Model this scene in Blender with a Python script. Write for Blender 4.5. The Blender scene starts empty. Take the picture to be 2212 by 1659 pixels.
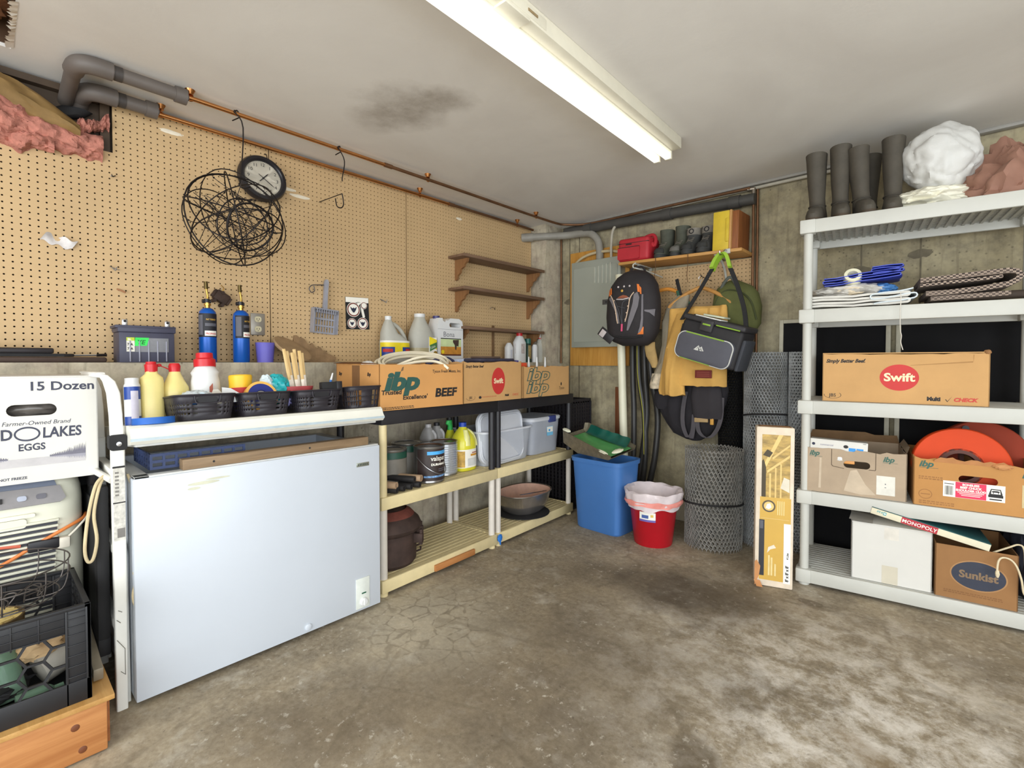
import bpy, bmesh, math, random
from mathutils import Vector, Matrix, noise
PI = math.pi
R = math.radians
SC = bpy.context.scene
COL = SC.collection

# ------------------------------------------------------------------ camera
cam_d = bpy.data.cameras.new('camera')
cam_d.sensor_width = 36.0
cam_d.lens = 1055.0 / 2212.0 * 36.0
cam_d.shift_y = -0.01065
cam_d.clip_start = 0.02
cam = bpy.data.objects.new('camera', cam_d)
COL.objects.link(cam)
cam.location = (0, 0, 1.13)
cam.rotation_euler = (R(90 - 1.3), 0, R(42.508))
SC.camera = cam
# ------------------------------------------------------------------ exposure, world, daylight
SC.view_settings.view_transform = 'Standard'
SC.view_settings.look = 'None'
SC.view_settings.gamma = 1.0
SC.view_settings.use_curve_mapping = False
SC.view_settings.exposure = 0.30
world = bpy.data.worlds.new('world')
SC.world = world
world.use_nodes = True
bg = world.node_tree.nodes['Background']
bg.inputs['Color'].default_value = (0.80, 0.90, 1.0, 1)
bg.inputs['Strength'].default_value = 1.5

def area(name, loc, rot, sx, sy, power, col):
    d = bpy.data.lights.new(name, 'AREA')
    d.shape = 'RECTANGLE'; d.size = sx; d.size_y = sy; d.energy = power; d.color = col
    o = bpy.data.objects.new(name, d); COL.objects.link(o)
    o.location = loc; o.rotation_euler = rot
    return o
# daylight through the open garage door (right-hand wall, behind the camera's right shoulder)
area('garage_door_daylight', (2.52, -0.35, 1.12), (0, R(90), 0), 2.1, 3.6, 78, (0.90, 0.955, 1.0))
# fill lamp behind the camera, added with an invented opening to brighten the back wall
area('rear_fill', (0.2, -2.5, 1.15), (R(90), 0, R(0)), 3.4, 2.1, 104, (0.94, 0.975, 1.0))

# ------------------------------------------------------------------ materials
def lin(c):
    out = []
    for v in c[:3]:
        v = v / 255.0
        out.append(v / 12.92 if v <= 0.04045 else ((v + 0.055) / 1.055) ** 2.4)
    return (out[0], out[1], out[2], 1.0)
MATS = {}
class NT:
    def __init__(s, m):
        s.t = m.node_tree; s.n = s.t.nodes; s.l = s.t.links
        s.b = s.n['Principled BSDF']
        s.co = s.n.new('ShaderNodeTexCoord').outputs['Object']
    def node(s, kind, ins=None, **props):
        x = s.n.new(kind)
        for k, v in props.items(): setattr(x, k, v)
        for k, v in (ins or {}).items():
            if hasattr(v, 'is_linked') or hasattr(v, 'links'): s.l.new(v, x.inputs[k])
            else: x.inputs[k].default_value = v
        return x
    def noise(s, scale, detail=4, rough=0.55, dist=0.0, co=None):
        return s.node('ShaderNodeTexNoise', {'Vector': co or s.co, 'Scale': scale, 'Detail': detail, 'Roughness': rough, 'Distortion': dist}).outputs['Fac']
    def mapping(s, scale=(1, 1, 1), rot=(0, 0, 0), loc=(0, 0, 0)):
        return s.node('ShaderNodeMapping', {'Vector': s.co, 'Scale': scale, 'Rotation': rot, 'Location': loc}).outputs[0]
    def ramp(s, fac, stops, interp='LINEAR'):
        x = s.n.new('ShaderNodeValToRGB'); s.l.new(fac, x.inputs['Fac'])
        e = x.color_ramp.elements; x.color_ramp.interpolation = interp
        while len(e) < len(stops): e.new(0.5)
        for i, (p, c) in enumerate(stops):
            e[i].position = p; e[i].color = c if len(c) == 4 else (*c, 1)
        return x.outputs['Color']
    def mix(s, fac, a, b, mode='MIX'):
        x = s.n.new('ShaderNodeMix'); x.data_type = 'RGBA'; x.blend_type = mode
        for sock, v in ((x.inputs[0], fac), (x.inputs[6], a), (x.inputs[7], b)):
            if hasattr(v, 'links'): s.l.new(v, sock)
            else: sock.default_value = v
        return x.outputs[2]
    def math(s, op, a, b=0.0):
        x = s.n.new('ShaderNodeMath'); x.operation = op
        for i, v in enumerate((a, b)):
            if hasattr(v, 'links'): s.l.new(v, x.inputs[i])
            else: x.inputs[i].default_value = v
        return x.outputs[0]
    def color(s, c): s.l.new(c, s.b.inputs['Base Color'])
    def bump(s, h, strength=0.3, dist=0.01):
        x = s.node('ShaderNodeBump', {'Height': h, 'Strength': strength, 'Distance': dist})
        s.l.new(x.outputs[0], s.b.inputs['Normal'])
def newmat(name, rough=0.6, metal=0.0, col=(200, 200, 200)):
    m = bpy.data.materials.new(name); m.use_nodes = True
    b = m.node_tree.nodes['Principled BSDF']
    b.inputs['Base Color'].default_value = lin(col)
    b.inputs['Roughness'].default_value = rough; b.inputs['Metallic'].default_value = metal
    return m
def M(name, col=(200, 200, 200), rough=0.6, metal=0.0, var=0.12, scale=14.0, bump=0.0, bscale=60.0, stretch=None, trans=0.0, alpha=1.0, coat=0.0, sheen=0.0):
    """a plain procedural material: colour broken up by noise, optional bump"""
    if name in MATS: return MATS[name]
    m = newmat(name, rough, metal, col); t = NT(m)
    c = lin(col)
    lo = tuple(x * (1 - var) for x in c[:3]); hi = tuple(min(1, x * (1 + var)) for x in c[:3])
    co = t.mapping(scale=stretch) if stretch else t.co
    f = t.noise(scale, 5, 0.6, 0.0, co)
    t.color(t.ramp(f, [(0.3, lo), (0.7, hi)]))
    if bump:
        t.bump(t.noise(bscale, 4, 0.6, 0, co), bump, 0.004)
    if trans: t.b.inputs['Transmission Weight'].default_value = trans; t.b.inputs['IOR'].default_value = 1.2
    if alpha < 1: t.b.inputs['Alpha'].default_value = alpha
    if coat: t.b.inputs['Coat Weight'].default_value = coat
    if sheen: t.b.inputs['Sheen Weight'].default_value = sheen
    MATS[name] = m
    return m
def wood(name, c1, c2, axis=0, scale=6.0, rough=0.6):
    if name in MATS: return MATS[name]
    m = newmat(name, rough); t = NT(m)
    st = [18.0, 18.0, 18.0]; st[axis] = 1.2
    co = t.mapping(scale=st)
    f = t.noise(scale * 0.35, 6, 0.65, 1.2, co)
    g = t.noise(scale * 2.0, 3, 0.6, 0.0, co)
    c = t.mix(t.math('MULTIPLY', g, 0.5), t.ramp(f, [(0.3, lin(c1)), (0.68, lin(c2))]), lin(c1))
    t.color(c); t.bump(g, 0.15, 0.002)
    MATS[name] = m
    return m

# ------------------------------------------------------------------ geometry: each returns (verts, faces)
def g_box(sx, sy, sz, bev=0.0, seg=2, c=(0, 0, 0)):
    bm = bmesh.new(); bmesh.ops.create_cube(bm, size=1.0)
    bmesh.ops.scale(bm, vec=(sx, sy, sz), verts=bm.verts)
    if bev > 0: bmesh.ops.bevel(bm, geom=list(bm.edges), offset=min(bev, 0.49 * min(sx, sy, sz)), segments=seg, affect='EDGES', profile=0.5)
    bmesh.ops.translate(bm, vec=c, verts=bm.verts)
    bm.verts.index_update()
    V = [v.co.copy() for v in bm.verts]; Fc = [[v.index for v in f.verts] for f in bm.faces]
    bm.free(); return V, Fc
def g_rings(rings, cap0=True, cap1=True, closed=False):
    n = len(rings[0]); V = [Vector(p) for r in rings for p in r]; Fc = []
    m = len(rings)
    for i in range(m if closed else m - 1):
        a, b = i * n, ((i + 1) % m) * n
        for j in range(n):
            k = (j + 1) % n
            Fc.append([a + j, a + k, b + k, b + j])
    if not closed:
        if cap0: Fc.append(list(range(n - 1, -1, -1)))
        if cap1: Fc.append([(m - 1) * n + j for j in range(n)])
    return V, Fc
def g_cyl(p0, p1, r0, r1=None, n=16, cap=True):
    r1 = r0 if r1 is None else r1
    p0, p1 = Vector(p0), Vector(p1); d = (p1 - p0).normalized()
    u = d.orthogonal().normalized(); w = d.cross(u)
    def ring(p, r): return [p + (u * math.cos(2 * PI * i / n) + w * math.sin(2 * PI * i / n)) * r for i in range(n)]
    return g_rings([ring(p0, r0), ring(p1, r1)], cap, cap)
def g_tube(pts, r, n=8, closed=False):
    pts = [Vector(p) for p in pts]; m = len(pts)
    rs = r if isinstance(r, (list, tuple)) else [r] * m
    T = []
    for i in range(m):
        a = pts[(i - 1) % m] if (closed or i > 0) else pts[i]
        b = pts[(i + 1) % m] if (closed or i < m - 1) else pts[i]
        d = (b - a)
        T.append(d.normalized() if d.length > 1e-9 else Vector((0, 0, 1)))
    u = T[0].orthogonal().normalized(); rings = []
    for i in range(m):
        u = (u - T[i] * u.dot(T[i]))
        u = u.normalized() if u.length > 1e-6 else T[i].orthogonal().normalized()
        w = T[i].cross(u)
        rings.append([pts[i] + (u * math.cos(2 * PI * k / n) + w * math.sin(2 * PI * k / n)) * rs[i] for k in range(n)])
    return g_rings(rings, True, True, closed)
def spline(pts, k=6, closed=False):
    P = [Vector(p) for p in pts]; n = len(P); out = []
    for i in range(n if closed else n - 1):
        g = lambda j: P[j % n] if closed else P[max(0, min(n - 1, j))]
        a, b, c, d = g(i - 1), g(i), g(i + 1), g(i + 2)
        for s in range(k):
            t = s / k
            out.append(0.5 * ((2 * b) + (c - a) * t + (2 * a - 5 * b + 4 * c - d) * t * t + (3 * b - a - 3 * c + d) * t ** 3))
    if not closed: out.append(P[-1])
    return out
def g_lathe(prof, n=28, sx=1.0, sy=1.0, c=(0, 0, 0), closed=False):
    rings = [[Vector((c[0] + r * sx * math.cos(2 * PI * i / n), c[1] + r * sy * math.sin(2 * PI * i / n), c[2] + z)) for i in range(n)] for r, z in prof]
    if closed: return g_rings(rings, False, False, True)
    return g_rings(rings)
def g_prism(poly, y0, y1):
    """polygon in the xz plane extruded along y"""
    n = len(poly); V = [Vector((x, y0, z)) for x, z in poly] + [Vector((x, y1, z)) for x, z in poly]
    Fc = [list(range(n)), list(range(2 * n - 1, n - 1, -1))]
    for i in range(n):
        k = (i + 1) % n; Fc.append([i, i + n, k + n, k])
    return V, Fc
def g_loft(rows, n=24, p=2.0, fold=0.0, freq=3.0, seed=0.0, cap=(True, True), fz=1.0):
    """stack of super-ellipse rings (cx, cy, z, rx, ry), with noise folds"""
    rings = []
    for (cx, cy, z, rx, ry) in rows:
        ring = []
        for i in range(n):
            t = 2 * PI * i / n; c, s = math.cos(t), math.sin(t)
            x = math.copysign(abs(c) ** (2 / p), c); y = math.copysign(abs(s) ** (2 / p), s)
            q = Vector((cx + rx * x, cy + ry * y, z))
            if fold:
                d = noise.noise(Vector((q.x * freq + seed, q.y * freq * .7 - seed, z * freq * 0.4 * fz))) * fold
                q.x += x * d; q.y += y * d
            ring.append(q)
        rings.append(ring)
    return g_rings(rings, cap[0], cap[1])
def g_grid(fn, nu, nv):
    V = [Vector(fn(i / nu, j / nv)) for j in range(nv + 1) for i in range(nu + 1)]
    Fc = [[j * (nu + 1) + i, j * (nu + 1) + i + 1, (j + 1) * (nu + 1) + i + 1, (j + 1) * (nu + 1) + i] for j in range(nv) for i in range(nu)]
    return V, Fc
def g_ribbon(path, th, y0, y1, wav=0.0, seed=0):
    """2-D path (x, z) with thickness, extruded along y: folded cloth and sheets"""
    P = [Vector((p[0], p[1])) for p in path]; n = len(P); A = []; Bk = []
    for i in range(n):
        d = (P[min(n - 1, i + 1)] - P[max(0, i - 1)])
        d = d.normalized() if d.length else Vector((1, 0)); nn = Vector((-d.y, d.x))
        A.append(P[i] + nn * th / 2); Bk.append(P[i] - nn * th / 2)
    loop = A + Bk[::-1]
    ys = [y0 + (y1 - y0) * k / 8 for k in range(9)]
    rings = [[Vector((q.x + wav * noise.noise(Vector((q.x * 9, y * 9, seed))), y, q.y + wav * 0.6 * noise.noise(Vector((q.x * 8, y * 8, seed + 7))))) for q in loop] for y in ys]
    return g_rings(rings)
def g_blob(rx, ry, rz, seed=0, amp=0.12, freq=2.2, sub=4, flat=None, ridge=True):
    bm = bmesh.new(); bmesh.ops.create_icosphere(bm, subdivisions=sub, radius=1.0)
    V = []
    for v in bm.verts:
        d = v.co.normalized(); q = d * freq + Vector((seed, seed * 1.7, -seed))
        k = noise.ridged_multi_fractal(q, 1.0, 2.0, 3, 1.0, 2.0) * 0.5 - 0.5 if ridge else noise.fractal(q, 1.0, 2.0, 3)
        s = 1 + amp * k
        p = Vector((d.x * rx * s, d.y * ry * s, d.z * rz * s))
        if flat is not None and p.z < flat: p.z = flat
        V.append(p)
    bm.verts.index_update()
    Fc = [[v.index for v in f.verts] for f in bm.faces]; bm.free()
    return V, Fc
def crumple(p, freq, amp, seed=0.0):
    d = noise.voronoi(p * freq + Vector((seed, seed * .7, -seed)))[0]
    return -amp * math.exp(-6.0 * (d[1] - d[0]))
def rrect(w, h, r, n=5, cx=0.0, cz=0.0):
    out = []
    for (sx, sz, a0) in ((1, 1, 0), (-1, 1, 90), (-1, -1, 180), (1, -1, 270)):
        for i in range(n + 1):
            a = R(a0 + 90 * i / n)
            out.append((cx + sx * (w / 2 - r) + r * math.cos(a), cz + sz * (h / 2 - r) + r * math.sin(a)))
    return out
def ell(rx, rz, n=36, cx=0.0, cz=0.0): return [(cx + rx * math.cos(2 * PI * i / n), cz + rz * math.sin(2 * PI * i / n)) for i in range(n)]

RX90 = Matrix.Rotation(R(90), 4, 'X')
class B:
    """collects geometry, then links it as ONE mesh object"""
    def __init__(s): s.V = []; s.F = []; s.I = []; s.mats = []
    def add(s, g, mat, mx=None):
        V, Fc = g
        if mat not in s.mats: s.mats.append(mat)
        k = s.mats.index(mat); o = len(s.V)
        s.V += [mx @ v for v in V] if mx is not None else V
        s.F += [[i + o for i in f] for f in Fc]; s.I += [k] * len(Fc)
        return s
    def box(s, x0, x1, y0, y1, z0, z1, mat, bev=0.0, mx=None, seg=2):
        return s.add(g_box(abs(x1 - x0), abs(y1 - y0), abs(z1 - z0), bev, seg, ((x0 + x1) / 2, (y0 + y1) / 2, (z0 + z1) / 2)), mat, mx)
    def cyl(s, p0, p1, r, mat, r1=None, n=16, mx=None): return s.add(g_cyl(p0, p1, r, r1, n), mat, mx)
    def tube(s, pts, r, mat, n=8, closed=False, mx=None): return s.add(g_tube(pts, r, n, closed), mat, mx)
    def lathe(s, prof, mat, n=28, sx=1.0, sy=1.0, c=(0, 0, 0), mx=None, closed=False): return s.add(g_lathe(prof, n, sx, sy, c, closed), mat, mx)
    def prism(s, poly, y0, y1, mat, mx=None): return s.add(g_prism(poly, y0, y1), mat, mx)
    def loft(s, rows, mat, mx=None, **k): return s.add(g_loft(rows, **k), mat, mx)
    # printing on a face: the face lies in the local xz plane and looks towards -y
    def text(s, body, x, z, size, mat, y=-0.0006, bold=0.0, shear=0.0, align='LEFT', mx=None, outline=0.0, sx=1.0, rot=0.0, space=1.0, bend=None):
        cu = bpy.data.curves.new('lettering', 'FONT'); cu.body = body; cu.size = size; cu.align_x = align
        cu.offset = bold; cu.shear = shear; cu.resolution_u = 3; cu.space_character = space
        if outline: cu.fill_mode = 'NONE'; cu.bevel_depth = outline; cu.bevel_resolution = 0
        ob = bpy.data.objects.new('lettering', cu)
        me = bpy.data.meshes.new_from_object(ob)
        tm = Matrix.Translation((x, y, z)) @ RX90 @ Matrix.Rotation(R(rot), 4, 'Z') @ Matrix.Diagonal((sx, 1, 1, 1))
        V = [tm @ v.co for v in me.vertices]; Fc = [list(p.vertices) for p in me.polygons]
        if bend: V = [bend(v) for v in V]
        bpy.data.meshes.remove(me); bpy.data.objects.remove(ob); bpy.data.curves.remove(cu)
        return s.add((V, Fc), mat, mx)
    def patch(s, poly, mat, y=-0.0004, mx=None, bend=None):
        V = [Vector((x, y, z)) for x, z in poly]
        if bend: V = [bend(v) for v in V]
        return s.add((V, [list(range(len(poly)))]), mat, mx)
    def rect(s, x0, x1, z0, z1, mat, y=-0.0004, mx=None): return s.patch([(x0, z0), (x1, z0), (x1, z1), (x0, z1)], mat, y, mx)
    def wrap(s, r, a0, a1, z0, z1, mat, sy=1.0, n=12, c=(0, 0)):
        """a label wrapped round an upright cylinder, angles in degrees, -90 is the front"""
        return s.add(g_grid(lambda u, v: (c[0] + r * math.cos(R(a0 + (a1 - a0) * u)), c[1] + r * sy * math.sin(R(a0 + (a1 - a0) * u)), z0 + (z1 - z0) * v), n, 1), mat)
    def obj(s, name, parent=None, loc=None, rz=0.0, rot=None, sharp=35.0):
        me = bpy.data.meshes.new(name)
        me.from_pydata([tuple(v) for v in s.V], [], s.F)
        for m in s.mats: me.materials.append(m)
        me.polygons.foreach_set('material_index', s.I)
        me.polygons.foreach_set('use_smooth', [True] * len(s.F))
        bm = bmesh.new(); bm.from_mesh(me)
        if len(bm.faces) < 60000: bmesh.ops.recalc_face_normals(bm, faces=bm.faces)
        bm.to_mesh(me); bm.free()
        me.set_sharp_from_angle(angle=R(sharp))
        me.update()
        o = bpy.data.objects.new(name, me); COL.objects.link(o)
        if parent: o.parent = parent
        if loc is not None: o.location = loc
        o.rotation_euler = rot if rot else (0, 0, R(rz))
        return o
def tag(o, label=None, cat=None, group=None, kind=None):
    if label: o['label'] = label
    if cat: o['category'] = cat
    if group: o['group'] = group
    if kind: o['kind'] = kind
    return o
def thing(name, label, cat, loc=(0, 0, 0), rz=0.0, group=None, rot=None):
    o = bpy.data.objects.new(name, None); COL.objects.link(o)
    o.empty_display_size = 0.05
    o.location = loc; o.rotation_euler = rot if rot else (0, 0, R(rz))
    return tag(o, label, cat, group)
def struct(b, name, **k):
    o = b.obj(name, **k); o['kind'] = 'structure'; return o
def copy_tree(o, parent=None):
    c = o.copy(); COL.objects.link(c)
    if parent: c.parent = parent
    for ch in list(o.children): copy_tree(ch, c)
    return c
def part(t, name):
    return next(c for c in t.children if c.name.split('.')[0] == name)
LW = 90.0            # things on the left wall: local x runs along the wall, local y into it
SH = 7.7             # the white shelf unit stands at a slight angle
def shelf_pt(u, d, z):
    c, s = math.cos(R(SH)), math.sin(R(SH))
    return (-0.597 + u * c - d * s, 2.80 + u * s + d * c, z)
# ------------------------------------------------------------------ the setting
XL, YB, ZC = -2.75, 3.47, 2.295
WH = (222, 224, 224)
def spot(t, x, y, rx, ry, soft=0.6, rot=0.0):
    """elliptic mask at (x, y) of the object's own space, ragged by noise: the outline of one stain"""
    mp = t.node('ShaderNodeMapping', {'Vector': t.co, 'Location': (x, y, 0), 'Rotation': (0, 0, R(rot)), 'Scale': (rx, ry, 1000)}, vector_type='TEXTURE')
    nz = t.node('ShaderNodeTexNoise', {'Vector': t.co, 'Scale': 4.5, 'Detail': 5.0, 'Roughness': 0.65})
    a = t.node('ShaderNodeVectorMath', {0: mp.outputs[0], 1: (0, 0, 0)}, operation='ADD')
    l = t.node('ShaderNodeVectorMath', {0: a.outputs[0]}, operation='LENGTH').outputs['Value']
    l = t.math('ADD', l, t.math('MULTIPLY', t.math('SUBTRACT', nz.outputs['Fac'], 0.5), 1.5))
    mr = t.node('ShaderNodeMapRange', {'Value': l, 'From Min': 1.0 - soft / 2, 'From Max': 1.0 + soft / 2, 'To Min': 1.0, 'To Max': 0.0})
    return mr.outputs[0]
def floor_mat():
    m = newmat('stained_concrete_floor', 0.85); t = NT(m)
    n1 = t.noise(1.3, 9, 0.62, 0.3); n2 = t.noise(7, 8, 0.65, 0.2); n3 = t.noise(45, 6, 0.7)
    c = t.ramp(n1, [(0.26, lin((112, 102, 86))), (0.5, lin((156, 145, 126))), (0.74, lin((190, 181, 164)))])
    c = t.mix(0.55, c, t.ramp(n2, [(0.3, lin((118, 106, 86))), (0.62, lin((190, 177, 152)))]), 'OVERLAY')
    c = t.mix(0.28, c, t.ramp(n3, [(0.35, lin((108, 97, 80))), (0.65, lin((205, 193, 170)))]))
    # pale blotches broken up by noise in the middle of the floor
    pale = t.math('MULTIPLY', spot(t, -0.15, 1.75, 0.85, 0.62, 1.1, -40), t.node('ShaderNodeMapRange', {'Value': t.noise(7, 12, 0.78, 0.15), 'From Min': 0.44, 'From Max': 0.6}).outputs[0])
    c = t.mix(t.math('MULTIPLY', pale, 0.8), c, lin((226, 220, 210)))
    blot = t.node('ShaderNodeMapRange', {'Value': t.noise(5.5, 10, 0.72, 0.1, t.mapping(loc=(3.3, 1.7, 0))), 'From Min': 0.54, 'From Max': 0.66}).outputs[0]
    c = t.mix(t.math('MULTIPLY', blot, 0.42), c, lin((206, 198, 182)))
    drk = t.node('ShaderNodeMapRange', {'Value': t.noise(2.6, 9, 0.7, 0.2, t.mapping(loc=(7.1, 4.2, 0))), 'From Min': 0.52, 'From Max': 0.68}).outputs[0]
    c = t.mix(t.math('MULTIPLY', drk, 0.45), c, lin((88, 78, 64)))
    # worn patches
    for (x, y, rx, ry, s, k, col, rot) in (
            (-1.0, 2.33, 0.40, 0.22, 0.9, 0.75, (70, 58, 44), 10),
            (-1.45, 2.05, 0.22, 0.18, 0.8, 0.30, (112, 98, 76), 0),
            (-1.05, 1.62, 0.48, 0.30, 1.1, 0.45, (98, 86, 70), 30),
            (-1.28, 1.02, 0.40, 0.20, 0.9, 0.45, (104, 90, 72), 50),
            (-1.45, 0.62, 0.22, 0.14, 0.9, 0.45, (108, 93, 72), 20),
            (-0.86, 1.15, 0.36, 0.16, 0.9, 0.42, (100, 88, 72), 60),
            (-0.72, 2.5, 0.20, 0.12, 0.8, 0.50, (92, 78, 58), 20),
            (-0.52, 1.33, 0.07, 0.16, 0.4, 0.6, (84, 72, 56), 35),
            (-0.22, 1.36, 0.05, 0.12, 0.4, 0.5, (96, 82, 60), 55),
            (-0.50, 2.62, 0.05, 0.03, 0.2, 0.6, (90, 76, 58), 0),
            (-0.05, 1.62, 0.05, 0.28, 0.4, 0.45, (128, 106, 70), 55)):
        c = t.mix(t.math('MULTIPLY', spot(t, x, y, rx, ry, s, rot), k), c, lin(col))
    fl = t.node('ShaderNodeMapRange', {'Value': t.noise(30, 6, 0.7, 0.1), 'From Min': 0.58, 'From Max': 0.66}).outputs[0]
    fz = t.node('ShaderNodeMapRange', {'Value': t.noise(2.0, 4, 0.6, 0.0, t.mapping(loc=(2.2, 9.1, 0))), 'From Min': 0.42, 'From Max': 0.6}).outputs[0]
    c = t.mix(t.math('MULTIPLY', t.math('MULTIPLY', fl, fz), 0.55), c, lin((222, 214, 198)))
    pt = t.node('ShaderNodeMapRange', {'Value': t.noise(48, 4, 0.6, 0.0, t.mapping(loc=(5, 1, 0))), 'From Min': 0.64, 'From Max': 0.72}).outputs[0]
    c = t.mix(t.math('MULTIPLY', pt, 0.5), c, lin((74, 64, 52)))
    # crazed crack pattern in front of the freezer
    vo = t.node('ShaderNodeTexVoronoi', {'Vector': t.mapping(scale=(1, 1, 0)), 'Scale': 11.0}, feature='DISTANCE_TO_EDGE')
    wig = t.math('ADD', vo.outputs['Distance'], t.math('MULTIPLY', t.math('SUBTRACT', t.noise(24, 6), 0.5), 0.34))
    ck = t.node('ShaderNodeMapRange', {'Value': wig, 'From Min': 0.0, 'From Max': 0.05, 'To Min': 1.0, 'To Max': 0.0}).outputs[0]
    zone = spot(t, -1.72, 1.32, 0.36, 0.30, 0.9)
    c = t.mix(t.math('MULTIPLY', zone, 0.30), c, lin((204, 194, 172)))
    c = t.mix(t.math('MULTIPLY', t.math('MULTIPLY', ck, zone), 0.45), c, lin((96, 84, 64)))
    vo2 = t.node('ShaderNodeTexVoronoi', {'Vector': t.mapping(scale=(1, 1, 0), loc=(0.3, 0.2, 0)), 'Scale': 2.1}, feature='DISTANCE_TO_EDGE')
    w2 = t.math('ADD', vo2.outputs['Distance'], t.math('MULTIPLY', t.math('SUBTRACT', t.noise(9, 6), 0.5), 0.16))
    k2 = t.node('ShaderNodeMapRange', {'Value': w2, 'From Min': 0.0, 'From Max': 0.018, 'To Min': 1.0, 'To Max': 0.0}).outputs[0]
    c = t.mix(t.math('MULTIPLY', k2, 0.28), c, lin((100, 88, 68)))
    t.color(c); t.bump(n3, 0.25, 0.004)
    return m
def wall_mat(name, a, b_, seams=None, axis='X'):
    m = newmat(name, 0.9); t = NT(m)
    n1 = t.noise(2.2, 8, 0.6, 0.2); n2 = t.noise(14, 8, 0.7); n3 = t.noise(60, 5, 0.6)
    c = t.ramp(n1, [(0.3, lin(a)), (0.7, lin(b_))])
    c = t.mix(0.5, c, t.ramp(n2, [(0.32, lin((92, 86, 72))), (0.6, lin((188, 182, 164)))]), 'OVERLAY')
    pits = t.node('ShaderNodeTexVoronoi', {'Vector': t.co, 'Scale': 34.0})
    pm = t.node('ShaderNodeMapRange', {'Value': pits.outputs['Distance'], 'From Min': 0.08, 'From Max': 0.22, 'To Min': 1.0, 'To Max': 0.0}).outputs[0]
    pm = t.math('MULTIPLY', pm, t.node('ShaderNodeMapRange', {'Value': t.noise(3.0, 3), 'From Min': 0.5, 'From Max': 0.6}).outputs[0])
    c = t.mix(t.math('MULTIPLY', pm, 0.6), c, lin((74, 68, 56)))
    streak = t.noise(5, 6, 0.6, 0.5, t.mapping(scale=(6, 6, 0.5)))
    c = t.mix(t.math('MULTIPLY', t.node('ShaderNodeMapRange', {'Value': streak, 'From Min': 0.52, 'From Max': 0.7}).outputs[0], 0.45), c, lin((108, 98, 78)))
    t.color(c); t.bump(n2, 0.3, 0.006)
    return m
def ceil_mat():
    m = newmat('painted_ceiling_board', 0.9); t = NT(m)
    n1 = t.noise(1.1, 7, 0.6, 0.4); n3 = t.noise(60, 4, 0.6)
    c = t.ramp(n1, [(0.35, lin((218, 213, 206))), (0.62, lin((230, 226, 219)))])
    for (x, y, rx, ry, k) in ((-1.9, 1.34, 0.15, 0.16, 0.95), (-1.70, 1.42, 0.09, 0.11, 0.85), (-2.08, 1.30, 0.12, 0.10, 0.6)):
        c = t.mix(t.math('MULTIPLY', spot(t, x, y, rx, ry, 1.0, -30), t.math('MULTIPLY', k, t.noise(14, 8, 0.7))), c, lin((120, 104, 84)))
    t.color(c); t.bump(n3, 0.12, 0.003)
    return m
CONC_L = wall_mat('grey_concrete', (172, 164, 148), (206, 199, 184))
CONC_B = wall_mat('brown_concrete', (152, 142, 116), (192, 184, 160))
DRY = M('painted_drywall', (214, 210, 202), 0.85, var=0.05, scale=2)
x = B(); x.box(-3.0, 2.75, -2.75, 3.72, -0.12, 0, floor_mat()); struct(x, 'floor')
# ceiling with a cut-out by the left wall
CM = ceil_mat(); x = B()
hx0, hx1, hy0, hy1 = -2.62, -2.25, -0.4, 0.10
x.box(-3.0, 2.75, hy1, 3.72, ZC, ZC + 0.10, CM); x.box(-3.0, 2.75, -2.75, hy0, ZC, ZC + 0.10, CM)
x.box(-3.0, hx0, hy0, hy1, ZC, ZC + 0.10, CM); x.box(hx1, 2.75, hy0, hy1, ZC, ZC + 0.10, CM)
x.box(hx0 - .05, hx1 + .05, hy0 - .05, hy1 + .05, ZC + 0.099, ZC + 0.14, M('old_joist', (84, 58, 36)))
for (a0, a1, b0, b1) in ((hx0, hx1, hy1 - .008, hy1), (hx0, hx1, hy0, hy0 + .008), (hx0, hx0 + .008, hy0, hy1), (hx1 - .008, hx1, hy0, hy1)): x.box(a0, a1, b0, b1, ZC + .013, ZC + .1, M('old_joist'))
struct(x, 'ceiling')
x = B(); x.box(-3.0, -2.59, -2.75, 3.72, 0, 1.128, CONC_L); x.box(-3.0, -2.80, -2.75, 3.25, 1.128, ZC, M('dark_studs', (70, 54, 38)))
x.box(-3.0, -2.59, 3.25, 3.72, 1.128, ZC, CONC_L)
struct(x, 'wall_left')
x = B(); x.box(-2.59, 2.75, YB, 3.72, 0, ZC, CONC_B)
SEAM = M('seam_stain', (112, 103, 84), .9, var=.3, scale=12)
rng = random.Random(6)
for sx, tz in ((-2.50, 1.65), (-2.40, 1.35), (-.43, 1.66), (-.165, 1.72)):     # form-board seams with stained tie marks
    x.box(sx - .0035, sx + .0035, YB - .0025, YB + .001, .05, ZC - .05, SEAM)
    for k in (0, -.9):
        P = [(sx + (.045 + .02 * rng.random()) * math.cos(2 * PI * i / 18), tz + k + (.018 + .012 * rng.random()) * math.sin(2 * PI * i / 18)) for i in range(18)]
        x.patch(P, SEAM, y=YB - .0015)
struct(x, 'wall_back')
x = B(); x.box(2.6, 2.75, -2.75, -2.15, 0, ZC, DRY); x.box(2.6, 2.75, 1.45, 3.72, 0, ZC, DRY); x.box(2.6, 2.75, -2.15, 1.45, 2.2, ZC, DRY)
struct(x, 'wall_right')
x = B(); x.box(-3.0, -1.5, -2.75, -2.6, 0, ZC, DRY); x.box(1.9, 2.75, -2.75, -2.6, 0, ZC, DRY); x.box(-1.5, 1.9, -2.75, -2.6, 2.2, ZC, DRY)
struct(x, 'wall_front')
# ceiling trim along the back wall
x = B(); x.box(-2.55, 1.2, YB - .055, YB - .012, ZC - .018, ZC, M('grey_painted_trim', (150, 146, 138), var=.08), 0.004)
struct(x, 'trim_1')

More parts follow.
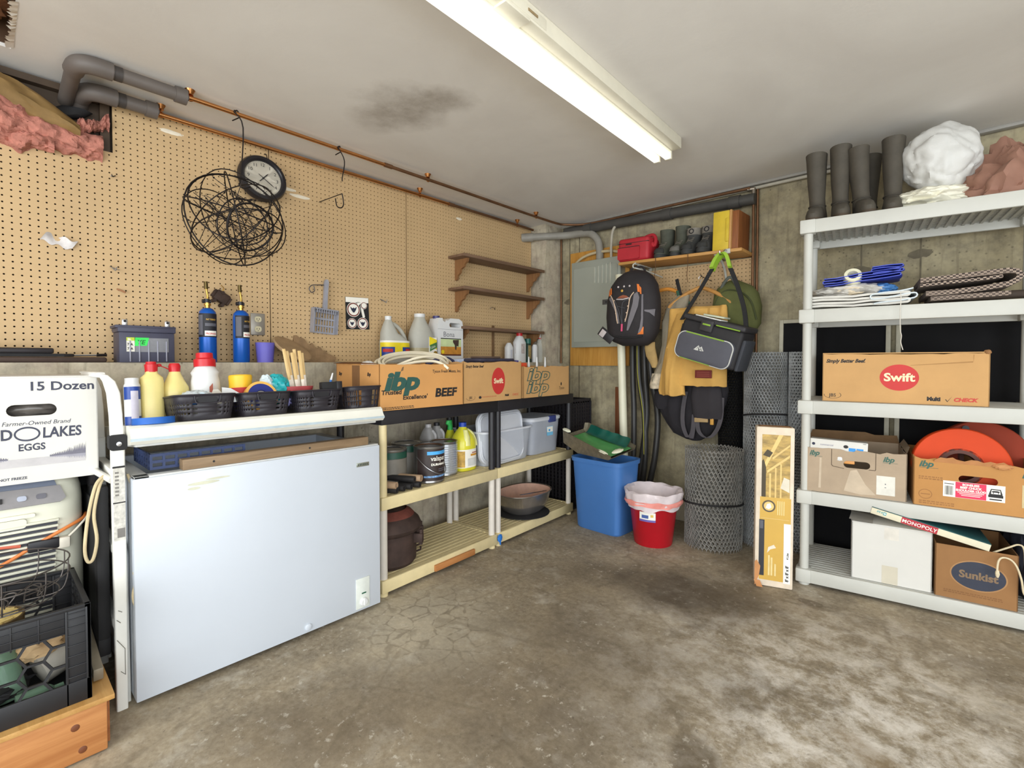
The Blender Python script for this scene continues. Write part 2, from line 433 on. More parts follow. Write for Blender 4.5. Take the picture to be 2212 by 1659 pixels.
# ------------------------------------------------------------------ pegboards: real holes, one inch apart
PEG = M('pegboard_hardboard', (196, 165, 121), 0.62, var=0.07, scale=2.5, bump=0.05)
def g_peg(y0, y1, z0, z1, th=0.006, pitch=0.0254, r=0.0035, notch=None):
    V, Fc = [], []; idx = {}
    def vid(p):
        k = (round(p[0], 5), round(p[1], 5), round(p[2], 5))
        if k not in idx: idx[k] = len(V); V.append(Vector(p))
        return idx[k]
    nu = max(1, round((y1 - y0) / pitch)); nv = max(1, round((z1 - z0) / pitch))
    pu = (y1 - y0) / nu; pv = (z1 - z0) / nv
    for i in range(nu):
        for j in range(nv):
            cu = y0 + (i + .5) * pu; cv = z0 + (j + .5) * pv
            if notch and notch(cu, cv): continue
            hu, hv = pu / 2, pv / 2
            O = [(hu, 0), (hu, hv), (0, hv), (-hu, hv), (-hu, 0), (-hu, -hv), (0, -hv), (hu, -hv)]
            H = [(r * math.cos(k * PI / 4), r * math.sin(k * PI / 4)) for k in range(8)]
            oo = [vid((cu + a, 0, cv + b)) for a, b in O]; hh = [vid((cu + a, 0, cv + b)) for a, b in H]
            hb = [vid((cu + a, th, cv + b)) for a, b in H]
            for k in range(8):
                n = (k + 1) % 8
                Fc.append([oo[k], hh[k], hh[n], oo[n]]); Fc.append([hh[k], hb[k], hb[n], hh[n]])
    return V, Fc
def pegboard(name, label, y0, y1, z0, z1, notch=None, loc=None, rz=LW, backed=True):
    x = B(); x.add(g_peg(y0, y1, z0, z1, notch=notch), PEG)
    for (a, b_) in ((y0, y0 + .0012), (y1 - .0012, y1)): 
        if not notch: x.box(a, b_, 0.0005, .006, z0, z1, M('pegboard_edge', (120, 86, 52)))
    o = x.obj(name, loc=loc if loc else (XL, 0, 0), rz=rz, sharp=20); tag(o, label, 'pegboard'); return o
hole = lambda u, v: u < 0.405 and v > 2.035
pegboard('pegboard', 'tan pegboard panel at the left, behind the battery and the pink insulation', -0.42, 1.066, 1.13, 2.275, hole)
pegboard('pegboard', 'narrow tan pegboard panel behind the hanging litter scoop, between two seams', 1.070, 1.948, 1.13, 2.272)
pegboard('pegboard', 'tan pegboard panel carrying the three small wooden shelves', 1.952, 3.246, 1.13, 2.27)
pegboard('pegboard', 'small tan pegboard on the back wall behind the hanging coats', 0, 0.76, 0, 0.44, loc=(-1.775, YB - .03, 1.375), rz=0)
x = B(); x.box(0, .76, 0, .012, 0, .03, M('old_joist')); x.box(0, .76, 0, .012, .41, .44, M('old_joist'))
tag(x.obj('furring_strip', loc=(-1.775, YB - .022, 1.375)), 'dark wood furring behind the small pegboard on the back wall', 'batten')
# ------------------------------------------------------------------ shared materials
COPPER = M('copper', (206, 146, 92), 0.26, 1.0, var=0.18, scale=6)
OLDCOP = M('tarnished_copper', (128, 94, 68), 0.5, 0.8, var=0.25, scale=9)
PVCG = M('dark_grey_pipe', (98, 90, 84), 0.55, var=0.1, scale=8)
BLK = M('black_plastic', (34, 32, 36), 0.45, var=0.15)
BLK2 = M('matte_black', (26, 25, 26), 0.75, var=0.2)
BLKW = M('black_wire', (36, 31, 30), 0.5, 0.6)
WHP = M('white_plastic', (222, 222, 220), 0.42, var=0.03)
WHM = M('white_enamel', (200, 206, 214), 0.32, var=0.02, scale=3)
CREAM = M('cream_plastic', (226, 216, 180), 0.5, var=0.05)
STEEL = M('steel', (190, 190, 192), 0.3, 1.0, var=0.1)
GALV = M('galvanised_wire', (150, 152, 154), 0.42, 0.75, var=0.25)
CARD = M('cardboard', (196, 152, 98), 0.85, var=0.08, scale=5, bump=0.08)
CARD2 = M('orange_cardboard', (206, 150, 88), 0.85, var=0.06, scale=5, bump=0.06)
CARDG = M('greyed_cardboard', (172, 152, 128), 0.88, var=0.1, scale=6, bump=0.2)
CARDD = M('brown_cardboard', (150, 108, 66), 0.85, var=0.1, scale=5)
CARDI = M('cardboard_inside', (120, 92, 62), 0.9, var=0.15)
WCARD = M('white_cardboard', (214, 211, 203), 0.8, var=0.04, scale=4)
INK = M('black_ink', (36, 34, 34), 0.7, var=0.1)
INKB = M('navy_ink', (40, 44, 66), 0.7, var=0.1)
GRN = M('dark_green_ink', (44, 84, 76), 0.7, var=0.1)
REDI = M('red_ink', (196, 52, 48), 0.65, var=0.05)
WHI = M('white_ink', (244, 240, 228), 0.7, var=0.03)
RED = M('red_plastic', (200, 32, 40), 0.38, var=0.06)
BLUEP = M('blue_plastic', (36, 88, 178), 0.4, var=0.06)
YEL = M('yellow_plastic', (240, 190, 40), 0.45, var=0.05)
PINE = wood('pine', (206, 150, 84), (226, 178, 112), 0)
PLY = wood('plywood', (190, 130, 50), (222, 168, 82), 2)
DKW = wood('dark_stained_wood', (98, 74, 56), (138, 108, 84), 0)
BRW = wood('brown_bracket_wood', (122, 82, 48), (160, 116, 72), 2)
GREYW = wood('weathered_wood', (112, 90, 66), (158, 132, 100), 0)
ROPE = M('tan_rope', (204, 186, 148), 0.9, var=0.15, bump=0.4, bscale=300)

# ------------------------------------------------------------------ pipes by the ceiling
def bell(b, x, y, z, mat):                                   # a bell-shaped pipe hanger
    b.lathe([(0.0, 0.0), (0.020, 0.0), (0.016, -0.008), (0.011, -0.018), (0.013, -0.022), (0.0, -0.022)], mat, 16, c=(x, y, z))
def hanger(px, y, z, lab):
    b = B(); bell(b, 0, 0, ZC - z, COPPER)
    b.tube([(0, .013 * math.cos(a * PI / 8), .013 * math.sin(a * PI / 8)) for a in range(17)], 0.003, COPPER, 6, True)
    b.cyl((0, 0, .012), (0, 0, ZC - z - .018), .004, COPPER, n=8)
    tag(b.obj('pipe_hanger', loc=(px, y, z)), lab, 'pipe hanger', 'copper pipe hangers')
def run_pipe(px, z, y0, y1, tail, lab):
    t = thing('copper_pipe', lab, 'pipe', (px, y0, z))
    b = B(); b.cyl((0, 0, 0), (0, y1 - y0, 0), 0.0095, COPPER, n=14); b.obj('bright_pipe', t)
    b = B(); b.cyl((0, y1 - y0, 0), (tail[0][0] - px, tail[0][1] - y0, tail[0][2] - z), 0.0095, OLDCOP, n=12)
    b.tube(spline([(q[0] - px, q[1] - y0, q[2] - z) for q in tail], 4), 0.0095, OLDCOP, 10)
    b.cyl((0, y1 - y0 - .03, 0), (0, y1 - y0 + .02, 0), 0.0125, OLDCOP, n=12)
    tag(b.obj('tarnished_length', t), 'duller brown end of the pipe')
    return t
run_pipe(-2.45, 2.262, 0.615, 1.62, [(-2.45, 2.2, 2.262), (-2.45, 3.1, 2.262), (-2.40, 3.30, 2.262), (-2.2, 3.40, 2.262), (-1.6, 3.40, 2.262), (-1.02, 3.40, 2.258)], 'outer copper pipe under the ceiling that carries the wire ball')
run_pipe(-2.69, 2.252, 0.555, 2.3, [(-2.69, 2.6, 2.252), (-2.69, 3.0, 2.252), (-2.69, 3.2, 2.25)], 'inner copper pipe tight along the top of the pegboard')
for (px, y, z, lab) in ((-2.45, 0.63, 2.262, 'copper bell hanger at the plastic end of the outer pipe'), (-2.69, 0.575, 2.252, 'copper bell hanger at the plastic end of the inner pipe'),
                        (-2.45, 1.90, 2.262, 'copper bell hanger halfway along the outer pipe'), (-2.69, 2.02, 2.252, 'copper bell hanger halfway along the inner pipe'),
                        (-2.45, 2.95, 2.262, 'copper bell hanger at the corner end of the outer pipe'), (-2.69, 3.0, 2.252, 'copper bell hanger at the corner end of the inner pipe')):
    hanger(px, y, z, lab)
def plastic_pipe(px, z, y0, y1, lab, rad):
    t = thing('drain_pipe', lab, 'pipe', (px, y0, z))
    b = B(); b.cyl((0, 0.03, 0), (0, y1 - y0, 0), rad, PVCG, n=20); b.cyl((0, y1 - y0 - .03, 0), (0, y1 - y0 + .012, 0), rad + .006, PVCG, n=20); b.cyl((0, y1 - y0 + .012, 0), (0, y1 - y0 + .02, 0), .012, PVCG, n=12)
    b.obj('straight_pipe', t)
    b = B(); pts = [(0, .07, 0), (0, .02, 0), (-.012, -.012, 0), (-.04, -.03, 0), (-.09, -.035, 0)]
    b.tube(spline(pts, 5), rad + .007, PVCG, 18); b.obj('elbow', t)
    b = B(); b.cyl((-.085, -.035, 0), (-(px + 2.82), -.035, -.03), rad, PVCG, n=18); b.obj('stub_into_wall', t)
    b = B(); b.cyl((0, .075, 0), (0, .10, 0), rad + .0015, M('pipe_print', (62, 56, 52)), n=20); tag(b.obj('printed_band', t), 'darker printed band')
plastic_pipe(-2.45, 2.258, 0.300, 0.605, 'outer dark grey plastic pipe with an elbow turning into the wall', 0.026)
plastic_pipe(-2.665, 2.25, 0.345, 0.545, 'inner dark grey plastic pipe with an elbow, beside the pink insulation', 0.028)

# ------------------------------------------------------------------ opening with insulation, upper left
t = thing('wall_opening_frame', 'dark wooden framing round the insulation opening at the upper left', 'frame', (XL, 0, 0), LW)
DW2 = M('dark_studs')
b = B(); b.box(.372, .404, .012, .048, 2.035, 2.28, DW2); b.obj('stud', t)
b = B(); b.box(-.42, .372, .012, .048, 2.255, 2.282, DW2); b.obj('top_plate', t)
b = B(); b.box(-.42, .372, .012, .048, 2.02, 2.036, DW2); b.obj('sill', t)
PINK = M('pink_insulation', (178, 116, 100), 0.95, var=0.34, scale=26, bump=0.9, bscale=90)
def fluff(rows, seed, amp=.035):
    fine = []
    for a, c in zip(rows, rows[1:]): fine += [tuple(p + (q - p) * k / 4 for p, q in zip(a, c)) for k in range(4)]
    g = g_loft(fine + [rows[-1]], n=96); V = []
    for v in g[0]:
        q = Vector((v.x * 9, v.y * 9, v.z * 6)) + Vector((seed, seed, 0))
        d = noise.noise_vector(q) * amp + noise.noise_vector(q * 2.7) * amp * .55 + noise.noise_vector(q * 6.5) * amp * .32 + noise.noise_vector(q * 14) * amp * .16
        V.append(v + Vector((d.x, d.y, 0)))
    return V, g[1]
def hrow(x0, cz, n, th, dz, sag=0.0):
    """rows of a horizontal bundle: the loft axis is turned to run along local x"""
    return [(0, 0, i / (n - 1), th * (0.5 + .7 * math.sin(PI * (0.12 + .8 * i / (n - 1)))), dz * (0.6 + .5 * math.sin(PI * (0.1 + .85 * i / (n - 1))))) for i in range(n)]
t = thing('insulation_batt', 'pink fibreglass insulation sagging out of the opening at upper left', 'insulation', (XL, 0, 0), LW)
def turned(g, x0, x1, y, z0, z1):
    V = [Vector((x0 + (x1 - x0) * v.z, y + v.x, z0 + (z1 - z0) * v.z + v.y)) for v in g[0]]
    return V, g[1]
b = B()
b.add(turned(fluff([(0, 0, i / 22, .035 + .03 * math.sin(PI * i / 22), .050 + .030 * math.sin(PI * min(1, i / 16))) for i in range(23)], 3.1, .028), -0.32, 0.375, -0.005, 2.125, 2.045), PINK)
b.add(turned(fluff([(0, 0, i / 14, .03, .03 + .012 * math.sin(i)) for i in range(15)], 8.3, .024), 0.20, 0.40, -0.0, 2.045, 2.170), PINK)
b.add(turned(fluff([(0, 0, i / 14, .028, .032) for i in range(15)], 5.3, .03), -0.3, 0.22, -0.02, 1.990, 2.010), PINK)
b.obj('fibreglass', t)
KRAFT = M('kraft_paper', (126, 98, 54), 0.75, var=0.25, scale=9, bump=0.5, bscale=20)
b = B(); b.add(g_grid(lambda u, v: (-.3 + .60 * u, -.03 - .025 * math.sin(PI * v) + .012 * noise.noise(Vector((u * 9, v * 5, 2))), 2.255 - .155 * u * u - .01 + (.06 - .13 * v) * (.5 + .5 * math.sin(PI * u)) + .008 * noise.noise(Vector((u * 12, v * 9, 4)))), 30, 10), KRAFT)
tag(b.obj('kraft_facing', t), 'crumpled brown paper facing')
b = B(); b.loft([(.2, .02, 2.14, .04, .03), (.26, .02, 2.17, .05, .03), (.30, .025, 2.2, .05, .02)], BLK2, fold=.02, freq=20); b.obj('dark_wrap', t)
# ceiling cut-out: torn paper edge
t = thing('ceiling_cutout_edge', 'torn paper edge of the square hole in the ceiling at top left', 'hole edge', (0, 0, ZC))
rng = random.Random(5)
b = B(); pts = []
for i in range(40):
    x = -2.6 + .34 * i / 39; pts.append((x, hy1 - .004 - rng.random() * .016))
V = [Vector((x_, hy1 + .006, -.002)) for x_, y_ in pts] + [Vector((x_, y_, -.006 - rng.random() * .006)) for x_, y_ in pts]
b.add((V, [[i, i + 1, i + 41, i + 40] for i in range(39)]), M('torn_paper', (226, 218, 206), .9)); b.obj('torn_paper', t)
b = B(); b.add(g_blob(.165, .225, .045, 4, .4, 3, 4), M('old_brown_insulation', (110, 70, 40), .95, var=.4, scale=12, bump=.8), Matrix.Translation((-2.435, -.145, .048))); b.obj('brown_insulation', t)

# ------------------------------------------------------------------ wire ball, hooks, clock
t = thing('wire_ball', 'tangled black wire ball hanging from the outer copper pipe', 'wire ball', (-2.45, 0.80, 1.775))
rng = random.Random(11); b = B(); Rb = 0.205
def circle(nrm, off, rr, jit, ph=0.0):
    nrm = Vector(nrm).normalized(); u = nrm.orthogonal().normalized(); w = nrm.cross(u)
    c = nrm * off
    return [c + (u * math.cos(2 * PI * i / 40) + w * math.sin(2 * PI * i / 40)) * rr * (1 + jit * math.sin(3 * 2 * PI * i / 40 + ph)) for i in range(40)]
for (n_, off, rr, jt, th) in (((1, 0, .1), .02, Rb, .03, .0032), ((.3, 1, .2), 0, Rb, .02, .003), ((.4, -.8, .5), .03, Rb, .03, .0028), ((.2, .2, 1), .02, Rb * .98, .03, .003),
                        ((1, -.3, .5), .10, Rb * .86, .04, .003), ((1, .2, -.4), .13, Rb * .5, .03, .0045), ((1, .5, .2), -.1, Rb * .84, .03, .0025), ((-.4, .7, .6), .05, Rb, .04, .0025), ((.5, .1, -1), .08, Rb * .9, .03, .0028), ((1, -.1, -.3), .14, Rb * .48, .05, .003)):
    b.tube([v for v in circle(n_, off, rr, jt, rng.random() * 6)], th, BLKW, 6, True)
b.obj('hoops', t)
b = B()
for k in range(16):
    P0 = Vector((rng.uniform(-1, 1), rng.uniform(-1, 1), rng.uniform(-1, 1))).normalized() * Rb * .97
    P3 = Vector((rng.uniform(-1, 1), rng.uniform(-1, 1), rng.uniform(-1, 1))).normalized() * Rb * .97
    m1 = Vector((rng.uniform(-1, 1), rng.uniform(-1, 1), rng.uniform(-1, 1))).normalized() * Rb * rng.uniform(.5, .95)
    m2 = Vector((rng.uniform(-1, 1), rng.uniform(-1, 1), rng.uniform(-1, 1))).normalized() * Rb * rng.uniform(.5, .95)
    pts = spline([P0, m1, m2, P3], 9); b.tube(pts, .0016, BLKW, 5)
    for q in pts[3::5]: b.add(g_box(.006, .006, .006, 0, 1, q), BLKW)
for k in range(60):
    a = Vector((rng.uniform(-1, 1), rng.uniform(-1, 1), rng.uniform(-1, 1))).normalized() * Rb * rng.uniform(.93, 1.02)
    b.tube([a, a + Vector((rng.uniform(-1, 1), rng.uniform(-1, 1), rng.uniform(-1, 1))).normalized() * .022], .0012, BLKW, 4)
tag(b.obj('thin_loose_wires', t), 'thin loose wires with little bulbs')
def over_hook(name, lab, y, length, foot, px=-2.45, ztop=2.262):
    """a bent rod hooked over a copper pipe"""
    rod = [(-.016, -.035, -.03)] + [(.0145 * math.cos(a), -.035 + .035 * (1 - i / 8), .0145 * math.sin(a)) for i, a in enumerate([PI - k * PI / 8 for k in range(9)])] + [(.0145, .0, -.06), (.012, -.012, -length)]
    b = B(); b.tube(spline(rod + foot(length), 4), .0028, BLKW, 6)
    tag(b.obj(name, loc=(px, y, ztop)), lab, 'hook', 'black rod hooks')
over_hook('rod_hook', 'long black rod hook holding the wire ball on the pipe', 0.835, 0.29, lambda L: [(0.012, -.02, -L - .03), (.012, .0, -L - .045), (.012, .03, -L - .03)])
over_hook('rod_hook', 'short empty black rod hook hanging right of the clock', 1.335, 0.15, lambda L: [(.012, -.012, -L - .02)])
b = B(); b.tube(spline([(0, .006, .06), (0, .012, .03), (0, .013, 0), (0, 0, -.018), (0, -.022, -.016), (0, -.03, .008), (0, -.032, .025)], 5), .003, BLKW, 6)
b.tube([(0, .006, .06), (-.27, .01, .075)], .0024, BLKW, 6)
tag(b.obj('peg_hook', loc=(-2.475, 1.335, 1.98)), 'black J-shaped peg hook below the short rod hook', 'hook', 'black rod hooks')

t = thing('wall_clock', 'round black wall clock with a cream dial, partly behind the wire ball', 'clock', (XL + .052, 1.018, 2.088), rot=(R(-7), 0, R(90)))
t.scale = (.93, .93, .93)
b = B(); mx = Matrix.Rotation(R(90), 4, 'X')
b.lathe([(0.0, -.035), (.115, -.035), (.128, -.02), (.130, 0), (.122, .016), (.106, .018), (.098, .010), (.0965, .002), (0.0, .002)], M('black_clock_rim', (30, 28, 32), .35), 48, mx=mx); b.obj('rim', t)
b = B(); b.lathe([(0.0, .003), (.097, .003)], M('clock_dial', (236, 228, 210), .5, var=.04), 40, mx=mx); dl = b.obj('dial', t)
b = B()
for k in range(1, 13):
    a = R(90 - 30 * k); b.text(str(k), .077 * math.cos(a), .077 * math.sin(a) - .0085, .026, INK, y=-.0045, align='CENTER')
for k in range(60):
    a = R(6 * k); c, s_ = math.cos(a), math.sin(a)
    b.patch([(.090 * c - .0006 * s_, .090 * s_ + .0006 * c), (.094 * c - .0006 * s_, .094 * s_ + .0006 * c), (.094 * c + .0006 * s_, .094 * s_ - .0006 * c), (.090 * c + .0006 * s_, .090 * s_ - .0006 * c)], INK, y=-.0042)
b.obj('numerals', dl)
def hand(ang, L, w, tail, y):
    b = B(); a = R(90 - ang); c, s_ = math.cos(a), math.sin(a)
    P = [(-tail, -w * .6), (L * .7, -w), (L, 0), (L * .7, w), (-tail, w * .6)]
    b.prism([(p * c - q * s_, p * s_ + q * c) for p, q in P], y - .001, y, INK); b.lathe([(0, y * -1), (.005, y * -1)], INK, 12, mx=mx); return b
hand(42, .045, .003, .03, -.006).obj('hour_hand', t)
hand(126, .074, .0022, .03, -.008).obj('minute_hand', t)
b = B(); b.tube(spline([(.03, -.0, .12), (.032, .01, .15), (.03, .03, .165), (.028, .06, .16)], 4), .0024, BLKW, 6); b.obj('hanging_hook', t)

# scraps, hooks and small things on the pegboard
b = B(); b.add(g_grid(lambda u, v: (.098 * (u - .5) + .02 * v, -.004 - .01 * math.sin(u * 7 + v * 3) * v - .012 * abs(u - .5), -.025 * u + .034 * (v - .5) + .006 * math.sin(u * 14)), 14, 6), M('foil_paper', (206, 200, 196), .5, var=.15, scale=30))
tag(b.obj('paper_scrap', loc=(XL, .222, 1.64), rz=LW), 'torn white paper scrap stuck on the left pegboard', 'paper')
def peg_hook(y, z, lab, s=1.0, mir=1):
    b = B(); b.tube(spline([(0, .003, .012 * s), (0, -.006, .012 * s), (mir * .004, -.028 * s, .004 * s), (mir * .012, -.04 * s, -.008 * s), (mir * .016, -.045 * s, .008 * s)], 4), .0018, GALV if mir > 0 else BLKW, 5)
    b.tube(spline([(0, -.003, .012 * s), (mir * .018 * s, -.006, .004 * s), (mir * .028 * s, -.02 * s, .0)], 4), .0018, GALV, 5)
    tag(b.obj('peg_hook', loc=(XL, y, z), rz=LW), lab, 'hook', 'wire pegboard hooks')
peg_hook(.395, 1.535, 'bent silver wire hook on the pegboard above the battery')
peg_hook(.418, 1.94, 'tiny wire hook below the corner of the insulation opening', .6, -1)
peg_hook(1.745, 1.517, 'twisted wire hook right of the round-emblem sticker pack', 1.3)
peg_hook(2.76, 1.55, 'wire hook between the second and third small wooden shelf', 1.2, -1)
b = B(); b.tube([(0, 0, 0), (.012, -.012, -.006), (.026, -.018, -.014)], .004, M('brown_dowel', (150, 104, 70)), 7)
tag(b.obj('wood_peg', loc=(XL, .418, 1.452), rz=LW), 'short brown wooden peg in the pegboard above the battery', 'peg')
# whitish putty smears at the top of the middle panel
PUT = M('white_putty', (230, 220, 198), .9)
for (y, z, sx_) in ((1.16, 2.085, .055), (1.235, 2.06, .06), (.63, 2.21, .05), (2.42, 2.19, .03)):
    b = B(); b.add(g_blob(sx_, .003, .010, y, .5, 3, 3), PUT); tag(b.obj('putty_smear', loc=(XL - .001, y, z), rz=LW), 'white putty smear on the pegboard %s' % {1.16: 'right of the clock', 1.235: 'under the inner pipe, farther right of the clock', .63: 'just under the hanger of the inner pipe', 2.42: 'high above the small shelves'}[y], 'putty')

# coupling hanging from a hook
t = thing('trailer_coupling', 'dark rusty metal coupling hanging between the two blue torches', 'coupling', (XL + .03, .822, 1.452), rot=(0, R(32), R(90)))
RUST = M('dark_rusty_iron', (66, 50, 42), .7, .4, var=.3, scale=30, bump=.4)
b = B(); b.box(-.033, .033, -.018, .018, -.026, .026, RUST, .006)
for sx_ in (-1, 1): b.box(sx_ * .038 - .006, sx_ * .038 + .006, -.012, .012, -.02, .02, RUST, .003); b.cyl((sx_ * .02, -.02, -.034), (sx_ * .02, .02, -.034), .009, RUST)
b.cyl((-.01, -.022, .02), (-.01, .022, .02), .008, RUST); b.obj('body', t)
b = B(); b.tube(spline([(-.012, .0, .026), (-.014, .0, .045), (-.03, .012, .055)], 4), .0022, M('brass', (196, 158, 84), .35, 1.0), 6); b.obj('hook', t)
# outlet
t = thing('wall_outlet', 'grey duplex wall outlet with cream sockets above the purple cup', 'outlet', (XL - .002, 1.002, 1.330), LW)
b = B(); b.box(-.036, .036, -.008, 0, -.058, .058, M('grey_metal_plate', (158, 152, 142), .4, .5), .004); b.obj('cover_plate', t)
for dz in (-.026, .026):
    b = B(); b.prism(rrect(.034, .030, .012, 5, 0, dz), -.0105, -.008, M('cream_socket', (222, 212, 176), .4))
    for sx_ in (-.006, .006): b.rect(sx_ - .0012, sx_ + .0012, dz - .003, dz + .006, INK, y=-.0108)
    b.patch(ell(.0022, .0022, 10, 0, dz - .008), INK, y=-.0108); b.obj('socket', t)
# litter scoop
t = thing('litter_scoop', 'grey plastic slotted litter scoop hanging on the pegboard', 'scoop', (XL + .004, 1.36, 1.37), rot=(0, R(4), R(90)))
GRYP = M('grey_plastic', (150, 150, 158), .5)
b = B()
for k in range(9): b.box(-.066 + k * .0165 - .003, -.066 + k * .0165 + .003, -.008, -.003, -.072, .062, GRYP)
for z_ in (-.07, -.03, .01, .05): b.box(-.070, .070, -.009, -.004, z_ - .005, z_ + .005, GRYP)
for s_ in (-1, 1): b.box(s_ * .072 - .0025, s_ * .072 + .0025, -.045, -.002, -.074, .066, GRYP)
b.box(-.074, .074, -.04, -.002, .060, .068, GRYP)
for k in range(11): b.box(-.07 + k * .014 - .002, -.07 + k * .014 + .002, -.045, -.038, .04, .066, GRYP)
b.obj('slotted_pan', t)
b = B(); b.prism([(-.012, .065), (.012, .065), (.010, .15), (.012, .225), (.006, .24), (-.006, .24), (-.012, .225), (-.010, .15)], -.026, -.008, GRYP); b.obj('handle', t)
b = B(); b.tube(spline([(.0, -.01, .21), (-.05, -.02, .2), (-.085, -.02, .192), (-.10, -.02, .17), (-.085, -.02, .15), (-.068, -.02, .165), (-.075, -.02, .19)], 4), .0028, M('grey_rod', (110, 108, 110), .4, .7), 6)
tag(b.obj('holder_ring', t), 'darker metal holder ring')
# sticker pack
t = thing('sticker_pack', 'pack of round eagle-emblem stickers on black card hung on the pegboard', 'sticker pack', (XL + .004, 1.583, 1.43), rot=(0, R(-2), R(90)))
b = B(); b.box(-.078, .078, -.003, 0, -.098, .098, BLK2); b.obj('card', t)
b = B(); b.rect(-.077, .077, .066, .097, WHI, y=-.0034); b.patch([(-.0, .04), (.03, .066), (.0, .07)], WHI, y=-.0034)
for (cx, cz, r) in ((-.027, .022, .045), (-.040, -.062, .031), (.032, -.062, .037), (.045, .05, .022)):
    b.patch(ell(r, r, 28, cx, cz), WHI, y=-.0036); b.patch(ell(r * .93, r * .93, 28, cx, cz), M('maroon_ring', (122, 62, 54)), y=-.0040); b.patch(ell(r * .76, r * .76, 28, cx, cz), WHI, y=-.0044)
    if r > .025:
        b.patch([(cx - .5 * r, cz + .4 * r), (cx - .15 * r, cz + .15 * r), (cx, cz + .3 * r), (cx + .15 * r, cz + .15 * r), (cx + .5 * r, cz + .4 * r), (cx + .35 * r, cz - .05 * r), (cx + .1 * r, cz - .4 * r), (cx - .1 * r, cz - .4 * r), (cx - .35 * r, cz - .05 * r)], INKB, y=-.0048)
b.patch([(.02, .05), (.034, .052), (.05, -.02), (.036, -.034), (.028, .0)], WHI, y=-.0036)
b.obj('printed_emblems', t)

# three little shelves
for (z, lab, warm) in ((1.897, 'topmost of the three small dark wooden shelves on the pegboard', 0), (1.666, 'middle of the three small dark wooden shelves on the pegboard', 1), (1.384, 'lowest of the three small dark wooden shelves, above the jugs and bottles', 0)):
    t = thing('wall_shelf', lab, 'shelf', (XL, 2.31, z), LW, 'small wooden shelves')
    b = B(); pr = [(0, -.170 + 0), (0.02, -.178)]
    b.box(0, .905, -.165, -.002, -.018, 0, DKW, .004)
    b.box(0, .905, -.176, -.163, -.022, .002, DKW, .005); b.obj('board', t)
    for u in (.075, .88 - .0):
        b = B(); prof = [(-.002, -.019), (-.140, -.019), (-.132, -.045), (-.108, -.058), (-.098, -.078), (-.066, -.092), (-.055, -.118), (-.03, -.135), (-.022, -.165), (-.002, -.168)]
        V = [Vector((u - .009, y_, z_)) for y_, z_ in prof] + [Vector((u + .009, y_, z_)) for y_, z_ in prof]; n_ = len(prof)
        b.add((V, [list(range(n_)), list(range(2 * n_ - 1, n_ - 1, -1))] + [[i, (i + 1) % n_, (i + 1) % n_ + n_, i + n_] for i in range(n_)]), BRW); b.obj('bracket', t)
b = B(); b.box(0, .41, -.010, -.002, 1.13, 1.15, M('grey_strip', (150, 144, 134)), .002); b.box(0.40, .42, -.012, 0, 1.13, 1.42, M('furring_brown', (120, 92, 62)))
tag(b.obj('board_edging', loc=(XL, 2.36, 0), rz=LW), 'thin edging strip around the low pegboard piece beneath the lowest shelf', 'edging')

# ------------------------------------------------------------------ things on the concrete ledge
LZ = 1.128
t = thing('flat_iron_bar', 'long flat brown iron bar lying on the concrete ledge at the left', 'bar', (-2.64, -.10, LZ), LW)
b = B(); b.box(0, .46, -.03, .03, 0, .022, M('brown_iron', (74, 58, 50), .7, .3, bump=.3), .008); b.obj('bar', t)
t = thing('wiper_arm', 'black wiper arm resting on the flat iron bar at the left', 'wiper', (-2.64, -.10, LZ + .023), LW)
b = B(); b.box(0, .30, -.018, .018, .012, .034, M('black_metal', (44, 40, 42), .45, .5), .006); b.box(0, .33, -.012, .012, 0, .012, BLK2); b.obj('blade_carrier', t)
b = B(); b.box(.28, .36, -.01, .01, .0, .012, BLKW, .003); b.cyl((.36, 0, .006), (.46, 0, .008), .004, STEEL, n=8); b.cyl((.43, 0, .007), (.463, 0, .008), .006, BLKW, n=8); b.obj('threaded_rod', t)

t = thing('lawn_tractor_battery', 'dark blue-grey battery with green tape and metal terminals on the ledge', 'battery', (-2.645, .395, LZ), LW)
NAVY = M('navy_battery_case', (64, 64, 82), .5, var=.1)
b = B(); b.box(0, .195, -.065, .065, 0, .128, NAVY, .003)
for k in range(5): b.box(.034 + k * .032, .0385 + k * .032, -.0695, -.064, .004, .092, M('rib_highlight', (150, 150, 164), .3, var=.1), .001)  # rib highlights put into the colour, paler than the case
b.obj('case', t)
b = B(); b.box(-.004, .200, -.069, .069, .128, .150, NAVY, .004); b.box(-.012, .203, -.06, .06, .145, .158, NAVY, .004); b.obj('lid', t)
for u in (.022, .172):
    b = B(); b.box(u - .010, u + .010, -.055, -.05, .156, .182, STEEL, .004); b.cyl((u, -.06, .174), (u, -.045, .174), .005, BLKW, n=10); b.obj('terminal', t)
b = B(); b.rect(.024, .052, .046, .106, M('white_sticker', (226, 222, 210)), y=-.0672); b.rect(.024, .052, .092, .106, M('lime_sticker', (190, 206, 60)), y=-.0674)
b.text('BL', .028, .094, .012, WHI, y=-.0678, bold=.0004); b.text('71A', .027, .072, .014, INK, y=-.0676, bold=.0006, sx=.8); b.text('71A', .027, .054, .014, INK, y=-.0676, bold=.0006, sx=.8)
b.patch([(.052, .070), (.094, .072), (.102, .106), (.054, .106)], M('green_tape', (60, 226, 92), .6), y=-.0676)
b.text('YE', .058, .078, .026, M('dark_green_marker', (20, 92, 44)), y=-.0682, bold=.0004, shear=.25)
b.rect(.054, .172, .045, .105, M('clear_tape', (118, 118, 122), .3, var=.2), y=-.0671)
b.obj('stickers', t)

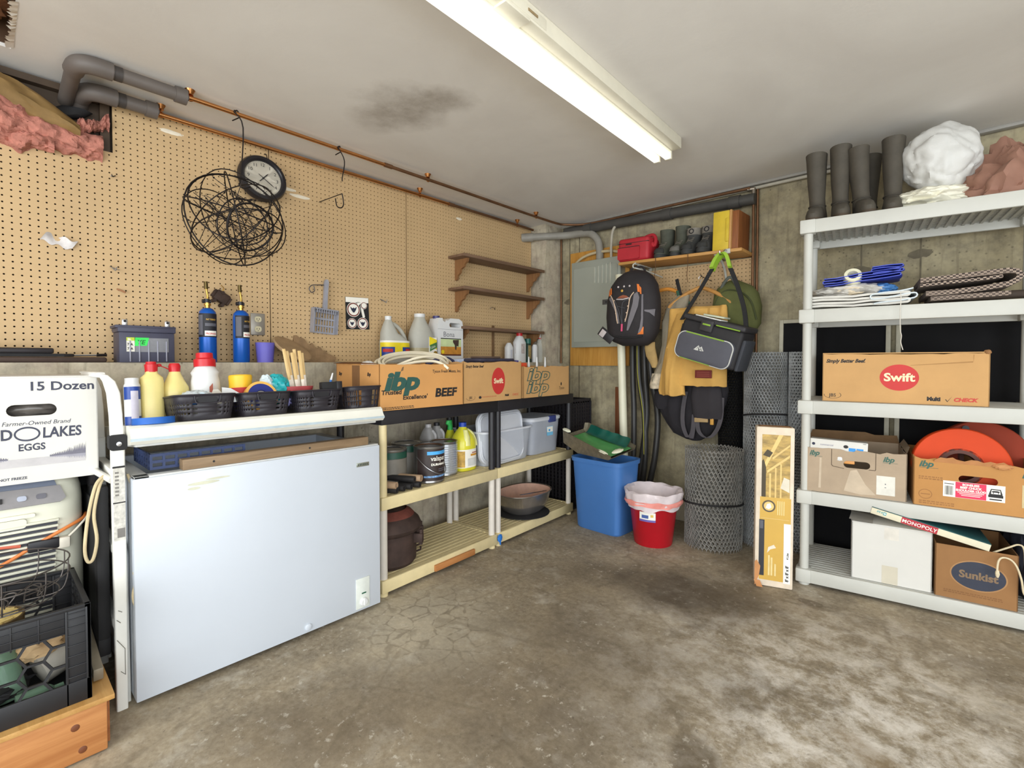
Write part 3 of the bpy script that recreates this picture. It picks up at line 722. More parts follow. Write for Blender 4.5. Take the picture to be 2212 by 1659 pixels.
def torch(y, lab, turn):
    t = thing('propane_torch', lab, 'torch', (-2.655, y, LZ), LW, 'propane torches')
    BL = M('torch_blue', (18, 88, 178), .32, .2, var=.04)
    b = B(); b.lathe([(0, 0), (.034, 0), (.037, .006), (.037, .222), (.034, .242), (.022, .256), (.012, .260), (0, .26)], BL, 32); b.obj('cylinder', t)
    b = B(); a0 = -90 + turn
    b.wrap(.0375, a0 - 100, a0 + 70, .12, .232, M('torch_label_black', (28, 28, 34)), n=20); b.wrap(.0378, a0 - 42, a0 + 42, .126, .150, WHI, n=12)
    bend = lambda r: (lambda v: Vector((r * math.cos(R(a0) + v.x / r), r * math.sin(R(a0) + v.x / r), v.z)))
    b.text('PROPANE', 0, .132, .0125, REDI, bold=.0003, align='CENTER', bend=bend(.0381), sx=.85)
    b.text('FAT TORCH', 0, .200, .010, M('gold_ink', (214, 170, 70)), bold=.0003, align='CENTER', bend=bend(.0379), sx=.8)
    b.wrap(.0378, a0 - 40, a0 + 40, .172, .186, M('grey_ink', (92, 92, 100)), n=10)
    b.wrap(.0378, a0 - 95, a0 - 55, .13, .225, M('grey_ink'), n=6); b.obj('label', t)
    b = B(); BR = M('brass'); b.cyl((0, 0, .258), (0, 0, .285), .011, BR); b.cyl((0, 0, .272), (0, 0, .280), .015, BR); vv = b.obj('valve', t)
    b = B(); b.cyl((-.002, 0, .285), (-.002, 0, .303), .012, BLK); b.cyl((-.022, 0, .292), (.014, 0, .292), .009, BLK); b.obj('knob', vv)
    b = B(); b.tube(spline([(0, 0, .303), (.001, 0, .32), (-.003, 0, .345), (-.005, -.002, .375)], 4), [.005] * 12 + [.0065], BR, 10)
    b.cyl((-.005, -.002, .35), (-.006, -.002, .385), .0085, M('blackened_brass', (92, 78, 46), .4, .9)); b.obj('burner_tube', vv)
torch(.742, 'blue propane torch beside the battery, left of the two', 8)
torch(.890, 'blue propane torch beside the wall outlet, right of the two', 38)

t = thing('plastic_cup', 'purple plastic cup on the ledge beneath the outlet', 'cup', (-2.655, 1.003, LZ), LW)
b = B(); PURP = M('purple_plastic', (110, 104, 196), .4, var=.04)
b.lathe([(0, 0), (.038, 0), (.046, .098), (.047, .102), (.044, .102), (.036, .006), (0, .006)], PURP, 28); b.obj('cup', t)
DUST = M('dusty_tan', (164, 136, 100), .95, var=.15, scale=18, bump=.4)
b = B(); b.lathe([(0, -.008), (.104, -.008), (.108, 0), (.104, .008), (.03, .012), (0, .011)], DUST, 40)
tag(b.obj('round_disc', loc=(-2.645, 1.140, LZ + .072), rot=(R(30), R(22), R(90))), 'tan dusty round disc leaning on the pegboard behind the paint stirrers', 'disc')
DBR = M('brown_bark', (140, 112, 80), .95, var=.25, scale=20, bump=.5)
t = thing('bark_slab', 'jagged brown slab leaning on the pegboard right of the tan disc', 'slab', (-2.705, 1.29, LZ), LW, rot=(R(-14), 0, R(90)))
b = B(); rng = random.Random(3); top = [(-.10 + .2 * i / 14, .165 - .12 * (i / 14) ** 1.1 + rng.uniform(-.016, .012)) for i in range(15)]
b.prism([(-.12, .0), (.12, .0), (.135, .03)] + top[::-1], 0, .018, DBR); b.obj('slab', t)

# three jugs
def jug_profile_obj(loc, lab, body_col, kind):
    t = thing('cleaner_jug', lab, 'jug', loc, LW, 'cleaner jugs on the ledge')
    clear = M('cloudy_plastic', (206, 204, 192), .35, var=.05, trans=0.25)
    if kind == 'trigger':
        b = B(); b.loft([(.100, 0, 0, .094, .055), (.100, 0, .006, .098, .058), (.100, 0, .125, .098, .058), (.090, 0, .15, .084, .055), (.060, 0, .185, .052, .046), (.055, 0, .22, .038, .036), (.054, 0, .25, .026, .026), (.053, 0, .268, .018, .018)], clear, p=2.8, n=32); b.obj('bottle', t)
        b = B(); b.tube(spline([(.066, 0, .243), (.098, 0, .240), (.142, 0, .208), (.172, 0, .165), (.184, 0, .130)], 5), .013, clear, 12); b.obj('handle', t)
        b = B(); b.lathe([(0, .266), (.020, .266), (.021, .29), (0, .292)], WHP, 24, c=(.053, 0, 0)); b.obj('cap', t)
        b = B(); LB = M('label_yellow', (246, 220, 40), .5); DB = M('label_blue', (30, 66, 150), .5)
        ring = lambda z0, z1, m_, o, a0, a1: b.add(g_grid(lambda u, v: ((.100 + (.098 + o) * math.copysign(abs(math.cos(R(a0 + (a1 - a0) * u))) ** (2 / 2.8), math.cos(R(a0 + (a1 - a0) * u))), (.058 + o) * math.copysign(abs(math.sin(R(a0 + (a1 - a0) * u))) ** (2 / 2.8), math.sin(R(a0 + (a1 - a0) * u))), z0 + (z1 - z0) * v)), 30, 2), m_)
        ring(0.032, 0.132, LB, .001, -185, 5); ring(0.124, 0.136, WHI, .0012, -185, 5)
        ring(0.032, 0.096, DB, .0015, -178, -104); ring(0.032, 0.096, DB, .0015, -84, -6); ring(0.064, 0.084, REDI, .002, -168, -112); ring(0.064, 0.086, REDI, .002, -72, -22); ring(0.040, 0.048, WHI, .002, -70, -30)
        b.obj('label', t)
    elif kind == 'tall':
        b = B(); b.loft([(.088, 0, 0, .082, .06), (.088, 0, .006, .088, .064), (.088, 0, .16, .088, .064), (.084, 0, .205, .076, .056), (.080, 0, .25, .054, .044), (.078, 0, .285, .036, .034), (.078, 0, .302, .032, .032)], clear, p=2.6, n=32); b.obj('bottle', t)
        b = B(); b.lathe([(0, .300), (.036, .300), (.037, .322), (0, .324)], WHP, 24, c=(.078, 0, 0)); b.obj('cap', t)
        b = B(); b.box(.105, .17, -.0655, -.0645, .03, .165, WHI); b.patch([(.108, .11), (.170, .085), (.170, .15), (.108, .172)], M('label_yellow'), y=-.066); b.patch([(.112, .072), (.170, .098), (.170, .135), (.112, .115)], M('label_green', (74, 122, 66), .5), y=-.0665)
        b.patch(ell(.02, .026, 20, .158, .05), M('label_olive', (150, 116, 30)), y=-.0662); b.text('CLEAN', .118, .088, .02, WHI, y=-.0669, rot=18, sx=.7); b.obj('label', t)
        b = B(); b.loft([(.088, 0, .006, .0885, .0645), (.088, 0, .095, .0885, .0645)], M('murky_liquid', (178, 166, 128), .4), p=2.6, n=32); b.obj('liquid', t)
    else:
        b = B(); W, Hh = .115, .0
        out = [(-.112, 0), (.112, 0), (.115, .006), (.115, .255), (.108, .288), (.080, .304), (.0, .304), (-.022, .288), (-.036, .290), (-.05, .275), (-.066, .285), (-.070, .302), (-.1, .302), (-.104, .285), (-.115, .262), (-.115, .006)]
        # the jug wall carries a real finger hole: two halves meeting over it
        hole_ = rrect(.098, .030, .0145, 6, .040, .258)
        left = [(.04, .0), (-.112, 0), (-.115, .006), (-.115, .262), (-.104, .285), (-.1, .302), (-.070, .302), (-.066, .285), (-.05, .275), (-.036, .290), (-.022, .288), (0, .304), (.04, .304), (.04, .273), (-.0005, .273), (-.009, .267), (-.009, .249), (-.0005, .243), (.04, .243)]
        right = [(.04, 0), (.04, .243), (.0805, .243), (.089, .249), (.089, .267), (.0805, .273), (.04, .273), (.04, .304), (.080, .304), (.108, .288), (.115, .255), (.115, .006), (.112, 0)]
        b.prism(left, -.05, .05, WHP); b.prism(right, -.05, .05, WHP); b.obj('jug_body', t)
        b = B(); b.lathe([(0, .300), (.024, .300), (.024, .318), (0, .320)], M('navy_cap', (62, 58, 108), .4), 20, c=(-.085, 0, 0)); b.obj('cap', t)
        b = B(); b.rect(-.088, .096, .05, .165, M('floor_photo_amber', (206, 142, 58), .5, var=.2, scale=30), y=-.0505); b.rect(-.088, .096, .108, .165, M('floor_photo_green', (206, 222, 166), .5), y=-.051); b.rect(-.088, .096, .046, .056, M('floor_photo_edge', (96, 50, 40), .5), y=-.0513); b.rect(-.088, .096, .160, .166, INK, y=-.0513)
        b.patch([(.02, .155), (.075, .158), (.07, .11), (.055, .115), (.05, .085), (.04, .09), (.036, .12), (.02, .14)], M('dark_figure', (70, 52, 46), .6), y=-.0516)
        b.patch(ell(.013, .013, 16, -.070, .072), M('label_yellow'), y=-.0515); b.text('Bona', -.066, .176, .050, M('grey_logo', (120, 118, 122), .5), y=-.0505, sx=1.0); b.rect(-.112, .112, .226, .2275, M('grey_logo'), y=-.0505); b.obj('label', t)
jug_profile_obj((-2.655, 1.690, LZ), 'cloudy jug with a yellow and blue label and slanted handle, on the ledge', None, 'trigger')
jug_profile_obj((-2.66, 1.912, LZ), 'tall cloudy bottle with a wide white cap, on the ledge between two jugs', None, 'tall')
jug_profile_obj((-2.655, 2.212, LZ), 'white floor-cleaner jug with a picture label and finger hole, on the ledge', None, 'bona')
# cluster of small bottles at the far end of the ledge
def bottle(name, loc, lab, cat, rows, mat, extra=None, cap=None, group='small bottles at the end of the ledge', **k):
    t = thing(name, lab, cat, loc, LW, group)
    b = B(); b.loft(rows, mat, n=20, **k); b.obj('body', t)
    if cap: c, mt = cap; b = B(); b.lathe(c, mt, 18); b.obj('cap', t)
    if extra: extra(t)
    return t
def lbl(t, r, z0, z1, mat, sy=1.0, a=(-170, -10)):
    b = B(); b.wrap(r, a[0], a[1], z0, z1, mat, sy); b.obj('label', t)
bottle('white_bottle', (-2.66, 2.865, LZ), 'short plain white bottle at the left of the cluster on the ledge', 'bottle', [(0, 0, 0, .036, .03), (0, 0, .118, .036, .03), (0, 0, .14, .026, .022), (0, 0, .155, .015, .015)], WHP, lambda t: lbl(t, .0365, .03, .1, M('pale_label', (206, 208, 216)), .84), p=2.4)
bottle('white_jug', (-2.645, 2.975, LZ), 'white jug with a red cap in the cluster on the ledge', 'jug', [(0, 0, 0, .060, .04), (0, 0, .16, .060, .04), (0, 0, .20, .034, .03), (0, 0, .215, .022, .022)], WHP, lambda t: lbl(t, .061, .07, .15, M('mottled_label', (188, 176, 170), .6, var=.3, scale=50), .68), ([(0, .213), (.025, .213), (.026, .245), (0, .247)], RED), p=2.6)
bottle('spray_can', (-2.65, 3.085, LZ), 'dark green spray can in the cluster on the ledge', 'spray can', [(0, 0, 0, .029, .029), (0, 0, .145, .029, .029), (0, 0, .155, .024, .024)], M('dark_green_can', (28, 58, 44), .4), lambda t: lbl(t, .0295, .03, .14, M('gold_label', (150, 128, 76), .6, var=.4, scale=60), 1, (-130, -50)), ([(0, .155), (.026, .155), (.026, .195), (0, .197)], M('green_cap', (26, 96, 84), .4)))
bottle('caulk_bottle', (-2.63, 3.150, LZ), 'slim white bottle right of the green spray can', 'bottle', [(0, 0, 0, .026, .024), (0, 0, .13, .026, .024), (0, 0, .148, .016, .016)], WHP)
t = bottle('spray_bottle', (-2.66, 3.225 + .03, LZ), 'cloudy spray bottle with a white trigger head beside the copper pipe', 'spray bottle', [(0, 0, 0, .042, .032), (0, 0, .10, .044, .034), (0, 0, .15, .034, .028), (0, 0, .17, .022, .022), (0, 0, .185, .026, .024), (0, 0, .20, .014, .014)], M('cloudy_plastic'), p=2.3)
b = B(); b.lathe([(0, .200), (.018, .200), (.018, .208), (0, .209)], RED, 16); b.obj('collar', t)
b = B(); b.loft([(0, 0, .208, .016, .014), (0, 0, .235, .014, .013), (-.006, 0, .255, .018, .012), (-.004, 0, .268, .012, .009)], WHP, n=16); b.box(-.03, -.006, -.005, .005, .248, .262, WHP, .003); b.tube([(-.012, 0, .236), (-.022, 0, .225), (-.024, 0, .21)], .003, WHP, 6); b.obj('trigger_head', t)
# ------------------------------------------------------------------ left foreground: platform, crate, dehumidifier, egg box, ladder
t = thing('wooden_platform', 'low pine and plywood platform on the floor at the lower left', 'platform', (-1.81, -.42, 0), LW)
PINE2 = wood('knotty_pine', (166, 104, 54), (206, 146, 88), 0, 4)
b = B(); b.box(0, .655, 0, .036, .006, .148, PINE2, .003)
for (u, z) in ((.585, .105), (.60, .035), (.25, .06)): b.lathe([(0, 0), (.010, 0), (.007, .0012), (0, .0014)], M('dark_knot', (104, 56, 28)), 14, mx=Matrix.Translation((u, 0, z)) @ Matrix.Rotation(R(90), 4, 'X'))
b.obj('front_board', t)
b = B(); b.box(.625, .665, .037, .70, .004, .148, wood('reddish_end_board', (150, 88, 44), (190, 122, 68), 1)); b.obj('end_board', t)
b = B(); b.box(-.01, .672, -.006, .72, .148, .163, wood('platform_ply', (176, 128, 66), (206, 162, 98), 1), .002); b.obj('plywood_top', t)

t = thing('milk_crate', 'black milk crate with honeycomb sides on the wooden platform', 'crate', (-1.83, -.17, .1635), LW)
CRT = M('crate_plastic', (30, 30, 33), .5, var=.12, scale=20)
def hexlines(w, h, s):
    out = []; dx = s * 1.5; dy = s * math.sqrt(3)
    for i in range(-1, int(w / dx) + 2):
        for j in range(-1, int(h / dy) + 2):
            cx = i * dx; cy = j * dy + (dy / 2 if i % 2 else 0)
            P = [(cx + s * math.cos(k * PI / 3), cy + s * math.sin(k * PI / 3)) for k in range(4)]
            for a, c in zip(P[:3], P[1:]): out.append((a, c))
    res = []
    for (x0, y0), (x1, y1) in out:
        cl = lambda v, m: max(0, min(m, v))
        if (x0 < 0 and x1 < 0) or (x0 > w and x1 > w) or (y0 < 0 and y1 < 0) or (y0 > h and y1 > h): continue
        res.append(((cl(x0, w), cl(y0, h)), (cl(x1, w), cl(y1, h))))
    return res
def crate_side(b, L, fr):
    """fr maps (u, depth, z) to local space"""
    def bx(u0, u1, d0, d1, z0, z1):
        p = [fr(u, d, z) for u in (u0, u1) for d in (d0, d1) for z in (z0, z1)]
        xs, ys, zs = zip(*p); b.box(min(xs), max(xs), min(ys), max(ys), min(zs), max(zs), CRT, .0015)
    bx(0, L, 0, .006, 0, .062)
    bx(0, L, 0, .014, .266, .276)
    for u in (0, L - .055): bx(u, u + .055, .003, .009, .06, .27); bx(u, u + .006, 0, .012, .0, .27); bx(u + .049, u + .055, 0, .012, .0, .27)
    for z in (.075, .105, .135, .165, .195, .218, .240, .256):
        bx(0, .055, 0, .012, z, z + .003); bx(L - .055, L, 0, .012, z, z + .003)
    bx(.055, L - .055, .003, .008, .205, .268)
    for z in (.205, .226, .247): bx(.055, L - .055, 0, .012, z, z + .003)
    k = int((L - .11) / .05)
    for i in range(1, k): bx(.055 + i * (L - .11) / k - .002, .055 + i * (L - .11) / k + .002, 0, .012, .2, .268)
    for (a, c) in hexlines(L - .11, .15, .034):
        p, q = fr(.055 + a[0], .006, .058 + a[1]), fr(.055 + c[0], .006, .058 + c[1])
        if (Vector(p) - Vector(q)).length > .003: b.add(g_cyl(p, q, .0042, n=4), CRT)
W_, D_ = .375, .36
for nm, L, fr in (('front_side', W_, lambda u, d, z: (u, d, z)), ('back_side', W_, lambda u, d, z: (u, D_ - d, z)), ('end_side', D_, lambda u, d, z: (W_ - d, u, z)), ('end_side', D_, lambda u, d, z: (d, u, z))):
    b = B(); crate_side(b, L, fr); b.obj(nm, t)
b = B(); b.box(.01, W_ - .01, .01, D_ - .01, .004, .012, CRT); b.obj('base', t)
# in the crate
GL = M('green_glass_bottle', (142, 176, 150), .15, var=.1, trans=.45)
def lying(name, lab, cat, mat, u, d, z, r, L, rot, group=None, neck=True):
    b = B(); prof = [(0, 0), (r, .002), (r, L * .6), (r * .75, L * .72), (r * .35, L * .8), (r * .33, L), (0, L)] if neck else [(0, 0), (r, .004), (r, L), (0, L)]
    b.lathe(prof, mat, 20); o = b.obj(name, loc=(-1.83 - d, -.17 + u, .1635 + z), rot=rot); return tag(o, lab, cat, group)
lying('glass_bottle', 'pale green glass bottle standing tilted inside the milk crate', 'bottle', GL, .215, .12, .02, .036, .23, (R(10), R(-14), 0))
lying('glass_bottle', 'small green bottle lying at the bottom front of the milk crate', 'bottle', GL, .22, .055, .034, .020, .10, (R(-88), 0, R(5)))
lying('glass_jar', 'cloudy glass jar lying in the milk crate behind the honeycomb front', 'jar', M('cloudy_glass', (190, 184, 172), .2, trans=.3), .27, .15, .06, .045, .1, (R(-75), 0, R(20)), neck=False)
for (nm, lab, mat, u, d, z, rx, ry, rz_, sd) in (('crumpled_paper', 'crumpled tan paper bag in the milk crate', M('tan_paper', (196, 164, 122), .9, var=.2), .27, .20, .135, .075, .08, .05, 3), ('plastic_wrap', 'dark crumpled wrap at the bottom of the milk crate', BLK2, .13, .16, .05, .10, .12, .034, 5)):
    b = B(); b.add(g_blob(rx, ry, rz_, sd, .5, 2.5, 4), mat); tag(b.obj(nm, loc=(-1.83 - d, -.17 + u, .1635 + z)), lab, 'wrapping')
t = thing('round_tin', 'round tin of yellowish wax under the wire basket in the milk crate', 'tin', (-1.83 - .14, -.17 + .17, .1635 + .20))
b = B(); b.lathe([(.0, 0), (.075, 0), (.078, .055), (.075, .057), (.072, .05), (0, .045)], M('rusty_tin', (120, 100, 70), .5, .6), 28); b.obj('tin', t)
b = B(); b.add(g_blob(.066, .066, .012, 2, .5, 3, 4), M('yellow_wax', (228, 202, 130), .6, var=.2, scale=20), Matrix.Translation((0, 0, .052))); b.obj('wax', t)
t = thing('wire_basket', 'thin grey wire egg basket lying on top of the milk crate', 'basket', (-1.83 - .17, -.17 + .20, .1635 + .275))
WIRE = M('grey_wire', (92, 86, 82), .45, .7)
b = B()
for (rr, z) in ((.155, .105), (.155, .068), (.13, .012), (.09, .004)): b.tube([(rr * math.cos(2 * PI * i / 36), rr * .95 * math.sin(2 * PI * i / 36), z) for i in range(36)], .0021, WIRE, 6, True)
for k in range(10):
    a = 2 * PI * k / 10; c, s_ = math.cos(a), math.sin(a)
    b.tube(spline([(.155 * c, .147 * s_, .105), (.152 * c, .144 * s_, .05), (.13 * c, .123 * s_, .012), (.05 * c, .05 * s_, .002)], 4), .0018, WIRE, 5)
b.obj('wire_frame', t)
b = B()
for k in range(5):
    a = R(-100 + 35 * k); c, s_ = math.cos(a), math.sin(a)
    b.tube(spline([(.07 * c, .07 * s_, .01), (.08 * c, .08 * s_, .05), (.10 * c - .02 * s_, .10 * s_ + .02 * c, .055), (.11 * c, .11 * s_, .03), (.13 * c, .13 * s_, .05), (.12 * c + .02 * s_, .12 * s_ - .02 * c, .07)], 5), .0018, WIRE, 5)
b.obj('curled_wires', t)

t = thing('dehumidifier', 'cream dehumidifier with a louvred front behind the milk crate', 'dehumidifier', (-2.215, -.12, .1635), LW)
DH = M('dehumidifier_shell', (222, 220, 200), .45, var=.06, scale=5)
b = B(); rows = []
for z, k in ((0, .98), (.01, 1), (.50, 1), (.535, .985), (.56, .955), (.575, .90), (.582, .80)): rows.append((.180, .16, z, .180 * k, .16 * k))
b.loft(rows, DH, p=5, n=48); b.obj('shell', t)
b = B()
for k in range(22): b.box(.0, .288 - .0012 * (21 - k), -.004, .003, .04 + k * .0185, .0475 + k * .0185, M('dark_slot', (58, 58, 66)))
for k in range(23): b.box(-.0, .292 - .0012 * (22 - k), -.007, .004, .030 + k * .0185, .0385 + k * .0185, DH, .002)
b.obj('louvre_grille', t)
b = B(); GP = M('grey_panel', (128, 124, 124), .4)
pm = Matrix.Translation((0, -.004, .500)) @ Matrix.Rotation(R(-16), 4, 'X')
b.prism([(.0, .0), (.296, .0), (.310, .012), (.296, .055), (.0, .060)], -.012, .004, GP, pm)
cp = b.obj('control_panel', t)
b = B()
for (u, w_, m_) in ((.145, .034, INK), (.205, .022, M('silver_button', (150, 154, 166), .3, .5)), (.250, .024, M('dark_button', (90, 88, 96), .4))): b.prism(rrect(w_, .016, .006 if w_ < .03 else .002, 4, u, .026), -.016, -.011, m_, pm)
b.prism([(0, .052), (.290, .05), (.282, .078), (0, .082)], -.008, .03, M('blue_grey_strip', (96, 104, 122), .35), pm)
tag(b.obj('buttons_and_display', cp), 'dark display and buttons')
b = B(); b.prism(rrect(.27, .012, .005, 4, .10, .47), -.009, -.002, M('cream_ridge', (236, 230, 204), .4)); b.prism(rrect(.25, .030, .01, 4, .09, .447), -.006, -.002, DH); b.obj('front_ridge', t)
t = thing('extension_cord', 'orange extension cord plugged in, strung across the dehumidifier', 'cord', (-2.225, -.12, .1635), LW)
ORC = M('orange_cord', (222, 128, 62), .5)
b = B(); b.tube(spline([(.0, -.015, .30), (.08, -.018, .305), (.16, -.02, .33), (.24, -.02, .375), (.30, -.018, .405), (.352, .01, .425), (.368, .06, .43), (.372, .14, .41)], 6), .0055, ORC, 8); b.tube(spline([(.0, -.013, .385), (.10, -.014, .388), (.175, -.016, .380), (.20, -.016, .376)], 5), .005, M('red_orange_cord', (208, 104, 78), .5), 8); b.obj('cord', t)
b = B(); b.box(.215, .292, -.032, -.004, .350, .385, BLK, .006); b.obj('socket_end', t)
b = B(); b.box(.285, .318, -.03, -.008, .345, .382, M('white_plug', (226, 218, 200), .5), .005); b.tube(spline([(.31, -.018, .375), (.335, -.016, .40), (.360, .0, .425), (.372, .04, .43)], 4), .0035, M('white_plug'), 7); tag(b.obj('white_plug', t), 'white plug and lead')

# egg box
def carton(name, label, cat, loc, rz, w, d, h, mat, slot=None, lid=True, group=None, tip=None, inner=None, torn=None, left_slot=None):
    """a cardboard box standing at loc: local x to the right, y away; parts front, sides, base, top"""
    t = thing(name, label, cat, loc, rz, group, rot=tip)
    inner = inner or mat; th = .004
    def wall(slot_, L):
        rng = random.Random(int(L * 1000) + len(label))
        top = [(L, h), (0, h)] if not torn else [(L, h)] + [(L * (1 - i / 16), h - rng.random() * torn) for i in range(1, 16)] + [(0, h)]
        if not slot_: return [[(0, 0), (L, 0)] + top]
        cx, cz, sw, sh_ = slot_; r = sh_ / 2; nn = 8
        aL = [(cx - sw / 2 + r + r * math.cos(R(90 + 180 * i / nn)), cz + r * math.sin(R(90 + 180 * i / nn))) for i in range(nn + 1)]
        aR = [(cx + sw / 2 - r + r * math.cos(R(-90 + 180 * i / nn)), cz + r * math.sin(R(-90 + 180 * i / nn))) for i in range(nn + 1)]
        tl = [p for p in top if p[0] < cx]; tr = [p for p in top if p[0] > cx]
        Lp = [(0, 0), (cx, 0), (cx, cz - r)] + aL[::-1] + [(cx, cz + r), (cx, h)] + tl
        Rp = [(cx, 0), (L, 0)] + tr + [(cx, h), (cx, cz + r)] + aR[::-1] + [(cx, cz - r)]
        return [Lp, Rp]
    b = B()
    for P in wall(slot, w): b.prism(P, 0, th, mat)
    b.obj('front_panel', t)
    b = B(); b.box(0, w, d - th, d, 0, h, mat); b.obj('back_panel', t)
    for k, (x0, sl) in enumerate(((0, left_slot), (w - th, None))):
        b = B()
        for P in wall(sl, d): b.add(([Vector((x0 + v.y, v.x, v.z)) for v in g_prism(P, 0, th)[0]], g_prism(P, 0, th)[1]), mat)
        b.obj('side_panel', t)
    b = B(); b.box(th, w - th, th, d - th, 0, th, inner); b.obj('base', t)
    if lid: b = B(); b.box(0, w, 0, d, h, h + .005, mat, .001); b.obj('lid', t)
    return t
t = carton('egg_carton', 'large white egg carton reading 15 Dozen on top of the dehumidifier', 'carton', (-2.17, -.075, .7480), LW, .345, .335, .332, WCARD, slot=(.186, .230, .115, .036), tip=(R(0), R(0), R(90 - 2)))
b = B(); DG = M('grey_navy_ink', (62, 64, 80), .7)
b.text('15 Dozen', .338, .292, .039, DG, align='RIGHT', bold=.0009, sx=1.04)
b.text('A Farmer-Owned Brand', .188, .183, .0185, DG, align='CENTER', shear=.25, sx=.95)
b.text('L AND', .142, .140, .046, DG, align='RIGHT', bold=.0012, sx=.80)
b.text('LAKES', .208, .140, .046, DG, bold=.0012, sx=.74, shear=.05)
ring_o, ring_i = ell(.030, .023, 36, .174, .155), ell(.0255, .0175, 36, .174, .155)
for i in range(36): b.patch([ring_o[i], ring_o[(i + 1) % 36], ring_i[(i + 1) % 36], ring_i[i]], DG)
b.text('EGGS', .184, .103, .030, DG, align='CENTER', bold=.0008, sx=.85)
GRY2, GRY1 = M('mid_grey_ink', (112, 110, 122), .7), M('light_grey_ink', (188, 184, 184), .7)
b.rect(.02, .312, .052, .078, GRY1, y=-.0003)
rng = random.Random(2)
for (x0, x1, base) in ((.02, .130, 0), (.225, .312, 1)):
    n_ = 22; P = [(x0, .078)]
    for i in range(n_):
        f = i / (n_ - 1); env = (1 - f) if base == 0 else f
        xx = x0 + (x1 - x0) * f; hh = .006 + .036 * env * (.6 + .4 * rng.random())
        P += [(xx - .001, .078 + hh * .35), (xx + .001, .078 + hh)] 
    P += [(x1, .078)]; b.patch(P, GRY2, y=-.0006)
    b.patch([(x_, .078 - (z_ - .078) * .5) for x_, z_ in P], M('pale_navy_ink', (150, 148, 158), .7), y=-.0005)
b.text('ROTATE AT 45°', .098, .030, .011, DG, align='RIGHT', bold=.0003)
b.text('PERISHABLE - DO NOT FREEZE', .172, .014, .011, DG, align='RIGHT', bold=.0003)
for (x0, x1, z0, z1) in ((.0, .092, .306, .3075), (.0, .092, .250, .2515), (.0905, .092, .25, .3075)): b.rect(x0, x1, z0, z1, GRY2)
for k in range(5): b.rect(.02, .085 - .006 * (k % 3), .260 + .008 * k, .2625 + .008 * k, GRY2)
b.obj('printed_lettering', part(t, 'front_panel'))
b = B(); b.add(g_blob(.10, .05, .04, 6, .3, 2, 4), M('dark_plastic_bag', (96, 90, 84), .25, var=.4, scale=12), Matrix.Translation((.186, .075, .230))); tag(b.obj('bag_inside', t), 'dark crumpled bag seen through the hand hole')
del t

# folded step ladder
t = thing('step_ladder', 'folded white step ladder standing between the egg carton and the freezer', 'ladder', (-1.985, .285, 0), rot=(0, R(0), R(90)))
LADW = M('ladder_white', (232, 230, 222), .4, var=.05, scale=6)
def lrail(y0):
    b = B(); b.loft([(.012, y0 + .014, 0, .015, .014), (.012, y0 + .014, .42, .017, .014), (.012, y0 + .014, .80, .018, .014), (.012, y0 + .014, .85, .018, .014)], LADW, p=6, n=24); return b
for y0 in (0, .36):
    lrail(y0).obj('front_rail', t)
    b = B(); b.loft([(.029, y0 + .045, .0, .011, .010), (.027, y0 + .045, .42, .010, .010), (.022, y0 + .05, .84, .010, .010)], LADW, p=6, n=20); b.obj('rear_rail', t)
for y0 in (0, .36):
    b = B(); b.loft([(.012, y0 + .014, .84, .0175, .008), (.009, y0 + .014, .96, .0175, .008), (.004, y0 + .014, 1.03, .0175, .008), (-.006, y0 + .016, 1.068, .016, .008), (-.020, y0 + .018, 1.088, .012, .008), (-.034, y0 + .02, 1.094, .006, .007)], LADW, p=5, n=24); b.obj('hand_rail', t)
b = B(); b.box(-.036, -.012, .02, .375, 1.080, 1.098, LADW, .006); b.obj('top_bar', t)
for z in (.25, .50, .75):
    b = B(); b.box(.0, .026, .03, .36, z, z + .028, LADW, .003); b.obj('step', t)
b = B(); b.prism(rrect(.046, .05, .01, 4, .012, .872), -.006, .034, BLK2); b.lathe([(0, 0), (.008, 0), (.007, .004), (0, .005)], STEEL, 14, mx=Matrix.Translation((.013, -.006, .868)) @ Matrix.Rotation(R(90), 4, 'X')); b.obj('hinge_latch', t)
b = B(); b.rect(-.003, .027, .555, .795, M('worn_sticker', (198, 194, 184), .6, var=.3, scale=60), y=-.0012); b.rect(-.004, .028, .790, .796, INK, y=-.0016); b.rect(-.004, .028, .676, .680, INK, y=-.0016); b.rect(.006, .026, .565, .595, M('dark_sticker', (120, 116, 110)), y=-.0016)
for k in range(7): b.rect(.002, .012, .70 + k * .012, .706 + k * .012, M('dark_sticker'), y=-.0016)
b.obj('warning_sticker', t)
b = B(); b.cyl((.0, .04, .745), (-.05, .30, .775), .010, LADW, n=12); b.obj('spreader', t)
b = B(); LN = M('dirt_line', (104, 98, 84)); 
for P in ([(.000, .235), (.020, .200), (.020, .115), (.008, .130)], [(.000, .30), (.010, .288)], [(.004, .33), (.014, .322)]): b.tube([(x, -.0018, z) for x, z in P], .001, LN, 4)
b.obj('scratches', t)
t = thing('rope_loop', 'tan rope loop hanging on the left of the step ladder', 'rope', (-2.05, .235, 0), LW)
b = B(); b.tube(spline([(.035, .02, .755), (.012, .0, .73), (-.008, -.01, .64), (-.018, -.012, .54), (-.012, -.012, .495), (.002, -.012, .50), (.012, -.01, .56), (.006, -.008, .64), (.02, 0, .72), (.035, .02, .75)], 6), .0048, ROPE, 8); b.obj('rope', t)
t = thing('hanging_cord', 'knotted tan cord hanging between the step ladder and the freezer', 'cord', (-2.0, .333, 0), LW)
b = B(); b.tube(spline([(-.008, .02, .76), (.004, -.0, .70), (.006, -.022, .60), (.004, -.022, .50), (.008, -.022, .44), (-.006, -.022, .37), (.002, -.024, .33), (.008, -.022, .38), (.012, -.022, .43), (.004, -.022, .46)], 5), .0042, ROPE, 7)
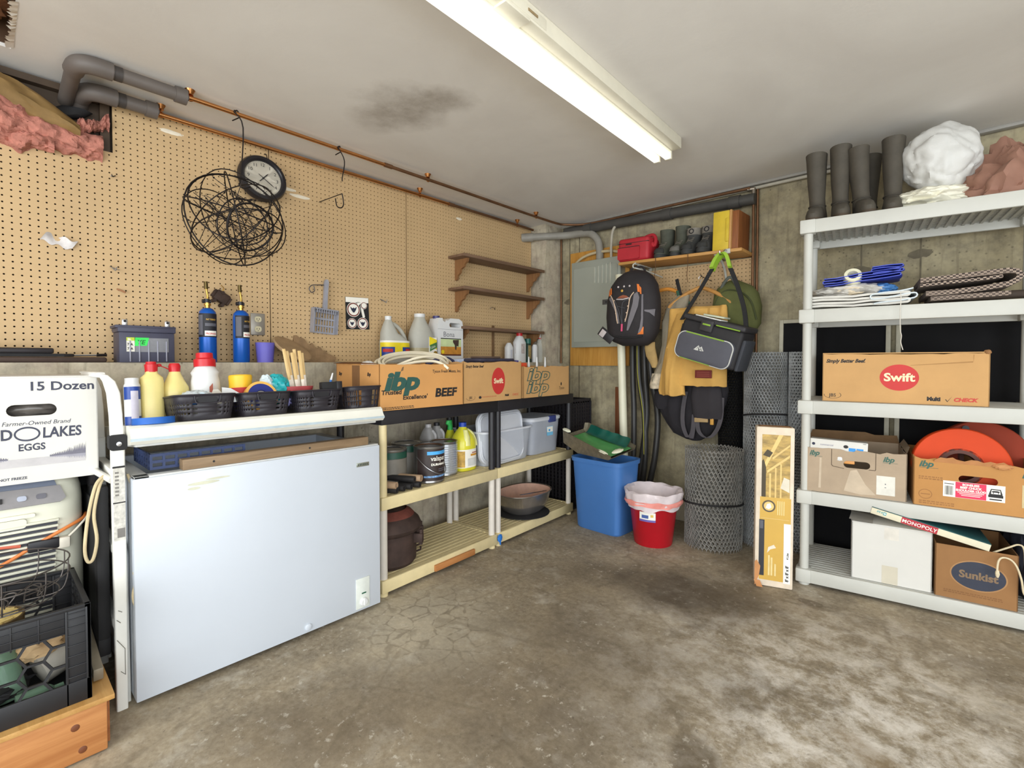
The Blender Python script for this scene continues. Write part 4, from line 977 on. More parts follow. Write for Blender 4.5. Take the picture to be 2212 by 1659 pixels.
b.add(g_blob(.010, .010, .014, 3, .3, 3, 3), ROPE, Matrix.Translation((.004, -.022, .44))); b.tube(spline([(0, -.022, .34), (.004, -.022, .25), (.010, -.02, .15), (.004, -.02, .14)], 4), .004, ROPE, 7); b.obj('cord', t)
b = B(); b.box(0, .024, 0, .50, 0, .036, M('grey_metal_bar', (150, 140, 122), .5, .4), .002)
tag(b.obj('metal_bar', loc=(-1.905, .216, .168), rot=(R(5), 0, R(90 - 1))), 'grey metal bar lying on the platform beside the milk crate', 'bar')
# black filler round a wheel, sized to hide pale ladder parts and darken the gap
t = thing('gap_filler', 'added black cart with a wheel standing in the gap behind the step ladder', 'filler', (-2.05, .246, .1645), LW)
b = B(); b.box(.0, .034, .0, .44, .0, .06, BLK2, .006); b.box(.0, .034, .0, .05, .05, .56, BLK2, .008); b.box(.004, .030, .05, .40, .05, .50, BLK2, .006); b.box(.0, .034, .39, .44, .05, .75, BLK2, .008); b.obj('frame', t)
b = B(); b.lathe([(.03, -.010), (.075, -.010), (.08, 0), (.075, .010), (.03, .010)], BLK, 28, mx=Matrix.Translation((.018, .22, .60)) @ Matrix.Rotation(R(90), 4, 'Y')); b.box(.010, .026, .18, .26, .48, .60, BLK2, .003); b.obj('wheel', t)

# ------------------------------------------------------------------ chest freezer
t = thing('chest_freezer', 'white chest freezer with its lid propped ajar, along the left wall', 'freezer', (-1.957, .328, 0), LW)
W_, D_, H_ = .908, .575, .750
b = B(); th = .05
b.box(0, W_, 0, th, .018, H_, WHM, .004); b.box(0, W_, D_ - th, D_, .018, H_, WHM, .004); b.box(0, th, th - .002, D_ - th + .002, .018, H_, WHM, .004); b.box(W_ - th, W_, th - .002, D_ - th + .002, .018, H_, WHM, .004); b.box(th - .002, W_ - th + .002, th - .002, D_ - th + .002, .018, .12, WHM)
b.box(.004, W_ - .004, .006, .046, H_ - .002, H_ + .006, M('grey_rim', (196, 196, 192), .5), .002)
b.box(.004, .046, .006, D_ - .006, H_ - .002, H_ + .006, M('grey_rim'), .002)
b.obj('cabinet', t)
for u in (.04, W_ - .06):
    for y in (.05, D_ - .07): b = B(); b.cyl((u, y, 0), (u, y, .02), .016, BLK2); b.obj('foot', t)
LIDA = -5.4
lm = Matrix.Translation((0, D_, .815)) @ Matrix.Rotation(R(LIDA), 4, 'X') @ Matrix.Translation((0, -D_, 0))
b = B(); LIDM = M('lid_white', (230, 228, 216), .35, var=.03)
prof = [(-.022, -.006), (-.034, .004), (-.034, .014), (-.026, .026), (-.020, .046), (-.010, .0545), (.0, .056), (D_, .056), (D_, -.006), (.03, -.006)]
V = [Vector((-.008, y, z)) for y, z in prof] + [Vector((W_ + .006, y, z)) for y, z in prof]; n_ = len(prof)
b.add((V, [list(range(n_)), list(range(2 * n_ - 1, n_ - 1, -1))] + [[i, (i + 1) % n_, (i + 1) % n_ + n_, i + n_] for i in range(n_)]), LIDM, lm); ld = b.obj('lid', t, sharp=25)
b = B(); b.box(-.009, W_ + .007, -.0355, -.0335, .0045, .0135, M('blue_grey_trim', (176, 190, 196), .4), 0, lm); b.box(.01, W_ - .01, .01, D_ - .01, -.016, -.006, M('grey_gasket', (206, 206, 202), .7), .004, lm); b.obj('gasket_and_trim', ld)
b = B(); b.box(.02, .03, .545, .56, .75, .86, WHP); b.obj('hinge', t)
b = B(); b.box(.783, .850, -.004, .001, .030, .165, M('grey_white_panel', (216, 220, 212), .45), .002); b.rect(.810, .832, .093, .099, M('green_lamp', (24, 86, 60), .3), y=-.0045)
cp = b.obj('control_panel', t)
b = B(); b.lathe([(0, .0), (.019, 0), (.018, .008), (.014, .012), (0, .012)], WHP, 24, mx=Matrix.Translation((.818, -.004, .058)) @ Matrix.Rotation(R(90), 4, 'X')); b.box(.815, .821, -.019, -.014, .043, .073, WHP, .002); b.obj('thermostat_dial', cp)
b = B(); b.lathe([(0, .0), (.014, 0), (.014, .004), (.011, .006), (0, .006)], WHM, 24, mx=Matrix.Translation((.568, 0, .041)) @ Matrix.Rotation(R(90), 4, 'X')); b.obj('drain_plug', t)
b = B(); b.box(.790, .852, -.0025, .0, .665, .682, M('badge_steel', (170, 174, 164), .3, .8), .001); [b.rect(.796 + k * .0085, .801 + k * .0085 + .001 * (k % 2), .670, .678, M('badge_dark', (70, 78, 70)), y=-.003) for k in range(6)]; b.obj('badge', t)
b = B(); GRS = M('smudge', (206, 206, 184), .6)
for (u, z, w_, h_) in ((.20, .705, .05, .006), (.17, .69, .02, .005), (.245, .715, .04, .004)): b.patch(ell(w_, h_, 20, u, z), GRS, y=-.0006)
b.obj('rubbed_mark', t)
b = B(); b.box(.005, .72, -.022, .022, 0, .036, GREYW, .002); b.cyl((.10, -.0235, .018), (.10, -.02, .018), .004, INK, n=8); b.cyl((.45, -.0235, .02), (.45, -.02, .02), .004, INK, n=8)
tag(b.obj('timber_plank', loc=(-1.985, .462, .757), rz=LW), 'weathered wooden plank propping the freezer lid open', 'plank')
t = thing('freezer_basket', 'dark blue basket showing in the gap beneath the freezer lid', 'basket', (-2.02, .385, .762), LW)
DBL = M('dark_blue_plastic', (44, 58, 96), .5)
b = B()
for z in (0, .022, .044):
    b.box(.0, .30, 0, .006, z, z + .010, DBL); b.box(0, .006, .006, .25, z, z + .010, DBL)
for u in range(9): b.box(u * .0366, u * .0366 + .008, -.001, .005, 0, .054, DBL)
for u in range(7): b.box(-.001, .005, .02 + u * .036, .028 + u * .036, 0, .054, DBL)
b.obj('lattice', t)

# ------------------------------------------------------------------ on the freezer lid
def lid_z(yl): return .815 + (.575 - yl) * math.tan(R(-LIDA)) + .0565
def on_lid(name, lab, cat, Y, yl, group=None, lift=0.0, spin=0.0):
    return thing(name, lab, cat, (-1.957 - yl, Y, lid_z(yl) + lift), rot=(R(LIDA), 0, R(90 + spin)), group=group)
BSK = M('basket_plastic', (40, 36, 42), .5, var=.08)
def basket(lab, Y, yl, w, d, h, big=False, spin=0):
    t = on_lid('plastic_basket', lab, 'basket', Y, yl, 'black baskets on the freezer', 0.001, spin)
    N = 72; zs = [0, .012, .022, .028, .038, .044, .054, .060, h - .016, h] if not big else [0, .012, .030, .034, .052, .056, .078, h - .012, h - .006, h]
    holes = {2, 4, 6} if not big else {1, 3, 5}
    def ring(z):
        k = .86 + .14 * z / h; out = []
        for i in range(N):
            a = 2 * PI * (i + .5) / N; c, s = math.cos(a), math.sin(a)
            out.append(Vector((w / 2 + w / 2 * k * math.copysign(abs(c) ** .36, c), d / 2 + d / 2 * k * math.copysign(abs(s) ** .36, s), z)))
        return out
    V, Fc = [], []
    for z in zs: V += ring(z)
    for j in range(len(zs) - 1):
        for i in range(N):
            if j in holes and i % 2 == 0: continue
            k = (i + 1) % N; Fc.append([j * N + i, j * N + k, (j + 1) * N + k, (j + 1) * N + i])
    Fc.append(list(range(N)))
    b = B(); b.add((V, Fc), BSK); o = b.obj('walls', t); m = o.modifiers.new('thickness', 'SOLIDIFY'); m.thickness = .0022
    b = B(); rr = ring(h); b.tube([(v.x, v.y, v.z) for v in rr], .0035, BSK, 6, True); b.obj('rim', t)
    if not big:
        b = B(); b.tube(spline([(w * .30, -.003, h - .004), (w * .31, -.001, h - .020), (w * .36, .000, h - .030), (w * .64, .0, h - .030), (w * .69, -.001, h - .020), (w * .70, -.003, h - .004)], 4), .003, BSK, 6)
        b.prism(rrect(w * .30, .020, .006, 4, w / 2, h - .018), .0015, .0045, M('basket_slot', (24, 22, 26))); b.obj('handle', t)
    return t
basket('black perforated basket at the left on the freezer lid, in front of the yellow bottles', .452, .035, .205, .26, .090, spin=-2)
basket('black perforated basket holding the blue tape roll, second from the left', .664, .035, .205, .26, .088)
basket('black perforated basket holding the small black box, third from the left', .880, .040, .212, .26, .088)
basket('open-sided black basket at the right end of the freezer lid', 1.104, .02, .175, .24, .095, True)
t = on_lid('painters_tape', 'flat roll of blue tape lying at the front left corner of the freezer lid', 'tape', .395, .045)
b = B(); b.lathe([(.030, 0), (.060, 0), (.060, .022), (.030, .022)], M('blue_tape', (28, 92, 176), .6), 40, closed=True); b.obj('roll', t)
# bottles behind the baskets
def ub(name, lab, cat, Y, yl, rows, mat, cap=None, group=None, p=2.0, extra=None, sharp=35):
    t = on_lid(name, lab, cat, Y, yl, group); b = B(); b.loft(rows, mat, n=24, p=p); b.obj('body', t, sharp=sharp)
    if cap: b = B(); b.lathe(cap[0], cap[1], 20); b.obj('cap', t)
    if extra: extra(t)
    return t
def wrap_label(t, r, z0, z1, mat, a0=-170, a1=-10, sy=1.0, name='label'):
    b = B(); b.wrap(r, a0, a1, z0, z1, mat, sy); return b.obj(name, t)
def ex(t):
    wrap_label(t, .0305, .09, .135, M('can_blue', (36, 70, 150), .4)); wrap_label(t, .0307, .02, .12, M('pale_lilac_label', (206, 200, 212), .5), -110, -55); wrap_label(t, .0306, .0, .03, M('can_blue'))
_c = ub('aerosol_can', 'white and blue can at the far left of the freezer lid beside the step ladder', 'can', .366, .20, [(0, 0, 0, .030, .030), (0, 0, .14, .030, .030), (0, 0, .148, .026, .026)], WHP, ([(0, .148), (.026, .148), (.026, .166), (0, .168)], WHP), extra=ex)
_c.scale = (.8, .8, 1.0)
YLIQ = M('pale_yellow_fluid', (232, 214, 138), .3, var=.05)
ub('yellow_bottle', 'tall pale yellow bottle with a dark red cap behind the left basket', 'bottle', .428, .22, [(0, 0, 0, .036, .026), (0, 0, .155, .036, .026), (0, 0, .168, .034, .024), (0, 0, .182, .020, .018), (0, 0, .19, .018, .017)], YLIQ, ([(0, .188), (.019, .188), (.021, .216), (.017, .218), (.016, .226), (0, .228)], RED), p=3, group='pale yellow bottles with red caps')
def ex(t):
    b = B(); b.tube([(-.014, 0, .197), (-.03, -.004, .206), (-.046, -.008, .212)], .0018, RED, 6); b.add(g_blob(.008, .005, .006, 1, .1, 2, 3), RED, Matrix.Translation((-.05, -.008, .215))); b.obj('cap_strap', t)
ub('yellow_bottle', 'round-shouldered pale yellow bottle with a red strapped cap', 'bottle', .505, .24, [(0, 0, 0, .040, .034), (0, 0, .09, .042, .036), (0, 0, .105, .046, .038), (0, 0, .13, .044, .036), (0, 0, .155, .032, .026), (0, 0, .18, .021, .019), (0, 0, .19, .018, .018)], YLIQ, ([(0, .188), (.018, .188), (.020, .212), (.016, .222), (0, .223)], RED), group='pale yellow bottles with red caps', extra=ex)
def ex(t):
    b = B(); b.patch([(.0, .06), (.05, .05), (.052, .09), (.03, .115), (.005, .115)], WHI, y=-.047); b.rect(.012, .045, .086, .090, REDI, y=-.0475); b.rect(.012, .05, .078, .080, REDI, y=-.0475); b.patch([(.0, .085), (.012, .115), (.012, .14), (.0, .125)], M('rust_print', (170, 90, 70)), y=-.0475); b.obj('label', t)
ub('detergent_bottle', 'white detergent bottle with a big red cap behind the baskets', 'bottle', .606, .235, [(0, 0, 0, .050, .042), (0, 0, .12, .052, .044), (0, 0, .15, .050, .042), (0, 0, .172, .046, .038), (0, 0, .185, .050, .040), (0, 0, .20, .040, .034), (0, 0, .212, .032, .030)], WHP, ([(0, .208), (.038, .208), (.038, .236), (.030, .242), (.029, .262), (0, .264)], RED), extra=ex)
def ex(t):
    wrap_label(t, .0425, .0, .10, M('wipes_blue', (38, 44, 116), .5)); wrap_label(t, .0428, .095, .118, REDI); wrap_label(t, .0428, .090, .096, WHI)
ub('wipes_canister', 'yellow canister with a blue and red band in the second basket', 'canister', .722, .20, [(0, 0, 0, .042, .042), (0, 0, .15, .042, .042)], YEL, ([(0, .150), (.043, .150), (.043, .166), (.04, .170), (0, .170)], YEL), extra=ex)
t = on_lid('tape_roll', 'roll of dark blue and yellow tape standing in the second basket', 'tape', .765, .12, lift=.074)
b = B(); tmx = Matrix.Rotation(R(74), 4, 'X')
b.lathe([(.024, -.016), (.052, -.016), (.052, .016), (.024, .016)], M('tape_navy', (30, 44, 122), .4), 36, mx=tmx, closed=True); b.obj('blue_core', t)
b = B(); b.lathe([(.052, -.016), (.062, -.016), (.062, .016), (.052, .016)], M('tape_amber', (236, 178, 84), .5), 36, mx=tmx, closed=True); b.lathe([(.012, -.012), (.023, -.014), (.023, .012), (.012, .012)], STEEL, 24, mx=tmx, closed=True); b.obj('outer_tape', t)
t = on_lid('plastic_bag', 'clear and teal plastic bag bulging from the second basket', 'bag', .840, .17, lift=.066)
b = B(); b.add(g_blob(.052, .045, .062, 3, .35, 2.4, 4), M('teal_film', (34, 166, 172), .25), Matrix.Translation((.01, .0, .04))); b.obj('teal_sponge', t)
b = B(); b.add(g_blob(.03, .03, .065, 8, .3, 2.4, 4), M('clear_film', (206, 220, 226), .2, var=.2, scale=40), Matrix.Translation((-.036, -.012, .035))); b.add(g_blob(.035, .03, .03, 9, .3, 2.4, 4), M('lilac_film', (140, 136, 188), .3, var=.2, scale=40), Matrix.Translation((.05, -.01, -.005))); b.obj('clear_wrapping', t)
t = on_lid('paint_tray_cup', 'dusty red plastic tray in the third basket holding the wooden stirrers', 'tray', .930, .15, lift=.064)
b = B(); b.loft([(0, 0, 0, .042, .03), (0, 0, .03, .058, .038), (.002, 0, .048, .062, .04)], M('dusty_red', (172, 66, 68), .6), n=28, p=3); b.obj('tray', t)
for k in range(6):
    b = B(); mx = Matrix.Translation((-.010 + k * .013, .01 + (k % 2) * .012, .02)) @ Matrix.Rotation(R(-7 + k * 1.0), 4, 'Y') @ Matrix.Rotation(R(-2), 4, 'X')
    b.box(-.0065, .0065, -.003, .003, 0, .205 - .008 * (k % 3), wood('stirrer_wood', (206, 168, 104), (234, 206, 152), 2), .001, mx)
    b.box(-.0066, .0066, -.0032, .0032, 0, .07 + .02 * (k % 2), M('white_paint_drips', (236, 226, 210), .6, var=.15, scale=60), .001, mx)
    o = b.obj('paint_stirrer', loc=(-1.957 - .16, .925, lid_z(.16) + .055), rot=(R(LIDA), 0, R(90)))
    tag(o, 'paint-dipped wooden stirrer standing in the red tray in the bundle', 'stirrer', 'wooden paint stirrers')
t = on_lid('black_box', 'small flat black box standing in the third basket', 'box', .998, .062, lift=.064)
b = B(); b.box(0, .092, 0, .03, 0, .060, BLK2, .002); b.box(.066, .092, -.001, .03, .002, .062, BLK, .002); b.obj('box', t)
t = on_lid('pen', 'blue and white pen sticking up behind the small black box', 'pen', 1.045, .13, lift=.045)
b = B(); mx = Matrix.Rotation(R(18), 4, 'Y'); b.cyl((0, 0, 0), (0, 0, .095), .0055, M('pen_blue', (46, 112, 190), .4), mx=mx, n=12); b.obj('barrel', t)
b = B(); b.cyl((0, 0, .095), (0, 0, .128), .0055, WHP, .003, 12, mx); b.obj('cap', t)

b = B(); b.add(g_blob(.075, .05, .028, 5, .4, 2.4, 4), M('clear_film')); tag(b.obj('crumpled_film', loc=(-1.957 - .15, .55, lid_z(.15) + .085)), 'crumpled clear film and bits filling the left basket', 'wrapping')
t = on_lid('small_tube', 'blue and white tube lying in the left basket behind its handle slot', 'tube', .55, .075, lift=.055)
b = B(); b.cyl((-.035, 0, .014), (.008, 0, .014), .012, M('pen_blue'), n=14); b.obj('blue_half', t)
b = B(); b.cyl((-.075, 0, .014), (-.035, 0, .014), .010, WHP, n=14); b.obj('white_half', t)
t = on_lid('paper_label', 'white printed card leaning between the first two baskets', 'card', .655, .10, lift=.06)
b = B(); b.prism([(-.035, 0), (.04, 0), (.035, .03), (.0, .055), (-.03, .06)], 0, .002, WHP, Matrix.Rotation(R(-12), 4, 'X')); b.rect(-.02, .025, .020, .023, REDI, y=-.001, mx=Matrix.Rotation(R(-12), 4, 'X')); b.rect(-.02, .015, .030, .032, M('grey_ink'), y=-.001, mx=Matrix.Rotation(R(-12), 4, 'X')); b.obj('card', t)
# ------------------------------------------------------------------ two low plastic shelving units
BEIGE = M('beige_plastic', (222, 204, 156), .5, var=.06)
PWHITE = M('greyed_white_post', (216, 208, 196), .5, var=.06)
def deck(b, w, d, z, lip, mat, nx=26, ny=11, bw=.019, sunk=.006):
    """moulded shelf: four lips and a slatted grid"""
    b.box(0, w, 0, .018, z - lip, z, mat, .004); b.box(0, w, d - .018, d, z - lip, z, mat, .004)
    b.box(0, .018, .016, d - .016, z - lip, z, mat, .004); b.box(w - .018, w, .016, d - .016, z - lip, z, mat, .004)
    for j in range(ny):
        y = .034 + (d - .068) * j / (ny - 1); b.box(.016, w - .016, y - bw / 2, y + bw / 2, z - .022, z - sunk + .004, mat)
    for i in range(nx):
        x = .03 + (w - .06) * i / (nx - 1); b.box(x - .006, x + .006, .016, d - .016, z - .030, z - .016, mat)
def low_unit(lab, ox, oy, w, d, left_mat):
    t = thing('shelving_unit', lab, 'shelving', (ox, oy, 0), 93.3, 'low plastic shelving units')
    for z, mat, lip, nm in ((.082, BEIGE, .062, 'bottom_shelf'), (.482, BEIGE, .062, 'middle_shelf'), (.897, BLK, .068, 'top_shelf')):
        b = B(); deck(b, w, d, z, lip, mat); tag(b.obj(nm, t), 'black top shelf' if mat is BLK else 'beige slatted shelf')
    for (u, v) in ((.026, .026), (w - .026, .026), (.026, d - .026), (w - .026, d - .026)):
        b = B(); b.cyl((u, v, .07), (u, v, .425), .019, PWHITE, n=18); b.cyl((u, v, 0), (u, v, .024), .021, BEIGE, n=18); b.obj('lower_post', t)
        m2 = left_mat if (u < .1 and v < .1) else BLK
        b = B(); b.cyl((u, v, .47), (u, v, .835), .019, m2, n=18); b.obj('upper_post', t)
    return t
low_unit('low plastic shelving unit with black top beside the freezer, paint cans on its middle shelf', -2.010, 1.280, .838, .42, BEIGE)
UX, UY = -2.0595, 2.122
low_unit('low plastic shelving unit with black top in the corner, plastic totes on its middle shelf', UX, UY, .855, .42, BLK)
U1 = Matrix.Translation((-2.010, 1.280, 0)) @ Matrix.Rotation(R(93.3), 4, 'Z')
def up(u, d, z): v = U1 @ Vector((u, d, z)); return (v.x, v.y, v.z)
RZU = 93.3
b = B(); b.box(0, .30, -.014, -.001, 0, .032, PINE2, .001); tag(b.obj('wood_strip', loc=up(.325, 0, .026), rz=RZU), 'thin orange wood strip against the front of the bottom shelf near the floor', 'wood strip')
b = B(); b.add(g_blob(.020, .008, .022, 4, .6, 3, 3), M('blue_rag', (36, 116, 200), .7)); b.box(-.004, .004, -.006, .0, -.04, .015, M('blue_rag'), .001); b.box(-.02, .012, -.006, .0, .012, .02, M('blue_rag'), .001)
tag(b.obj('blue_tape_scrap', loc=up(.845, -.012, .058), rz=RZU), 'scrap of blue tape at the foot of the joint between the two shelving units', 'tape scrap')
# iron stove pot on the bottom shelf
t = thing('iron_fire_pot', 'dark rusty iron pot with side lugs on the bottom shelf beside the freezer', 'pot', up(.165, .185, .083), RZU)
IRON = M('dark_rust', (72, 56, 50), .75, .35, var=.35, scale=12, bump=.3)
b = B(); b.lathe([(0, 0), (.135, 0), (.15, .02), (.152, .165), (.172, .180), (.178, .195), (.165, .225), (.12, .268), (.06, .292), (0, .298)], IRON, 44); pb = b.obj('pot_body', t)
b = B(); b.lathe([(.10, .283), (.125, .267), (.14, .25), (.12, .262)], M('red_rust', (116, 60, 48), .85, var=.3), 40, closed=True); b.obj('rusty_ring', pb)
for a in (-20, -60, 200):
    b = B(); c, s_ = math.cos(R(a)), math.sin(R(a)); b.add(g_box(.05, .03, .05, .006), IRON, Matrix.Translation((.172 * c, .172 * s_, .135)) @ Matrix.Rotation(R(a), 4, 'Z')); b.cyl((.185 * c, .185 * s_, .10), (.185 * c, .185 * s_, .18), .009, IRON, n=10); b.obj('lug', t)
b = B()
for k in range(4): b.tube([(.145, -.05 - .0 * k, .02 + .03 * k), (.165, -.07, .03 + .03 * k), (.175, -.06, .04 + .03 * k)], .006, IRON, 6)
b.obj('grate_teeth', t)
# bowls
t = thing('roasting_pan', 'oval dark steel roasting pan with a pinkish inside on the corner unit bottom shelf', 'pan', (-2.235, 2.56, .084), RZU)
PANM = M('dark_steel', (176, 170, 164), .26, .85, var=.2); 
b = B(); b.loft([(0, 0, .012, .130, .105), (0, 0, .03, .155, .125), (0, 0, .075, .185, .145), (0, 0, .145, .215, .160), (0, 0, .150, .222, .166), (0, 0, .154, .220, .164), (0, 0, .150, .212, .157)], PANM, n=44, p=2.4, cap=(True, False)); b.obj('pan', t)
b = B(); b.loft([(0, 0, .149, .211, .156), (0, 0, .08, .182, .142), (0, 0, .03, .15, .12)], M('pinkish_residue', (206, 164, 142), .7, var=.15, scale=16), n=44, p=2.4, cap=(False, True)); tag(b.obj('inside', t), 'pinkish inside')
b = B(); b.box(-.20, .10, -.118, -.108, .152, .156, STEEL, .002, mx=Matrix.Rotation(R(6), 4, 'Y')); b.obj('rack_edge', t)
t = thing('round_tray', 'black round tray under the roasting pan on the bottom shelf', 'tray', (-2.235, 2.545, .0825), RZU)
b = B(); b.lathe([(0, 0), (.17, 0), (.19, .006), (.19, .010), (.12, .0115), (0, .0115)], BLK2, 36); b.obj('tray', t)

# paint cans etc. on the middle shelf
def can(name, lab, u, d, r, h, body, lidm, z=.483, label=None, handle=True, group='paint cans on the middle shelf'):
    t = thing(name, lab, 'can', up(u, d, z), RZU, group)
    b = B(); b.lathe([(0, .003), (r - .002, .003), (r, 0), (r + .001, .005), (r, .008), (r, h - .01), (r + .003, h - .005), (r + .003, h), (r - .004, h), (r - .006, h - .006), (0, h - .006)], body, 36); cb = b.obj('can_body', t)
    b = B(); b.lathe([(0, h - .008), (r * .82, h - .008), (r * .86, h - .002), (r * .92, h - .001), (r * .95, h - .007)], lidm, 36); b.obj('lid', t)
    if handle:
        b = B(); b.tube(spline([(-r - .004, 0, h * .72), (-r * .85, -r * .8, h * .45), (-r * .1, -r * 1.12, h * .26), (r * .7, -r * .85, h * .30), (r + .004, 0, h * .72)], 6), .0022, STEEL, 6); b.obj('wire_handle', cb)
    if label: label(t, r, h)
    return t
def l_vals(t, r, h):
    b = B(); b.wrap(r + .0012, -178, -2, .012, h - .012, M('dark_brown_label', (52, 40, 38), .45), n=24); b.wrap(r + .0016, -138, -50, h - .040, h - .022, M('sky_blue', (78, 170, 232), .45), n=12)
    bend = lambda v: Vector(((r + .002) * math.cos(R(-92) + v.x / r), (r + .002) * math.sin(R(-92) + v.x / r), v.z))
    b.text('valspar', 0, h - .072, .036, WHI, bold=.0004, align='CENTER', bend=bend, sx=.95); b.text('DURAMAX', 0, h - .098, .0165, WHI, bold=.0007, align='CENTER', bend=bend, sx=1.15)
    for k in range(2): b.wrap(r + .0016, -95, -40, h * .32 + k * .01, h * .32 + .004 + k * .01, M('grey_ink'), n=8)
    b.wrap(r + .0016, -150, -20, .030, .040, M('multicolour_strip', (110, 150, 196), .5, var=.6, scale=60), n=12); b.obj('label', t)
can('paint_can', 'dark brown paint can with white lettering and a wire handle on the middle shelf', .385, .105, .083, .192, M('can_steel', (170, 168, 166), .3, .9), M('brown_lid', (110, 76, 54), .4, .4), label=l_vals)
def l_bar(t, r, h):
    b = B(); b.wrap(r + .001, -178, -2, .010, h - .014, M('silver_label', (192, 196, 202), .3, .6, var=.08, scale=80), n=24)
    for k in range(12): b.wrap(r + .0014, -150, -40, .02 + k * .013, .024 + k * .013, M('faint_print', (160, 164, 170), .5), n=12)
    b.obj('label', t)
can('paint_can', 'silver paint can with faint print, right of the dark brown can', .545, .16, .078, .192, M('can_steel'), M('brown_lid'), label=l_bar, handle=False)
def l_grn(t, r, h):
    b = B(); b.wrap(r + .001, -178, -2, h - .045, h - .012, M('deep_green', (32, 78, 62), .45), n=24); b.wrap(r + .001, -178, -2, .01, h - .047, M('drab_label', (122, 116, 106), .5, var=.15), n=24); b.obj('label', t)
can('paint_can', 'green-topped paint can at the left end of the middle shelf, next to the freezer', .205, .20, .080, .188, M('can_steel'), M('steel_lid', (188, 186, 184), .22, .9), label=l_grn, handle=False)
can('paint_can', 'paint can with a shiny steel lid behind the dark brown can', .375, .285, .083, .192, M('can_steel'), M('steel_lid'), label=l_grn, handle=False)
def tubeobj(name, lab, u, d, z, r, L, col, a, inner=.55, grp='pipes and tubes on the middle shelf'):
    b = B(); dirv = Vector((math.cos(R(a)), math.sin(R(a)), 0))
    m1 = Matrix.Rotation(R(a), 4, 'Z') @ Matrix.Rotation(R(90), 4, 'Y')
    b.lathe([(r * inner, 0), (r, 0), (r, L), (r * inner, L)], col, 18, mx=m1, closed=True)
    tag(b.obj(name, loc=up(u, d, z), rz=RZU), lab, 'tube', grp)
CTU = M('cardboard_tube', (176, 146, 116), .8, var=.1); BPI = M('black_pipe', (40, 38, 38), .6, var=.2)
def tube_end(name, lab, u, d, z, r, L, col, a=-66):
    c, s_ = math.cos(R(a)), math.sin(R(a)); tubeobj(name, lab, u - L * c, d - L * s_, z, r, L, col, a)
tube_end('cardboard_tube', 'tan hollow tube with a pale cut end on top of the black pipes, right one', .250, .010, .532, .0175, .36, CTU)
tube_end('cardboard_tube', 'tan hollow tube with a pale cut end nearest the freezer', .095, .012, .524, .0175, .30, CTU)
for (u, d, z, lab) in ((.150, .022, .4985, 'black pipe end at the middle of the bottom layer'), (.195, .020, .4985, 'black pipe end second from the right in the bottom layer'), (.248, .018, .4985, 'black pipe end at the right of the bottom layer'), (.212, .016, .5325, 'black pipe lying beside the right tan tube, on the bottom layer'), (.100, .014, .4985, 'black pipe end directly under the left tan tube')):
    tube_end('black_pipe', lab, u, d, z, .0155, .34, BPI)
# yellow cleaner jug, green spray cap bottle, grey jugs
t = thing('cleaner_jug', 'gallon jug of yellow cleaner with a blue cap on the middle shelf', 'jug', up(.700, .155, .483), RZU)
YG = M('yellow_cleaner', (222, 214, 60), .25, var=.05)
b = B(); b.loft([(0, 0, 0, .072, .062), (0, 0, .008, .076, .066), (0, 0, .135, .076, .066), (0, 0, .175, .074, .064), (0, 0, .205, .060, .055), (-.004, 0, .235, .036, .036), (-.006, 0, .25, .022, .022), (-.006, 0, .262, .02, .02)], YG, n=36, p=2.6); b.obj('bottle', t)
b = B(); b.loft([(-.018, -.050, .15, .026, .018), (-.020, -.046, .20, .022, .020), (-.014, -.028, .242, .014, .016)], M('pale_yellow_grip', (232, 228, 150), .3), n=18); b.tube(spline([(.012, -.02, .238), (.040, -.030, .215), (.060, -.036, .175), (.064, -.04, .140)], 5), .0125, M('pale_yellow_grip'), 12); b.obj('handle', t)
b = B(); b.lathe([(0, .258), (.0235, .258), (.0235, .284), (0, .286)], M('blue_cap', (30, 68, 170), .4), 20, c=(-.006, 0, 0)); b.obj('cap', t)
b = B()
def pl_(a, z, o): c, s_ = math.cos(R(a)), math.sin(R(a)); return ((.076 + o) * math.copysign(abs(c) ** (2 / 2.6), c), (.066 + o) * math.copysign(abs(s_) ** (2 / 2.6), s_), z)
for (a0, a1, z0, z1, m_, o) in ((-178, -2, .020, .128, WHI, .001), (-178, -120, .024, .120, M('amber_picture', (196, 156, 70), .5, var=.4, scale=40), .0014), (-105, -30, .03, .075, M('pale_text_block', (212, 212, 208), .6), .0014), (-92, -40, .088, .100, M('orange_print', (214, 150, 50), .5), .0016), (-88, -45, .104, .110, M('brown_print', (170, 90, 60), .5), .0016)):
    b.add(g_grid(lambda u, v, a0=a0, a1=a1, z0=z0, z1=z1, o=o: pl_(a0 + (a1 - a0) * u, z0 + (z1 - z0) * v, o), 16, 1), m_)
b.obj('label', t)
t = thing('spray_bottle', 'yellow spray bottle with a bright green head behind the yellow jug', 'spray bottle', up(.715, .285, .483), RZU)
b = B(); b.loft([(0, 0, 0, .045, .035), (0, 0, .16, .045, .035), (0, 0, .2, .03, .026), (0, 0, .225, .018, .018)], M('lime_yellow', (206, 206, 50), .3), n=24, p=2.4); b.obj('bottle', t)
b = B(); b.loft([(0, 0, .225, .017, .017), (0, 0, .25, .016, .015), (-.01, 0, .265, .026, .014), (-.008, 0, .285, .02, .012)], M('bright_green', (60, 190, 90), .4), n=16); b.obj('spray_head', t)
